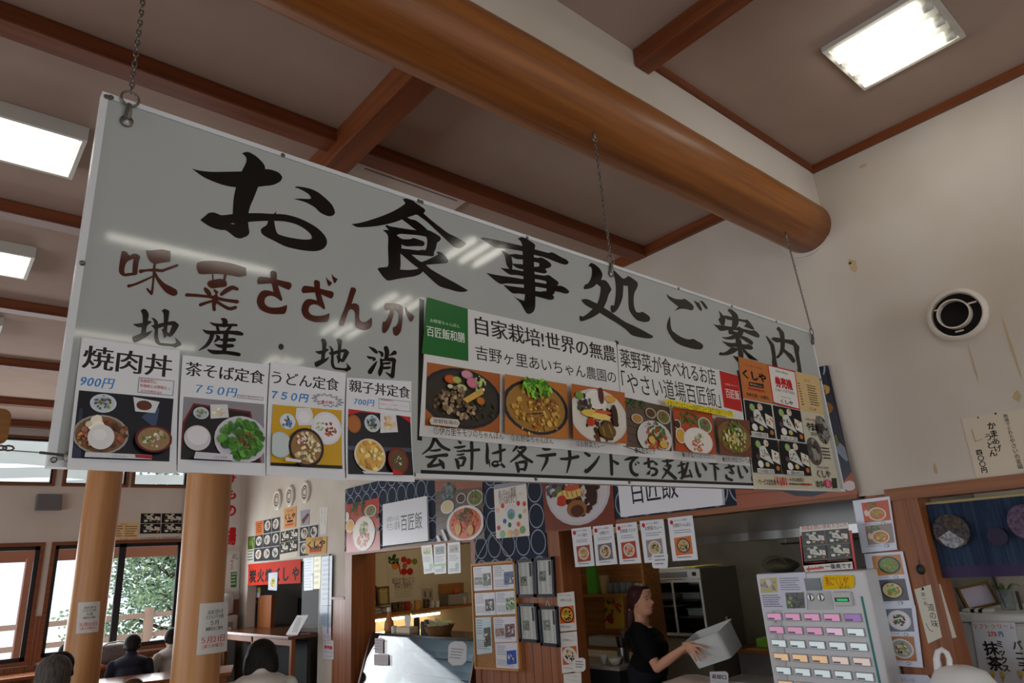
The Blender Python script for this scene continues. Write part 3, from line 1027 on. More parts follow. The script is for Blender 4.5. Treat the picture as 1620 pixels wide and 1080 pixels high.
T.strokes(R,[[(1185,220,6),(1240,255,22),(1280,290,18)],[(1160,335,6),(1220,365,25),(1255,370,18),(1215,400,8)],[(1280,400,8),(1240,460,22),(1195,530,30)],[(1390,230,28),(1405,290,28),(1395,360,25)],[(1300,270,6),(1340,300,20),(1345,335,14)],[(1500,290,30),(1455,315,12),(1435,325,6)],
              [(1330,370,14),(1340,450,22),(1320,530,26),(1315,575,8)],[(1325,385,10),(1420,375,20),(1480,380,28),(1500,400,20)],[(1490,390,22),(1482,480,22),(1470,580,26)],[(1472,590,20),(1430,560,14),(1390,530,6)],[(1350,425,10),(1430,420,16),(1440,420,12)],[(1350,480,14),(1430,475,18),(1440,475,14)]])
T.mb.build('slogan_character', VINYL, sign)
T = Lettering()
R = reg(205,480,8.526)
T.strokes(R,[[(1235,205,8),(1280,230,35),(1285,280,35),(1270,300,30)],[(1085,255,6),(1150,285,20),(1270,295,22),(1400,290,18),(1445,295,16)],[(1180,310,18),(1200,380,22)],[(1360,310,20),(1310,380,22)],[(985,352,5),(1060,390,26),(1200,390,24),(1350,390,24),(1460,400,30),(1520,415,20)],[(1115,410,28),(1090,490,28),(1030,570,22),(935,632,6)],
              [(1170,430,10),(1195,465,28),(1140,522,6)],[(1220,490,12),(1300,490,22),(1400,490,25),(1425,488,15)],[(1300,400,35),(1290,500,32),(1275,640,30)],[(1150,550,8),(1220,575,22),(1350,570,26),(1395,570,20)],[(1055,625,10),(1130,655,28),(1280,660,24),(1400,675,26),(1480,690,24)]])
T.mb.build('slogan_character', VINYL, sign)

# pay-at-each-shop line and the black rules
T = Lettering()
R = reg(655,685,5.786)
T.strokes(R,[[(185,45,16),(150,130,14),(75,192,5)],[(195,50,14),(250,120,16),(325,155,12)],[(145,160,6),(200,158,12),(240,150,10)],[(105,215,6),(150,218,14),(230,205,14),(300,200,18)],[(200,225,14),(165,265,14),(135,300,20)],[(130,305,14),(200,295,14),(260,280,12)],[(225,240,6),(255,275,20),(270,320,12)],
              [(405,70,6),(425,90,14)],[(365,130,6),(410,130,13),(465,120,9)],[(390,165,5),(430,165,9),(460,155,8)],[(390,200,5),(430,197,9),(455,190,8)],[(375,235,6),(395,260,16),(405,320,14)],[(395,240,8),(440,225,14),(465,235,14),(445,290,12)],[(410,300,8),(450,293,10)],[(455,165,8),(500,160,12),(595,152,14)],[(525,85,16),(530,200,14),(525,330,12)],
              [(665,95,8),(670,160,14),(668,250,14),(685,320,10),(690,240,3)],[(715,185,8),(760,175,14),(830,150,12)],[(785,105,14),(790,200,12),(785,270,12),(745,300,14),(715,285,10),(735,260,10),(780,270,12),(825,310,12)],
              [(940,125,14),(905,165,8)],[(960,135,12),(1015,135,16),(960,200,14),(880,265,6)],[(945,155,6),(1000,215,14),(1080,265,12)],[(930,270,10),(945,300,14),(955,355,12)],[(950,270,10),(1010,262,16),(1025,285,14),(1010,340,12)],[(960,330,10),(1010,330,12)],
              [(1175,140,6),(1200,150,12),(1245,145,10)],[(1120,205,6),(1180,205,14),(1290,195,16)],[(1215,210,14),(1210,260,14),(1165,345,5)],
              [(1340,235,10),(1400,235,14),(1500,215,16)],[(1420,160,14),(1425,240,14),(1400,350,6),(1392,365,3)]])
R = reg(920,705,5.786)
T.strokes(R,[[(30,65,10),(70,90,16)],[(160,95,6),(120,160,14),(45,235,18),(35,215,8)],[(265,75,12),(272,170,14),(275,265,12)],[(285,135,8),(330,165,14)],
              [(395,130,8),(440,115,14),(510,105,12)],[(490,115,10),(450,160,14),(455,230,14),(490,265,16),(510,265,14)],[(490,160,5),(495,175,8)],[(510,145,5),(522,160,8)],
              [(570,165,10),(600,155,12),(650,140,10)],[(610,115,10),(615,190,12),(610,260,12),(580,270,10),(590,240,8),(640,205,10),(685,225,12),(675,260,12),(640,270,10)],[(660,145,6),(685,170,12)],
              [(735,140,6),(790,140,12),(835,130,10)],[(780,125,10),(785,180,10)],[(755,190,6),(810,180,12),(770,250,10),(735,300,5)],[(745,205,6),(790,240,14),(860,300,14)],
              [(880,185,8),(940,165,10)],[(910,150,10),(922,220,12),(918,300,8),(900,290,4)],[(885,250,8),(945,215,6)],[(970,155,10),(950,230,12),(935,285,8)],[(930,285,8),(980,275,12)],[(985,220,6),(1005,285,10)],
              [(1040,150,6),(1055,220,12),(1080,285,10),(1088,255,4)],[(1100,160,5),(1130,200,12),(1135,225,8)],[(1165,165,6),(1220,165,8),(1240,165,6)],[(1210,165,10),(1220,240,10),(1225,315,8)],[(1225,190,5),(1250,215,10)],
              [(1310,205,6),(1350,195,12),(1390,185,10)],[(1345,175,8),(1375,230,10),(1385,255,8),(1345,240,5)],[(1320,265,8),(1330,295,12),(1375,315,12)],[(1430,185,6),(1440,240,10),(1465,305,8),(1475,280,4)],[(1480,185,5),(1510,225,10),(1512,245,6)]])
T.mb.build('payment_lettering', VINYL, sign)
T = Lettering()
T.put(R,[(1562 + 13 * math.cos(a * 0.524),297 + 23 * math.sin(a * 0.524)) for a in range(12)],[[(1562 + 7 * math.cos(a * 0.524),297 + 14 * math.sin(a * 0.524)) for a in range(12)]])
T.mb.build('payment_full_stop', VINYL, sign)
T = Lettering()
I = lambda x, y: (x, y)
T.put(I,[(663.5,472),(671,474.5),(667.5,697),(660,696)], smooth=False)
T.put(I,[(665.4,743),(1191.7,764),(1192.5,774.5),(665.4,753)], smooth=False)
T.put(I,[(1165.5,585),(1168.5,586),(1189,735),(1186,735)], smooth=False)
T.put(I,[(973,538),(978,540),(979,549),(974,548)], smooth=False)
T.mb.build('black_rule', VINYL, sign)

# ------------------------------------------------------------------ chains and stay wire


def chain(name, label, x, ztop, zbot, y=YS - 0.012, yt=None):
    root = thing(name, label, 'chain',(x, y, zbot), 'chains holding the signboard')
    yt = y if yt is None else yt
    mb = MB()
    pitch = 0.0165
    n = int((ztop - zbot - 0.05) / pitch)
    for i in range(n):
        z = zbot + 0.045 + pitch * (i + 0.5)
        yy = y + (yt - y) * i / n
        pts = []
        for k in range(12):
            a = 2 * math.pi * k / 12
            s, t = 0.0050 * math.cos(a),0.0108 * math.sin(a)
            pts.append((x + s, yy, z + t) if i % 2 else (x, yy + s, z + t))
        mb.tube(pts,0.0020,6, closed=True)
    mb.build('chain_links', STEEL, root, smooth=True)
    mb = MB().tube([(x + 0.02 * math.cos(2 * math.pi * k / 16), y, zbot + 0.028 + 0.02 * math.sin(2 * math.pi * k / 16)) for k in range(16)],0.003,6, closed=True)
    mb.build('ring', STEEL, root, smooth=True)
    mb = MB().tube([(x, y, zbot + 0.012),(x, y, zbot - 0.012),(x, y + 0.006, zbot - 0.03)],[0.006,0.008,0.008],8)
    mb.lathe((x, YS - 0.003, zbot - 0.034),[(0.015,0),(0.015,0.005),(0.007,0.010),(0.0001,0.012)],14,(0,-1,0))
    mb.build('eye_bolt', STEEL, root, smooth='angle')
    mb = MB().tube([(x, yt, ztop - 0.03),(x, yt, ztop + 0.03)],0.005,8)
    mb.tube([(x + 0.012 * math.cos(2 * math.pi * k / 12), yt, ztop - 0.028 + 0.012 * math.sin(2 * math.pi * k / 12)) for k in range(12)],0.003,6, closed=True)
    mb.build('screw_hook', STEEL, root, smooth=True)


chain('hanging_chain', 'steel chain at the left end of the signboard beside the first ceiling light',0.242,3.56,2.835, yt=1.66)
chain('hanging_chain', 'steel chain over the middle of the signboard, hooked into the log beam',2.045,3.50,2.85, yt=1.66)
chain('hanging_chain', 'steel chain at the right end of the signboard close to the wall',3.787,3.49,2.83, yt=1.68)
a = onY(70,722, YS)
root = thing('stay_wire', 'thin steel wire stretched level from the lower left corner of the signboard', 'wire',(-1.0, YS,1.97))
mb = MB()
p0 = Vector((sx0 + 0.03, YS - 0.004, sz0 + 0.02))
p1 = Vector((-0.35, YS - 0.004,1.972))
p2 = Vector((-6.05, YS + 0.3,2.05))
mb.tube([p0, p0 + Vector((-0.05,0,0.004))],0.003,6).tube([p0 + Vector((-0.05,0,0.004)), Vector((0.05, YS - 0.004,1.978)), Vector((-0.1, YS - 0.004,1.974)), p1, p2],0.0012,6)
mb.build('wire', STEEL, root)
mb = MB()
for i in range(4):
    c = Vector((0.115 - i * 0.012, YS - 0.004,1.980))
    mb.tube([c + Vector((0.009 * math.cos(a * 0.785),0.004 * math.sin(a * 0.785) * (i % 2),0.005 * math.sin(a * 0.785))) for a in range(8)],0.002,6, closed=True)
mb.lathe((sx0 + 0.034, YS - 0.004, sz0 + 0.018),[(0.012,0),(0.012,0.004),(0.0001,0.006)],12,(0,-1,0))
mb.build('turnbuckle', STEEL, root)
# ------------------------------------------------------------------ ceiling lights
TUBE = mat('lamp_tube',(255,255,250),0.5, emit=(255,250,236), estr=9.0)
LBOX = mat('lamp_housing',(196,194,186),0.5)
REFL = mat('lamp_reflector',(170,170,164),0.35)


def lamp(cx, cy, lx, ly, along, label, h=0.085, ntube=3, group='fluorescent ceiling lights', low=False):
    root = thing('ceiling_light', label, 'ceiling light',(cx, cy, ZC - 0.002), group)
    z1, z0 = ZC - 0.002, ZC - h
    t = 0.022
    mb = MB()
    x0, x1, y0, y1 = cx - lx / 2, cx + lx / 2, cy - ly / 2, cy + ly / 2
    mb.box((x0, y0, z0),(x0 + t, y1, z1)).box((x1 - t, y0, z0),(x1, y1, z1)).box((x0 + t, y0, z0),(x1 - t, y0 + t, z1)).box((x0 + t, y1 - t, z0),(x1 - t, y1, z1))
    mb.build('housing', LBOX, root)
    MB().box((x0 + t, y0 + t, z1 - 0.012),(x1 - t, y1 - t, z1)).build('reflector', REFL, root)
    n = ntube
    for k in range(n):
        f = (k + 0.5) / n
        if along == 'Y':
            x = x0 + t + (lx - 2 * t) * f
            a, b = (x, y0 + t + 0.05, z1 - 0.045),(x, y1 - t - 0.01, z1 - 0.045)
            s0, s1 = (x, y0 + t + 0.002, z1 - 0.045),(x, y0 + t + 0.05, z1 - 0.045)
        else:
            y = y0 + t + (ly - 2 * t) * f
            a, b = (x0 + t + 0.05, y, z1 - 0.045),(x1 - t - 0.01, y, z1 - 0.045)
            s0, s1 = (x0 + t + 0.002, y, z1 - 0.045),(x0 + t + 0.05, y, z1 - 0.045)
        tb = MB().tube([a, b],0.024,12).build('tube', TUBE, root, smooth=True)
        MB().tube([s0, s1],0.02,12).build('socket', LBOX, tb, smooth=True)
        # slanted reflector fins between the tubes
        if k:
            g = k / n
            if along == 'Y':
                xx = x0 + t + (lx - 2 * t) * g
                MB().prism([(xx - 0.02, y0 + t, z1 - 0.012),(xx + 0.02, y0 + t, z1 - 0.012),(xx, y0 + t, z1 - 0.05)],(0, ly - 2 * t,0)).build('reflector_fin', REFL, root)
            else:
                yy = y0 + t + (ly - 2 * t) * g
                MB().prism([(x0 + t, yy - 0.02, z1 - 0.012),(x0 + t, yy + 0.02, z1 - 0.012),(x0 + t, yy, z1 - 0.05)],(lx - 2 * t,0,0)).build('reflector_fin', REFL, root)
    return root


G = 'fluorescent ceiling lights'
lamp(3.375,0.765,0.50,0.50, 'Y', 'square three-tube ceiling light right of the log beam near the wall',0.03)
lamp(0.13,3.99,0.50,0.47, 'X', 'biggest ceiling light left of the signboard, nearest the chain')
lamp(0.10,5.73,0.50,0.47, 'X', 'second ceiling light left of the signboard, beyond the second beam')
lamp(0.06,7.42,0.50,0.47, 'X', 'third ceiling light at the left edge, farthest and smallest')
for i,(x, y, lb) in enumerate(((3.02,-0.48, 'ceiling light mirrored in the signboard between the second and third big characters'),(3.08,-1.72, 'ceiling light mirrored in the signboard over the last brown character'),
                                (2.98,-2.62, 'ceiling light mirrored in the signboard below the brown characters'),(2.9,-3.95, 'ceiling light mirrored in the signboard above the udon poster'))):
    lamp(x, y,0.46,0.46, 'Y', lb,0.03)
lamp(1.25,-1.62,1.25,0.24, 'X', 'long ceiling light mirrored above the brown lettering',0.06,1)
lamp(1.33,-3.85,1.25,0.24, 'X', 'long ceiling light mirrored above the beef bowl poster',0.06,1)

# flush ceiling air panel behind the signboard
root = thing('ceiling_vent', 'flush white air conditioner panel in the ceiling above the signboard edge', 'vent',(2.1,3.5, ZC - 0.002))
VENTM = mat('vent_white',(206,196,188),0.6)
MB().box((1.70,3.16, ZC - 0.022),(2.52,3.98, ZC - 0.002)).build('panel', VENTM, root, bevel=0.004)
mb = MB()
for y in (3.205,3.24):
    mb.box((1.76, y, ZC - 0.0235),(2.46, y + 0.012, ZC - 0.0225))
mb.build('slot', mat('vent_slot',(118,108,106),0.7), root)

# brown wooden board hanging at the left edge
root = thing('wooden_signboard', 'round-cornered brown wooden board hanging at the left edge under the beams', 'signboard', tuple(onY(0,700,6.3)))
a, b = onY(17,648,6.3), onY(8,704,6.3)
pl = []
x1, z1, z0 = a.x + 0.01, a.z, b.z
for (cx, cz, s0) in ((x1 - 0.05, z1 - 0.05,90),(x1 - 1.0, z1 - 0.05,180),(x1 - 1.0, z0 + 0.05,270),(x1 - 0.05, z0 + 0.05,0)):
    pass
for (cx, cz, s0) in ((x1 - 0.06, z0 + 0.06,-90),(x1 - 0.06, z1 - 0.06,0),(x1 - 1.0, z1 - 0.06,90),(x1 - 1.0, z0 + 0.06,180)):
    for k in range(5):
        an = math.radians(s0 + 22.5 * k)
        pl.append((cx + 0.06 * math.cos(an),6.28, cz + 0.06 * math.sin(an)))
MB().prism(pl,(0,0.04,0)).build('board', wood('board_wood',(150,104,52),(128,84,38), 'X',0.4), root)
MB().box((x1 - 0.9,6.28, z1),(x1 - 0.10,6.32, z1 + 0.03)).build('hanger_rail', DARKM, root)
for i, xx in enumerate((x1 - 0.4, x1 - 0.85)):
    MB().tube([(xx,6.30, z1 + 0.02),(xx,6.30, ZC - 0.002)],0.006,8).build('hanger_rod', ALUW, root)

# ------------------------------------------------------------------ posters on the signboard
W = (226,228,232)
INK = (24,20,22)
BLUE = (40,130,200)
RED = (186,40,44)
R2 = reg(70,380,2.77)
R3 = reg(400,400,2.84)
curl = lambda top, bot, k: (lambda u, v: k * max(0.0,(top - v) / (top - bot)) ** 2)


def poster(R, corners, off=0.001, k=0.03):
    s = sign_sheet(R, off)
    zs = [s.p(*q)[1] for q in corners]
    s.bend = curl(max(zs), min(zs), k)
    s.paper(corners, W)
    return s


# grilled beef bowl
s = poster(R2,[(165,425),(594,484),(562,1030),(88,1012)],0.002)
s.text('焼肉丼',(178,458),(553,603), INK,0.02)
s.text('900円',(162,595),(303,655), BLUE,0.02, slant=0.2)
s.frame((412,600),(562,685),(150,150,155),0.002)
s.text('県産和牛に',(420,606),(490,632), RED,0.01)
s.text('半熟卵とお野菜たっ',(418,630),(548,658), RED,0.01)
s.text('ぷりの丼だよ!!',(418,654),(510,676), RED,0.01)
c = s.photo([(150,660),(563,697),(533,977),(110,962)],(14,17,32))
s.poly([(420,780),(470,735),(500,740),(480,830)],(60,78,110), c)
s.poly([(150,740),(164,742),(150,960),(112,960)],(52,58,80), c)
s.dish(255,718,58,42,(206,214,222),(190,204,214),[((( 96,84,46),(60,60,34),(150,150,90)),26,0.22),(((70,120,180),),5,0.16,0.0,0.0,0.85)],3, c)
s.poly([(385,690),(500,712),(478,762),(392,755)],(214,218,222), c)
s.oval(432,728,34,22,(96,44,30), c)
s.dish(240,858,120,89,(168,164,158),(128,92,62),[(((122,78,54),(96,58,40),(158,108,80),(176,92,70)),70,0.16,0.1,0,0.8),(((150,100,60),(196,148,100)),20,0.16,-0.55,0.25,0.35),(((60,110,50),),6,0.16,-0.7,-0.5,0.2)],7, c,0.92)
s.blobs(215,808,40,22,((232,226,206),),5,0.9,3, c)
s.oval(236,872,58,56,(226,226,226), c)
s.oval(230,862,30,26,(238,238,236), c)
s.dish(465,880,80,60,(96,24,24),(150,120,82),[(((220,214,196),(190,170,130)),14,0.24),(((90,130,60),),10,0.14)],9, c,0.86)
s.poly([(165,940),(452,952),(450,972),(160,962)],(210,212,218), c)
s.poly([(378,950),(452,952),(452,970),(380,964)],(170,30,36), c)
s.text('いらっしゃい',(280,950),(345,966),(90,90,95))
s.make('menu_poster', 'poster of a grilled beef bowl for 900 yen, at the left end of the signboard', 'poster', GLOSS, 'set meal posters on the signboard')
# tea soba set
s = poster(R2,[(606,503),(985,546),(948,1040),(567,1022)],0.004)
s.text('茶そば定食',(622,530),(962,632), INK,0.02)
s.text('７５０円',(665,632),(842,690), BLUE,0.025, slant=0.2)
s.frame((842,677),(957,704),(160,160,165),0.002)
s.text('お肉も一緒に味だよ！',(850,682),(940,697), RED)
c = s.photo([(608,687),(960,720),(948,983),(583,967)],(142,138,146))
s.poly([(650,716),(900,752),(935,985),(575,985),(600,800)],(110,20,26), c)
s.poly([(655,726),(892,760),(925,985),(583,985),(608,805)],(20,18,24), c)
s.dish(682,760,34,27,(196,206,216),(176,190,200),[(((86,96,46),(130,130,70)),18,0.26)],4, c)
s.poly([(722,722),(798,722),(802,780),(722,786)],(214,214,216), c)
s.blobs(760,754,30,20,((216,208,172),(228,224,206)),18,0.3,5, c)
s.oval(660,872,58,57,(206,204,208), c)
s.oval(662,862,46,42,(226,224,226), c)
s.dish(852,878,114,106,(206,204,212),(196,194,204),[(((74,136,46),(96,160,62),(54,110,36)),110,0.16,0,0,0.78),(((128,92,62),(150,112,78),(104,72,48)),60,0.10,0.12,0.02,0.38),(((226,190,90),),4,0.08,0.1,-0.12,0.08)],8, c,0.9)
s.poly([(640,938),(800,950),(798,978),(630,968)],(206,206,214), c)
s.text('いただきます',(715,955),(775,972),(90,90,95))
s.make('menu_poster', 'tea soba set meal poster for 750 yen, green salad on a white plate', 'poster', GLOSS, 'set meal posters on the signboard')
# udon set
s = poster(R3,[(80,488),(418,540),(390,1030),(40,1005)],0.006)
s.text('うどん定食',(85,527),(385,622), INK,0.015)
s.text('７５０円',(85,620),(247,674), BLUE,0.03, slant=0.2)
star = []
for k in range(28):
    an = 2 * math.pi * k / 28
    rr = 1.0 if k % 2 == 0 else 0.66
    star.append((332 + 72 * rr * math.cos(an),664 + 30 * rr * math.sin(an) + (10 * math.cos(an))))
s.line(star + star[:1],(150,150,160),0.0025)
s.text('一番人気！！',(286,660),(374,684), RED,0.02)
c = s.photo([(85,683),(393,710),(380,977),(60,962)],(206,160,24))
s.poly([(60,948),(382,962),(382,980),(58,966)],(30,26,22), c)
s.dish(148,760,35,36,(206,218,226),(220,226,230),[(((50,46,36),(84,70,40)),14,0.3,0,0,0.45),(((70,130,190),),6,0.2,0,0,0.85)],4, c)
s.poly([(188,700),(252,700),(262,730),(256,778),(196,780),(182,740)],(222,222,224), c)
s.oval(222,742,27,28,(234,234,236), c)
s.dish(320,792,67,76,(222,222,228),(232,232,236),[(((150,64,34),(120,44,24),(176,84,44)),22,0.2,0.2,0.1,0.4),(((120,160,70),(190,200,110)),14,0.18,-0.45,-0.15,0.3)],5, c)
s.dish(105,868,52,60,(176,196,200),(196,208,206),[],1, c,0.9)
s.dish(222,880,78,90,(40,22,20),(150,112,70),[(((226,206,156),(236,222,186)),60,0.12,0,0,0.72),(((236,230,226),),8,0.2,-0.2,-0.35,0.3),(((232,120,130),),4,0.16,-0.15,-0.4,0.3),(((70,140,50),(100,160,60)),18,0.1,0.05,0.3,0.3)],6, c,0.86)
s.poly([(120,928),(190,940),(185,952),(118,945)],(226,226,220), c)
s.make('menu_poster', 'poster of an udon set meal for 750 yen on a yellow tray', 'poster', GLOSS, 'set meal posters on the signboard')
# chicken and egg bowl
s = poster(R3,[(422,560),(712,577),(700,1035),(397,1025)],0.008)
s.text('親子丼定食',(432,567),(705,655), INK,0.02)
s.text('700円',(452,652),(543,692), BLUE,0.025, slant=0.15)
s.frame((562,652),(705,716),(160,160,165),0.002)
s.text('県産鶏卵の',(570,654),(630,670), RED)
s.text('旨味たっぷり鶏でフワフワ',(570,676),(692,694), RED)
s.text('とろ〜り!!',(596,694),(648,710), RED)
c = s.photo([(425,702),(703,738),(698,1005),(405,1000)],(20,20,30))
s.poly([(420,700),(706,736),(704,768),(640,720),(480,716),(424,730)],(196,26,34), c)
s.poly([(410,870),(700,880),(700,898),(410,888)],(70,80,100), c)
s.dish(447,770,32,42,(150,90,50),(176,104,44),[],1, c,0.84)
s.dish(530,768,35,40,(206,214,220),(190,200,206),[(((60,50,30),(120,120,60)),16,0.3),(((70,130,190),),5,0.2,0,0,0.85)],3, c)
s.poly([(566,722),(636,722),(642,808),(562,812)],(222,222,224), c)
s.blobs(602,770,26,28,((226,196,150),(214,176,120),(230,214,180)),18,0.3,5, c)
s.dish(508,915,69,78,(226,214,190),(222,180,90),[(((232,196,96),(214,150,60),(240,216,140),(226,170,80)),60,0.16,0,0,0.8),(((236,230,220),),4,0.24,0.15,0.3,0.2)],6, c,0.88)
s.dish(628,940,45,62,(130,24,24),(96,72,44),[(((200,206,180),(110,140,80)),14,0.2,0,0,0.4)],7, c,0.82)
s.poly([(460,988),(600,995),(598,1003),(470,1000)],(214,214,220), c)
s.poly([(596,976),(640,994),(640,1004),(598,1002)],(196,30,36), c)
s.make('menu_poster', 'chicken and egg bowl set meal poster for 700 yen on the signboard', 'poster', GLOSS, 'set meal posters on the signboard')

# long vegetable restaurant banner, two sheets
R5 = reg(650,460,3.483)
R6 = reg(960,520,4.0)
BW = (216,216,214)
WOODP = (168,92,40)
s = sign_sheet(R5,0.002)
s.paper([(90,35),(312,100),(1130,285),(1172,905),(45,800)], BW)
s.poly([(90,35),(312,100),(316,388),(58,345)],(22,104,40))
s.text('お野菜ちゃんぽん',(105,152),(268,205),(210,226,206))
s.text('百匠飯和膳',(85,190),(297,288),(228,234,224),0.01)
s.text('自家栽培!世界の無農',(350,135),(1130,396), INK,0.015)
s.text('吉野ヶ里あいちゃん農園の',(352,298),(1132,512), INK)
c = s.photo([(88,393),(490,458),(487,783),(75,742)], WOODP)
s.dish(285,592,212,168,(34,34,40),(52,46,38),[(((120,96,66),(150,122,88),(96,76,52)),50,0.13,-0.35,0.15,0.42),(((60,62,30),(42,48,26)),40,0.12,0.45,0.35,0.4)],11, c,0.9)
for (x, y, r1, r2, col) in ((210,490,34,24,(200,92,30)),(300,465,32,24,(206,150,160)),(330,510,32,30,(214,120,146)),(270,538,30,20,(196,206,140)),(245,495,24,20,(170,180,90)),(208,530,16,12,(220,214,170)),(375,610,22,22,(190,110,40))):
    s.oval(x, y, r1, r2, tuple(v * 0.8 for v in col), c)
    s.oval(x - 2, y - 2, r1 * 0.85, r2 * 0.8, col, c)
s.poly([(275,600),(380,536),(390,570),(300,622)],(214,170,80), c)
s.blobs(370,520,30,50,((216,222,190),(180,196,120)),22,0.2,4, c)
for (x, y) in ((170,580),(240,600),(190,645),(250,560),(270,690),(310,660)):
    s.blobs(x, y,30,26,((150,124,92),(176,152,118),(122,98,70)),14,0.4, x, c)
s.poly([(95,702),(240,715),(250,735),(238,758),(92,742),(83,722)],(206,200,188), c)
s.text('原野牧場の',(104,710),(238,746), INK)
c = s.photo([(497,465),(838,520),(848,822),(497,790)],(186,116,50))
s.dish(672,648,172,150,(36,38,46),(160,116,50),[(((190,142,60),(206,164,82),(170,118,44)),70,0.12,0,0.1,0.72),(((214,176,90),),40,0.05,0,0.3,0.75),(((110,60,40),(130,74,50),(60,40,50)),14,0.16,0.2,-0.05,0.4),(((190,60,30),),5,0.2,-0.05,0.62,0.2),(((150,64,34),(170,90,50)),6,0.16,0.45,-0.1,0.2)],12, c,0.9)
s.blobs(660,545,74,50,((96,160,40),(130,190,60),(66,126,30)),80,0.2,3, c,1.6)
s.line([(612,690),(690,684)],(40,36,30),0.004)
c = s.photo([(845,523),(1138,572),(1153,852),(855,825)],(176,96,42))
s.dish(1000,700,150,150,(206,200,190),(214,208,196),[(((92,48,24),(70,36,18),(110,62,30)),60,0.16,0.12,0.3,0.6)],13, c,0.93)
s.oval(975,612,58,52,(226,222,214), c)
s.blobs(905,630,40,44,((60,34,50),(90,60,60),(80,110,60)),36,0.22,5, c)
for (x, y, a1, a2, col) in ((960,690,66,22,(224,186,80)),(1000,706,50,18,(232,204,110)),(1035,785,46,40,(96,80,34)),(945,735,20,22,(196,50,28)),(1010,682,46,10,(206,90,40)),(1075,700,16,60,(60,34,26)),(1000,590,14,46,(96,40,36)),(880,590,22,20,(110,150,60)),(1050,610,28,20,(216,160,70))):
    s.oval(x, y, a1, a2, col, c)
s.line([(1005,760),(1020,810)],(190,120,50),0.006)
s.line([(1040,750),(1060,800)],(190,120,50),0.006)
s.text('①伊万里牛モツのちゃんぽん',(78,758),(462,834), INK)
s.text('②お野菜ちゃんぽん',(500,803),(735,857), INK)
s.text('③お野菜カレー',(858,838),(1017,880), INK)
s.make('menu_banner', 'white banner sheet with a green corner square and three bowls of noodles and curry', 'banner', GLOSS)
s = sign_sheet(R6,0.002)
s.paper([(65,98),(715,262),(828,293),(907,868),(105,800)], BW)
s.text('薬野菜が食べれるお店',(75,120),(695,360), INK,0.01)
s.text('「やさい道場百匠飯」',(85,262),(724,502), INK)
s.poly([(710,264),(828,296),(856,526),(740,496)],(186,28,26))
s.text('お野菜イタリアン',(745,343),(830,372),(230,200,190))
s.text('百匠飯',(745,375),(842,452),(238,226,220),0.01)
c = s.photo([(100,430),(395,497),(410,775),(120,745)],(92,76,64))
for k in range(5):
    s.line([(100,560 + 45 * k),(240,590 + 50 * k)],(66,52,44),0.003)
s.blobs(175,478,70,34,((60,92,40),(88,120,54),(40,66,34)),50,0.22,3, c)
s.dish(185,570,36,30,(206,198,186),(176,130,70),[],1, c)
s.dish(270,535,32,32,(196,190,180),(90,60,40),[],1, c)
s.dish(350,560,42,44,(190,180,164),(110,120,60),[(((70,110,40),(150,60,60)),14,0.25)],3, c)
s.dish(295,690,104,108,(216,212,208),(206,202,198),[(((196,84,30),(176,60,26),(206,110,50)),70,0.14,0.05,0.18,0.72),(((60,96,40),(84,120,50)),40,0.16,0,-0.35,0.5),(((100,60,40),),6,0.2,-0.5,-0.7,0.2)],5, c,0.95)
s.oval(265,707,20,24,(214,176,80), c)
s.oval(338,735,24,24,(208,170,76), c)
c = s.photo([(397,500),(645,540),(668,800),(415,775)],(176,74,36))
s.blobs(495,575,62,40,((70,104,44),(96,128,58),(52,84,36)),46,0.22,6, c)
s.dish(595,615,42,50,(206,200,196),(110,130,70),[(((80,120,50),(150,40,80)),16,0.25)],3, c)
s.dish(440,680,32,50,(214,206,196),(206,160,60),[],1, c)
s.dish(418,610,22,30,(226,220,216),(60,40,30),[],1, c)
s.dish(552,715,88,84,(220,214,208),(226,220,212),[(((196,80,30),(210,110,50)),40,0.16,-0.02,0.35,0.45),(((120,150,60),(160,180,90)),24,0.2,0,-0.25,0.3)],8, c,0.9)
c = s.photo([(655,565),(868,588),(885,820),(683,800)],(112,62,40))
s.dish(775,690,108,110,(96,50,32),(120,92,50),[(((140,160,70),(106,130,50),(200,186,100)),70,0.15,-0.05,0.1,0.7),(((220,214,190),(206,190,120)),30,0.18,0,0,0.6),(((80,120,40),(110,150,60)),30,0.18,0,-0.5,0.4)],9, c,0.92)
s.poly([(322,455),(755,537),(752,572),(325,490)],(226,206,24))
s.text('イタリアンメニュー+200円でスープ&サラダ&ドリンク付',(330,462),(748,564), INK)
s.text('❶お野菜ピザ',(125,760),(260,806), INK)
s.text('❷お野菜パスタ',(425,788),(555,830), INK)
s.dashes((560,806),(650,838),2,(110,110,110),5)
s.text('❸世界の野菜でチーズ焼き',(680,816),(872,862), INK)
s.make('menu_banner', 'white banner sheet with red corner square, yellow strip and three Italian dishes', 'banner', GLOSS)

# grill shop papers on the right end of the signboard
s = sign_sheet(R6,0.004)
s.paper([(830,175),(1015,225),(1050,470),(862,440)],(190,116,66))
s.text('下呂の恵み 炭火焼き',(870,222),(985,258), INK)
s.text('くしや',(855,255),(1010,342), INK,0.05)
s.poly([(895,335),(990,350),(992,378),(898,362)],(40,36,36))
s.text('電話お問合せはこちら',(902,342),(984,372),(220,190,160))
s.dashes((890,368),(1008,412),1, RED,4,0.7)
s.text('定休日(第1・3水曜日)',(880,400),(1026,456), INK,0.01)
s.make('shop_notice', 'orange wood-grained notice paper at the top right of the signboard', 'notice')
s = sign_sheet(R6,0.004)
s.paper([(1015,225),(1190,268),(1222,515),(1050,470)],(196,40,44))
s.poly([(1022,234),(1186,275),(1215,505),(1056,463)],(222,220,214))
s.text('当店の商品は',(1065,258),(1148,292), INK,0.01)
s.text('券売機',(1058,300),(1176,388), RED,0.06)
s.text('にはいっておりません',(1065,372),(1190,418), INK,0.01)
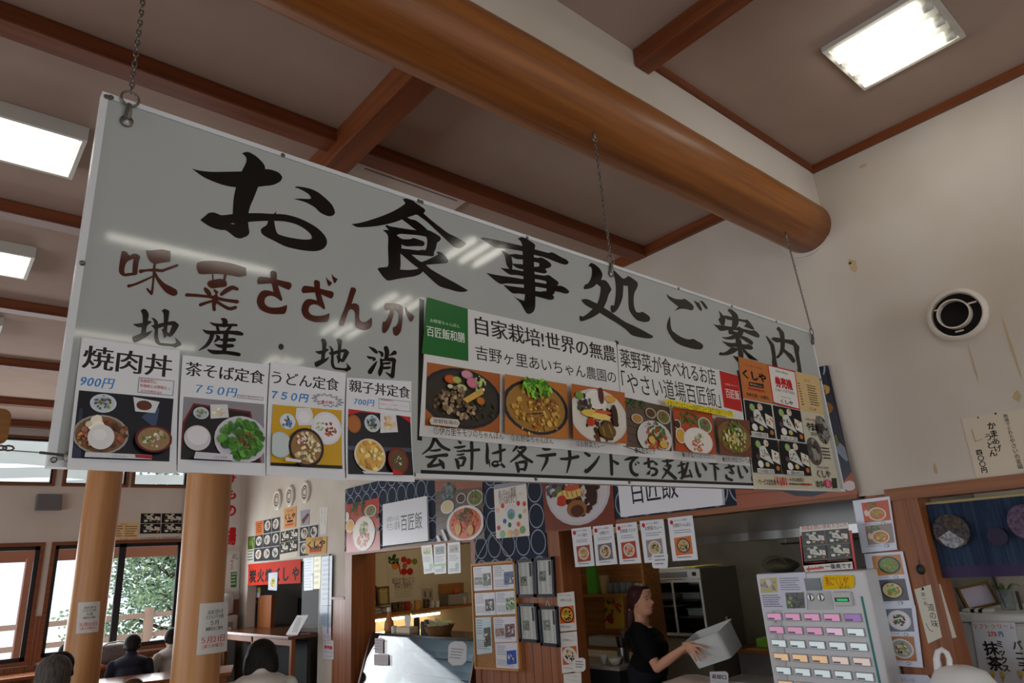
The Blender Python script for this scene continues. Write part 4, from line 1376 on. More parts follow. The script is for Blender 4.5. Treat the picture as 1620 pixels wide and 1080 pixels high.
s.text('下呂の恵み 炭火焼き',(1098,425),(1165,446), INK)
s.text('くしや',(1096,445),(1178,484), INK,0.03)
s.make('shop_notice', 'white notice paper with red border and big red characters on the signboard', 'notice')
s = sign_sheet(R6,0.004)
s.paper([(1190,268),(1340,305),(1372,545),(1222,515)],(206,178,128))
s.text('メニュー',(1246,314),(1288,342), RED,0.02)
s.dashes((1205,340),(1250,492),9,(60,44,40),3,0.4)
s.dashes((1262,352),(1350,500),9,(60,44,40),7,0.4)
s.text('くしや',(1278,495),(1326,522), INK,0.02)
s.make('menu_sheet', 'beige price list at the top right corner of the signboard', 'menu')


def set_grid(s, P, names, price=True):
    """four set meals on black; P maps (0..1, 0..1) to sheet pixels"""
    for q in range(4):
        i, j = q % 2, q // 2
        c = s.photo([P(i * 0.5 + 0.01, j * 0.42 + 0.01), P(i * 0.5 + 0.49, j * 0.42 + 0.01), P(i * 0.5 + 0.49, j * 0.42 + 0.41), P(i * 0.5 + 0.01, j * 0.42 + 0.41)],(38,38,38))
        def at(u, v):
            return P(i * 0.5 + u * 0.5, j * 0.42 + v * 0.42)
        rx = abs(P(0.06,0)[0] - P(0,0)[0])
        ry = abs(P(0,0.055)[1] - P(0,0)[1])
        s.poly([at(0.30,0.25), at(0.50,0.22), at(0.75,0.72), at(0.30,0.55)],(206,208,204), c)
        s.blobs(*at(0.45,0.45), rx * 1.1, ry * 0.7,((110,96,70),(80,84,60),(150,110,60)),16,0.25,3 + q, c)
        s.oval(*at(0.27,0.2), rx * 0.75, ry * 0.75,(150,176,110), c,14)
        s.oval(*at(0.55,0.15), rx * 0.7, ry * 0.7,(214,206,196), c,14)
        s.blobs(*at(0.55,0.15), rx * 0.4, ry * 0.4,((206,120,70),),5,0.4, q, c)
        s.poly([at(0.7,0.3), at(0.95,0.38), at(0.95,0.72), at(0.7,0.62)],(216,214,204), c)
        s.blobs(*at(0.82,0.5), rx * 0.8, ry * 0.8,((196,110,70),(110,130,60),(220,210,190)),10,0.3, q + 9, c)
        s.oval(*at(0.2,0.55), rx * 0.6, ry * 0.6,(90,70,80), c,14)
        s.oval(*at(0.27,0.74), rx * 0.8, ry * 0.75,(226,224,218), c,14)
        s.oval(*at(0.5,0.74), rx * 0.6, ry * 0.5,(196,180,120), c,14)
        s.oval(*at(0.85,0.82), rx * 0.5, ry * 0.5,(190,120,60), c,14)
        if names:
            s.poly([at(0.12,0.86), at(0.70,0.86), at(0.70,0.98), at(0.12,0.98)],(220,218,210), c)
            s.text(names[q], at(0.14,0.875), at(0.68,0.97), INK,0.02)


def bil(a, b, c, d):
    return lambda u, v: ((a[0] * (1 - u) + b[0] * u) * (1 - v) + (d[0] * (1 - u) + c[0] * u) * v,(a[1] * (1 - u) + b[1] * u) * (1 - v) + (d[1] * (1 - u) + c[1] * u) * v)


SETS = ('やまめ塩焼き定食', 'やまめこがし定食', 'やまめ唐揚げ定食', 'よつ葉豚の角煮定食')
s = sign_sheet(R6,0.004)
s.paper([(862,440),(1222,515),(1300,1015),(930,1005)],(206,196,170))
P = bil((862,440),(1222,515),(1300,1018),(930,1005))
s.photo([P(0,0), P(1,0), P(1,0.845), P(0,0.845)],(210,206,196))
set_grid(s, P, SETS)
s.text('サービス定食各',(940,950),(1052,992), INK,0.02)
s.text('¥1,100',(1050,938),(1126,1000), RED,0.04)
s.text('※1日20食限定',(1135,942),(1232,972), INK,0.02)
s.dashes((1135,978),(1290,1000),1,(60,50,50),3,0.6)
s.dashes((1215,978),(1290,1000),1, RED,6,0.6)
s.make('set_meal_sheet', 'black sheet of four tray meals at the right end of the signboard', 'poster')
s = sign_sheet(R6,0.004)
s.paper([(1222,515),(1372,545),(1478,1024),(1300,1015)],(196,192,172))
for (x, y, a1, a2, col) in ((1362,640,40,88,(104,102,98)),(1310,775,44,88,(96,84,82))):
    s.oval(x, y, a1, a2, col)
    s.blobs(x, y, a1 * 0.8, a2 * 0.8,((60,58,58),(136,132,124),(84,80,78)),30,0.3, x)
s.text('川魚の王様',(1246,562),(1320,590), RED)
s.text('やまめ',(1256,590),(1338,652), INK,0.03)
s.dashes((1285,655),(1335,685),2, INK,3)
s.dashes((1350,750),(1425,838),4, INK,5,0.4)
s.text('下呂の恵み 炭火焼き',(1320,868),(1400,888), INK)
s.text('くしや',(1320,892),(1412,945), INK,0.02)
s.text('食事',(1312,960),(1368,1004), INK,0.02)
s.oval(1392,980,24,26,(190,70,100))
s.text('呂',(1380,962),(1404,998),(230,190,200))
s.poly([(1418,945),(1445,945),(1452,1008),(1425,1008)],(60,64,46))
s.make('fish_sheet', 'beige sheet with grey river fish at the lower right corner of the signboard', 'poster')
# ------------------------------------------------------------------ panel over the shop openings
Zb = reg(530,740,3.175)
Zc = reg(720,740,3.177)
Zd = reg(900,760,3.376)
Ze = reg(1180,760,3.375)
Zf = reg(1330,740,3.176)
Zg = reg(360,740,3.175)
Zh = reg(0,740,3.177)

PX = 4.165   # face of the panel


def ring_wallpaper():
    """slate wallpaper with rows of thin pale rings"""
    m = bpy.data.materials.new('ring_wallpaper')
    m.use_nodes = True
    nt = m.node_tree
    bs = nt.nodes['Principled BSDF']
    bs.inputs['Roughness'].default_value = 0.8
    bs.inputs['Specular IOR Level'].default_value = 0.15
    tc = nt.nodes.new('ShaderNodeTexCoord')
    sp = nt.nodes.new('ShaderNodeSeparateXYZ')
    nt.links.new(tc.outputs['Object'], sp.inputs[0])

    def mth(op, a, b=None):
        n = nt.nodes.new('ShaderNodeMath')
        n.operation = op
        for i, q in enumerate((a, b)):
            if q is None:
                continue
            if isinstance(q,(int, float)):
                n.inputs[i].default_value = q
            else:
                nt.links.new(q, n.inputs[i])
        return n.outputs[0]
    def rings(oy, oz):
        py, pz = 0.205,0.222
        y = mth('SUBTRACT', mth('FRACT', mth('ADD', mth('DIVIDE', sp.outputs[1], py), oy)),0.5)
        z = mth('SUBTRACT', mth('FRACT', mth('ADD', mth('DIVIDE', sp.outputs[2], pz), oz)),0.5)
        y = mth('MULTIPLY', y,2.0)
        z = mth('MULTIPLY', z,2.0)
        d = mth('SQRT', mth('ADD', mth('MULTIPLY', y, y), mth('MULTIPLY', z, z)))
        return mth('LESS_THAN', mth('ABSOLUTE', mth('SUBTRACT', d,0.91)),0.05)
    a = rings(0.0,0.0)
    mx = nt.nodes.new('ShaderNodeMix')
    mx.data_type = 'RGBA'
    nt.links.new(a, mx.inputs[0])
    mx.inputs[6].default_value = (*lin((46,52,66)),1)
    mx.inputs[7].default_value = (*lin((150,162,182)),1)
    nt.links.new(mx.outputs[2], bs.inputs['Base Color'])
    return m


mb = MB()
mb.box((PX,1.775,1.966),(XW - 0.001,8.165,2.74))
mb.box((PX,4.44,1.72),(XW - 0.021,5.46,1.965))
structure(mb.build('wall_panel', ring_wallpaper(), origin=(PX,1.775,1.966)), 'dark slate panel with pale rings over the shop openings')


def psheet(R, off=0.004, X=PX, **k):
    return Sheet((X - off,3.0,2.2),(-1,0,0), R, **k)


# pasta photo
s = psheet(Zb)
s.paper([(57,185),(222,148),(227,412),(57,425)],(180,62,40))
c = s.photo([(57,185),(222,148),(227,412),(57,425)],(176,56,34))
s.blobs(118,208,40,42,((60,84,40),(84,112,56),(44,66,34)),50,0.2,3, c)
s.dish(180,215,30,30,(206,200,190),(110,130,60),[(((80,120,50),(150,50,90)),18,0.24)],4, c)
s.dish(78,292,22,34,(216,206,190),(210,160,60),[],1, c)
s.oval(62,245,12,24,(220,214,208), c)
s.dish(146,328,57,88,(214,206,196),(224,214,204),[(((190,70,34),(206,96,44)),40,0.18,-0.05,0.35,0.5),(((130,150,60),(166,180,90),(80,110,40)),26,0.2,0,-0.3,0.36)],7, c,0.9)
s.poly([(208,230),(228,226),(226,250),(208,252)],(40,34,30), c)
s.poly([(204,300),(226,300),(226,316),(206,316)],(40,34,30), c)
s.make('food_photo', 'pasta photo print with red table at the left end of the slate panel', 'photo', GLOSS, 'food photos on the slate panel')
# white name plate
NAME = (60,64,74)
s = psheet(Zb, thick=0.02)
s.paper([(247,183),(468,140),(475,365),(247,392)],(228,230,236))
s.text('百匠飯',(338,236),(446,304),(30,32,40),0.006)
s.text('やさい道場',(268,276),(334,308),(110,114,124))
s.text('お野菜ちゃんぽん',(268,246),(332,262),(130,134,144))
s.make('shop_nameplate', 'smaller white name board with brush writing between the pasta and pizza photos', 'sign', GLOSS)
# pizza photo
s = psheet(Zb)
q = [(502,60),(740,62),(752,355),(510,372)]
s.paper(q,(96,84,74))
c = s.photo(q,(98,84,74))
for k in range(6):
    s.line([(505,180 + 34 * k),(600,160 + 30 * k)],(66,56,48),0.006)
s.poly([(500,60),(745,60),(745,95),(500,120)],(150,96,76), c)
s.blobs(570,118,44,40,((90,110,120),(70,100,60),(120,140,150),(60,80,50)),50,0.22,3, c)
s.dish(566,196,34,34,(216,214,210),(206,190,150),[],1, c)
s.dish(635,152,24,26,(206,204,200),(70,44,34),[],1, c)
s.dish(705,150,42,42,(196,180,156),(90,110,50),[(((80,110,46),(140,50,60),(120,150,70)),26,0.24,0,-0.25,0.6)],5, c)
s.dish(655,278,98,92,(216,214,212),(206,96,40),[(((196,70,26),(176,50,24),(214,120,56)),70,0.13,0,0,0.72),(((54,84,40),(84,116,56),(40,62,34)),46,0.16,0.02,-0.42,0.4),(((80,40,40),),10,0.16,-0.5,-0.6,0.2)],6, c,0.85)
s.oval(625,306,16,28,(206,160,70), c)
s.oval(687,310,16,26,(200,152,66), c)
s.poly([(538,310),(550,308),(572,362),(560,366)],(206,208,212), c)
s.poly([(514,340),(524,338),(540,368),(526,370)],(206,208,212), c)
s.make('food_photo', 'pizza photo print with salad bowls on the slate panel', 'photo', GLOSS, 'food photos on the slate panel')
# child's drawing in a plastic sleeve
s = psheet(Zc)
s.paper([(195,108),(358,80),(375,340),(207,355)],(226,220,214))
for (x, y, col) in ((239,190,(206,70,40)),(318,178,(190,30,60)),(348,180,(206,80,30)),(327,243,(30,120,70)),(250,267,(30,90,170)),(275,286,(20,110,60)),(319,282,(226,90,40)),(220,301,(200,40,80)),(350,215,(216,190,150)),(215,212,(226,190,160))):
    s.oval(x, y,10,14, col, None,6)
s.oval(282,232,20,28,(120,160,190))
s.oval(282,240,14,16,(90,150,110))
for k in range(6):
    s.line([(282 + 24 * math.cos(k * 0.5 - 2.8),222 + 30 * math.sin(k * 0.5 - 2.8)),(282 + 30 * math.cos(k * 0.5 - 2.8),222 + 42 * math.sin(k * 0.5 - 2.8))],(190,150,90),0.004)
s.text('あいちゃん農園',(218,110),(306,142),(120,96,84))
s.text('いつもありがとう',(222,146),(312,170),(120,96,84))
for (x, y, col) in ((240,332,(150,190,140)),(275,330,(226,196,140)),(308,324,(206,170,140)),(340,310,(120,160,100))):
    s.oval(x, y,14,20, col)
s.text('やさい',(278,312),(330,340),(210,170,120))
s.line([(330,120),(326,140)],(200,160,120),0.004)
s.line([(320,130),(340,128)],(200,160,120),0.004)
s.poly([(196,84),(360,64),(361,80),(195,107)],(150,156,166))
s.make('child_drawing', 'drawing with coloured dots in a clear sleeve on the slate panel', 'drawing', GLOSS)
# curry photo
s = psheet(Zc)
q = [(425,-60),(785,-90),(805,288),(456,315)]
s.paper(q,(120,62,44))
c = s.photo(q,(122,62,44))
s.dish(610,110,172,180,(196,192,200),(206,202,206),[(((84,40,26),(60,30,20),(104,56,34)),60,0.18,0.02,0.05,0.62)],9, c,0.92)
s.blobs(500,90,40,60,((70,46,70),(100,80,110),(90,110,80)),36,0.25,4, c)
for (x, y, a1, a2, col) in ((580,130,70,26,(226,190,110)),(540,165,24,28,(190,52,34)),(615,205,52,44,(150,100,50)),(618,215,34,30,(84,44,28)),(590,100,40,16,(196,90,60)),(690,130,26,60,(60,34,30))):
    s.oval(x, y, a1, a2, col, c)
for k in range(5):
    s.line([(540 + 24 * k,118),(548 + 24 * k,146)],(130,80,40),0.008)
s.make('food_photo', 'curry plate photo print right of the drawing on the slate panel', 'photo', GLOSS, 'food photos on the slate panel')
# second name plate
s = psheet(Zd, thick=0.03)
s.paper([(265,-90),(818,-140),(835,130),(290,195)],(230,232,238))
s.text('百匠飯',(330,-20),(600,92),(26,30,42),0.006)
s.make('shop_nameplate', 'larger white name board half hidden under the lower edge of the signboard', 'sign', GLOSS)
# noodle bowl photo at the right end
s = psheet(lambda x, y: (x, y))
q = [(1150,640),(1305,627),(1357,780),(1168,804)]
q = [(1140,600),(1307,592),(1357,781),(1167,804)]
s.paper(q,(150,74,40))
c = s.photo(q,(156,78,42))
for k in range(7):
    s.line([(1150,640 + 24 * k),(1345,622 + 24 * k)],(124,58,30),0.006, c)
s.dish(1262,668,108,120,(34,42,60),(40,44,56),[(((140,96,50),(90,100,50),(180,140,70)),60,0.16,0,0,0.6)],3, c,0.82)
s.poly([(1330,700),(1352,722),(1340,730),(1322,712)],(120,130,150), c)
s.oval(1345,768,10,8,(206,190,190), c)
s.make('food_photo', 'dark noodle bowl photo print at the right end of the panel behind the signboard', 'photo', GLOSS, 'food photos on the slate panel')

# five hanging menu cards over the kitchen opening
CARDS = (('チーズ焼き',[(13,258),(118,245),(138,455),(35,462)], 'cheese'),('お野菜ピザ',[(128,245),(235,233),(260,445),(145,455)], 'pizza'),('お野菜パスタ',[(250,232),(362,220),(388,440),(272,447)], 'pasta'),
         ('お野菜カレー',[(378,215),(505,205),(530,430),(405,440)], 'curry'),('お野菜ちゃんぽん',[(527,200),(660,185),(690,422),(555,430)], 'noodles'))
LAB = {'cheese': 'menu card with a cheese bake picture, leftmost of the five over the kitchen opening', 'pizza': 'menu card with a pizza picture, second from left over the kitchen opening', 'pasta': 'menu card with a pasta picture, middle of the five over the kitchen opening',
       'curry': 'menu card with a curry picture and a small note stuck to its corner', 'noodles': 'menu card with a noodle bowl picture, rightmost of the five over the kitchen opening'}
for i,(t, q, kk) in enumerate(CARDS):
    s = Sheet((XW - 0.042 - 0.002 * i,3.0,1.8),(-1,0,0), Zd)
    s.paper(q,(226,228,234))
    P = bil(*q)
    s.oval(*P(0.14,0.11),9,12,(196,40,50))
    s.text('あいちゃん農園の', P(0.26,0.05), P(0.78,0.1),(80,80,84))
    s.text(t, P(0.18 if len(t) > 5 else 0.3,0.145), P(0.9 if len(t) > 5 else 0.76,0.235), INK,0.01)
    s.dashes(P(0.2,0.30), P(0.9,0.40),2,(120,124,130), i,0.35)
    c = s.photo([P(0.16,0.47), P(0.84,0.45), P(0.84,0.86), P(0.16,0.88)], {'cheese': (166,80,50), 'pizza': (120,116,110), 'pasta': (176,70,46), 'curry': (150,140,140), 'noodles': (206,110,40)}[kk])
    rx, ry = abs(P(0.27,0)[0] - P(0,0)[0]), abs(P(0,0.17)[1] - P(0,0)[1])
    bits = {'cheese': [(((206,190,130),(130,150,70),(200,120,60)),30,0.22)], 'pizza': [(((200,90,40),(80,110,50),(216,200,170)),30,0.22)], 'pasta': [(((196,80,40),(200,190,150)),24,0.22)], 'curry': [(((60,40,30),(206,180,110),(110,130,60)),24,0.22)], 'noodles': [(((206,160,60),(110,150,60),(60,40,40)),30,0.22)]}[kk]
    s.dish(*P(0.5,0.66), rx, ry,(216,212,214) if kk != 'noodles' else (40,44,60),(196,170,140), bits, i, c)
    s.dashes(P(0.2,0.91), P(0.8,0.95),1,(120,124,130), i + 9,0.6)
    s.make('menu_card', LAB[kk], 'menu card', GLOSS, 'menu cards hanging over the kitchen opening')
s = Sheet((XW - 0.054,3.0,1.8),(-1,0,0), Zd)
s.paper([(442,400),(450,392),(522,388),(530,396),(528,462),(520,468),(455,468),(446,460)],(224,226,230))
s.dashes((455,402),(520,458),3,(110,112,120),4,0.35)
s.make('paper_note', 'small rounded handwritten note stuck on the curry menu card', 'note')

# three leaflets under the lintel of the drinks stall
for i,(q, lb) in enumerate((([(432,392),(486,385),(500,525),(448,533)], 'left leaflet, curling, of three under the stall lintel'),([(496,386),(557,378),(560,528),(500,534)], 'middle leaflet with a green band of three under the stall lintel'),([(565,376),(628,370),(632,526),(568,532)], 'right leaflet of three under the stall lintel'))):
    s = Sheet((XW - 0.04 - 0.002 * i,6.5,1.8),(-1,0,0), Zb)
    s.paper(q,(222,226,228))
    P = bil(*q)
    c = s.photo([P(0.12,0.08), P(0.88,0.08), P(0.88,0.34), P(0.12,0.34)],((190,196,110),(120,130,140),(176,170,160))[i])
    s.blobs(*P(0.5,0.22),16,12,((60,90,40),(80,80,90),(150,150,140)),18,0.3, i, c)
    s.dashes(P(0.12,0.40), P(0.88,0.62),4,(130,140,140), i,0.4)
    s.oval(*P(0.72,0.76),9,14,(150,190,160))
    if i == 1:
        s.poly([P(0.05,0.66), P(0.95,0.66), P(0.95,0.74), P(0.05,0.74)],(120,190,110))
    s.dashes(P(0.12,0.84), P(0.88,0.96),2,(100,110,120), i + 5,0.4)
    s.make('leaflet', lb, 'leaflet', GLOSS, 'leaflets under the stall lintel')

# ------------------------------------------------------------------ cork board and framed newspaper cuttings
CORK = mat('cork',(176,128,76),0.8, noise=((60,60,60),(150,104,58),3))
root = thing('cork_board', 'cork board pinned with printed pages, hung by a string on the boarded wall', 'notice board',(XW - 0.05,4.95,1.2))
q = [onX(*Zc(*p), XW - 0.045) for p in ((85,488),(297,468),(328,1015),(105,1003))]
MB().prism(q,(0.018,0,0)).build('cork_panel', CORK, root)
mb = MB()
for i in range(4):
    a, b = q[i], q[(i + 1) % 4]
    d = (b - a).normalized()
    n = Vector((1,0,0)).cross(d)
    mb.obox((a + b) / 2 + Vector((0.004,0,0)), d * ((b - a).length / 2 + 0.008), n * 0.009,(0.016,0,0))
mb.build('frame', mat('pine_frame',(190,134,74),0.5), root)
nail = onX(777,843, PX - 0.012)
mb = MB()
for e in (q[0] + Vector((0.0,-0.02,0)), q[1] + Vector((0,0.02,0))):
    mb.tube([nail, e],0.003,6)
mb.build('string', mat('white_string',(206,206,206),0.7), root)
PAGES = [([(90,498),(182,492),(188,612),(96,618)], 'upper left page on the cork board with a house picture',1),([(190,490),(298,484),(302,606),(194,612)], 'upper right page on the cork board with a blue picture',2),([(98,630),(200,624),(206,738),(104,742)], 'second row left page on the cork board, mostly print',3),
         ([(203,624),(302,616),(308,732),(208,738)], 'second row right page on the cork board with a child in green',4),([(102,752),(180,748),(188,928),(110,938)], 'pale blue tall page at the lower left of the cork board',5),([(192,750),(304,746),(310,872),(200,878)], 'third row page on the cork board with four faces',6),([(202,882),(312,876),(318,1010),(208,1014)], 'lowest page on the cork board with a blue flower',7)]
for q, lb, k in PAGES:
    s = Sheet((XW - 0.047,4.95,1.2),(-1,0,0), Zc)
    s.paper(q,(196,216,222) if k == 5 else (222,224,232))
    P = bil(*q)
    rnd = random.Random(k)
    s.dashes(P(0.06,0.06), P(0.5,0.5),6,(120,122,136), k,0.4)
    s.dashes(P(0.06,0.6), P(0.9,0.94),5,(130,132,146), k + 3,0.4)
    c1 = [((110,120,110),(90,110,90)),((90,110,150),(70,80,100)),((70,74,70),(120,124,110)),((110,160,80),(60,90,160)),((80,90,80),(120,90,60)),((120,90,100),(160,130,120)),((60,90,190),(90,120,210))][k - 1]
    c = s.photo([P(0.5,0.3), P(0.94,0.28), P(0.94,0.8), P(0.5,0.82)], c1[0])
    s.blobs(*P(0.72,0.55),20,26, c1 + ((206,206,200),(60,60,60)),26,0.24, k, c)
    if k in (1,6):
        c = s.photo([P(0.06,0.45), P(0.46,0.45), P(0.46,0.75), P(0.06,0.75)], c1[1])
        s.blobs(*P(0.26,0.6),18,16, c1 + ((200,180,160),),16,0.3, k + 20, c)
    s.make('printed_page', lb, 'page', GLOSS, 'pages on the cork board')
FRB = mat('frame_dark',(26,30,44),0.35)
FR = [([(305,465),(397,455),(408,648),(315,650)], 'dark framed cutting at the upper left of the four frames'),([(400,452),(495,445),(505,648),(408,648)], 'dark framed cutting at the upper right of the four frames'),
      ([(315,680),(410,680),(425,878),(328,872)], 'dark framed cutting at the lower left of the four frames'),([(420,695),(515,695),(527,900),(435,892)], 'dark framed cutting hung by a white string at the lower right of the four frames')]
for i,(q, lb) in enumerate(FR):
    pts = [onX(*Zc(*p), XW - 0.045) for p in q]
    cc = sum(pts, Vector()) / 4
    root = thing('picture_frame', lb, 'picture frame', tuple(cc), 'framed newspaper cuttings')
    mb = MB()
    for k in range(4):
        a, b = pts[k], pts[(k + 1) % 4]
        d = (b - a).normalized()
        n = Vector((1,0,0)).cross(d)
        inw = n if (cc - a).dot(n) > 0 else -n
        mb.obox((a + b) / 2 + inw * 0.012, d * (b - a).length / 2, n * 0.012,(0.012,0,0))
    mb.build('frame', FRB, root)
    s = Sheet((XW - 0.040,4.5,1.4),(-1,0,0), Zc)
    s.paper(q,(206,208,204))
    P = bil(*q)
    for j in range(3):
        s.dashes(P(0.16 + 0.26 * j,0.10), P(0.36 + 0.26 * j,0.9),4,(150,152,150), i * 3 + j,0.5, True)
    c = s.photo([P(0.2,0.45 - 0.1 * (i % 2)), P(0.55,0.44 - 0.1 * (i % 2)), P(0.55,0.7 - 0.1 * (i % 2)), P(0.2,0.7 - 0.1 * (i % 2))],(130,140,130))
    s.blobs(*P(0.38,0.58 - 0.1 * (i % 2)),12,18,((90,96,90),(170,170,160)),14,0.3, i, c)
    s.poly([P(0.72,0.1), P(0.82,0.1), P(0.82,0.45), P(0.72,0.45)],(80,84,84))
    s.make('cutting', None, None, PAPER, parent=root)
    if i == 3:
        top = onX(*Zc(462,665), XW - 0.03)
        MB().tube([pts[0] * 0.6 + pts[1] * 0.4, top, pts[0] * 0.4 + pts[1] * 0.6],0.003,6).build('string', MATS['white_string'], root)

# papers on the kitchen post
for i,(q, t, col, lb) in enumerate((([(512,630),(598,620),(612,815),(525,822)], 'お野菜ちゃんぽん',(216,100,30), 'noodle menu paper at the top of the kitchen post'),([(527,830),(612,820),(625,1020),(538,1032)], 'お野菜カレー',(196,90,40), 'curry menu paper on the kitchen post below the noodle one'),([(545,1036),(634,1026),(640,1200),(552,1210)], 'ちゃんぽん',(206,206,206), 'lowest paper on the kitchen post, cut by the picture edge'))):
    s = Sheet((XW - 0.0315,4.36,1.2),(-1,0,0), Zc)
    s.paper(q,(214,212,206))
    P = bil(*q)
    s.text('あいちゃん農園の', P(0.2,0.05), P(0.8,0.1),(70,60,56))
    s.text(t, P(0.14,0.15), P(0.88,0.25),(40,34,34),0.01)
    c = s.photo([P(0.08,0.36), P(0.92,0.36), P(0.92,0.8), P(0.08,0.8)], col)
    if i < 2:
        rx, ry = 36,42
        s.dish(*P(0.5,0.58), rx, ry,(34,34,40) if i == 0 else (206,204,204),(206,140,40) if i == 0 else (206,200,196),[(((206,170,60),(120,140,50),(60,40,40)) if i == 0 else ((60,40,36),(206,180,120)),24,0.24)], i, c)
    s.dashes(P(0.1,0.85), P(0.8,0.95),2,(150,120,110), i)
    s.make('menu_paper', lb, 'menu', PAPER, 'menu papers on the kitchen post')
s = Sheet((XW - 0.034,4.3,1.1),(-1,0,0), Zc)
s.paper([(592,970),(605,958),(640,952),(655,962),(656,1010),(645,1022),(605,1028),(596,1015)],(216,214,208))
s.dashes((604,968),(648,1012),3,(110,110,110),4)
s.make('paper_note', 'small rounded note stuck over the curry paper on the kitchen post', 'note')

# ------------------------------------------------------------------ right wall
# round duct outlet
vc = onX(1515,498, XW)
root = thing('duct_outlet', 'round white duct outlet with a pipe stub in the bare right wall', 'vent', tuple(vc))
ax = (-1,0,0)
PVC = mat('white_pvc',(214,206,194),0.4)
MB().lathe(vc,[(0.150,0.0),(0.150,0.012),(0.142,0.024),(0.128,0.030),(0.122,0.026),(0.120,0.0)],40, ax).build('collar', PVC, root, smooth='angle')
MB().lathe(vc + Vector((0,0.004,0)),[(0.121,0.0005),(0.0001,0.001)],32, ax).build('dark_hole', mat('duct_black',(16,14,14),0.9), root)
MB().lathe(vc + Vector((0,0.008,0.002)),[(0.082,0.0),(0.082,0.045),(0.075,0.045),(0.075,0.002)],32, ax).build('pipe_stub', PVC, root, smooth='angle')
MB().lathe(vc + Vector((0,0.008,0.002)),[(0.0745,0.004),(0.0001,0.0045)],32, ax).build('pipe_inside', MATS['duct_black'], root)
mb = MB()
for k in range(3):
    an = 0.6 + 2.1 * k
    mb.box(vc + Vector((-0.02,0.095 * math.cos(an) - 0.02,0.095 * math.sin(an) - 0.004)), vc + Vector((-0.012,0.095 * math.cos(an) + 0.02,0.095 * math.sin(an) + 0.004)))
mb.build('bracket', PVC, root)

# handwritten papers
Zk = reg(1330,420,2.842)
OLD = (214,204,184)
s = Sheet((XW - 0.002,0.7,2.2),(-1,0,0), Zk)
s.paper([(543,690),(700,660),(790,648),(824,640),(824,930),(612,958)], OLD)
HW = (44,40,38)
s.R = reg(1515,640,7.467)
s.text('かま',(345,215),(420,385), HW,0.03, True)
s.text('あげ',(405,400),(480,555), HW,0.02, True)
s.text('うどん',(310,350),(420,610), HW,0.025, True)
s.text('四〇〇円',(215,540),(350,800), HW,0.035, True)
s.text('地場でとれた',(535,115),(640,395), HW,0.01, True)
s.text('やさいの釜揚',(610,405),(720,760), HW,0.01, True)
s.R = Zk
s.line([(590,735),(605,790),(640,780)],(190,160,110),0.004)
s.oval(618,683,4,4,(60,60,60))
s.oval(697,665,5,5,(40,40,50))
s.make('handwritten_menu', 'yellowed handwritten menu paper pinned above the curtain', 'menu')

# curtain in the doorway
NOREN = mat('indigo_cloth',(40,52,74),0.9, spec=0.15, noise=((14,60,3),(60,76,98),4,0.4,0.75))
NORENB = mat('violet_cloth',(64,56,84),0.9, spec=0.15)
root = thing('curtain', 'dark indigo split curtain with a patchwork circle in the doorway', 'curtain',(XW + 0.05,0.9,1.3))
ya, yb, zt, zb_ = 1.49,-0.55,1.865,1.47


def fold(y):
    return 0.010 * math.sin(y * 26) + 0.008 * math.sin(y * 11 + 1)


for y0, y1, nm in ((ya,0.905, 'cloth_panel'),(0.897, yb, 'cloth_panel')):
    MB().grid(lambda u, v: (XW + 0.06 + fold(y0 + (y1 - y0) * u) * (0.3 + v), y0 + (y1 - y0) * u, zt - (zt - zb_ - 0.055) * v),60,14).build(nm, NOREN, root, smooth=True)
    MB().grid(lambda u, v: (XW + 0.06 + fold(y0 + (y1 - y0) * u) * 1.3, y0 + (y1 - y0) * u, zb_ + 0.055 - 0.055 * v),60,2).build('hem_band', NORENB, root, smooth=True)
MB().tube([(XW + 0.06, ya, zt - 0.005),(XW + 0.06, yb, zt - 0.005)],0.008,10).build('curtain_rod', mat('bamboo',(190,170,120),0.5), root)
pc = onX(*Zf(555,318), XW + 0.03)
patch = []
for k in range(3):
    a0, a1 = math.radians((30,150,225)[k]), math.radians((150,225,390)[k])
    a0, a1 = math.radians((20,130,232)[k]), math.radians((130,232,380)[k])
    col = ((58,52,52),(52,44,70),(44,48,66))[k]
    pl = [pc + Vector((0,0,0))] + [pc + Vector((-0.001,-0.088 * math.cos(a0 + (a1 - a0) * j / 8),0.088 * math.sin(a0 + (a1 - a0) * j / 8))) for j in range(9)]
    MB().prism(pl,(0.002,0,0)).build('patch', mat('patch_cloth_%s' % ('brown', 'violet', 'navy')[k], col,0.9, noise=((70,70,70),(96,86,70),1)), root)
pl = [pc + Vector((-0.004,-0.07 * math.cos(math.radians(a)) + 0.004,0.088 * math.sin(math.radians(a)))) for a in (200,235,270,305,325)] + [pc + Vector((-0.004,0.01,0.005))]
MB().prism(pl,(0.002,0,0)).build('patch', mat('patch_cloth_white',(176,178,180),0.9, noise=((50,50,50),(110,116,130),1)), root)
pc2 = onX(*Zf(787,345), XW + 0.03)
MB().prism([pc2 + Vector((-0.001,0.045 * math.cos(k * 0.42),0.045 * math.sin(k * 0.42))) for k in range(15)],(0.002,0,0)).build('patch', mat('patch_cloth_plum',(52,46,66),0.9), root)
pc3 = onX(*Zf(925,270), XW + 0.03)
MB().prism([pc3 + Vector((-0.001,0.075 * math.cos(k * 0.42),0.085 * math.sin(k * 0.42))) for k in range(15)],(0.002,0,0)).build('patch', mat('patch_cloth_mauve',(70,58,80),0.9, noise=((70,70,70),(110,90,110),1)), root)

# small dark charm on the jamb
root = thing('hook_charm', 'small dark charm hanging on the door jamb below the curtain', 'charm', tuple(onX(*Zf(400,505), XW - 0.045)))
c0 = onX(*Zf(400,510), XW - 0.05)
MB().ball(c0,0.012,0.02,0.026,14,10).build('charm', DARKM, root, smooth=True)
MB().tube([c0 + Vector((0,0,0.024)), c0 + Vector((0.004,0,0.05))],0.002,6).build('cord', DARKM, root)

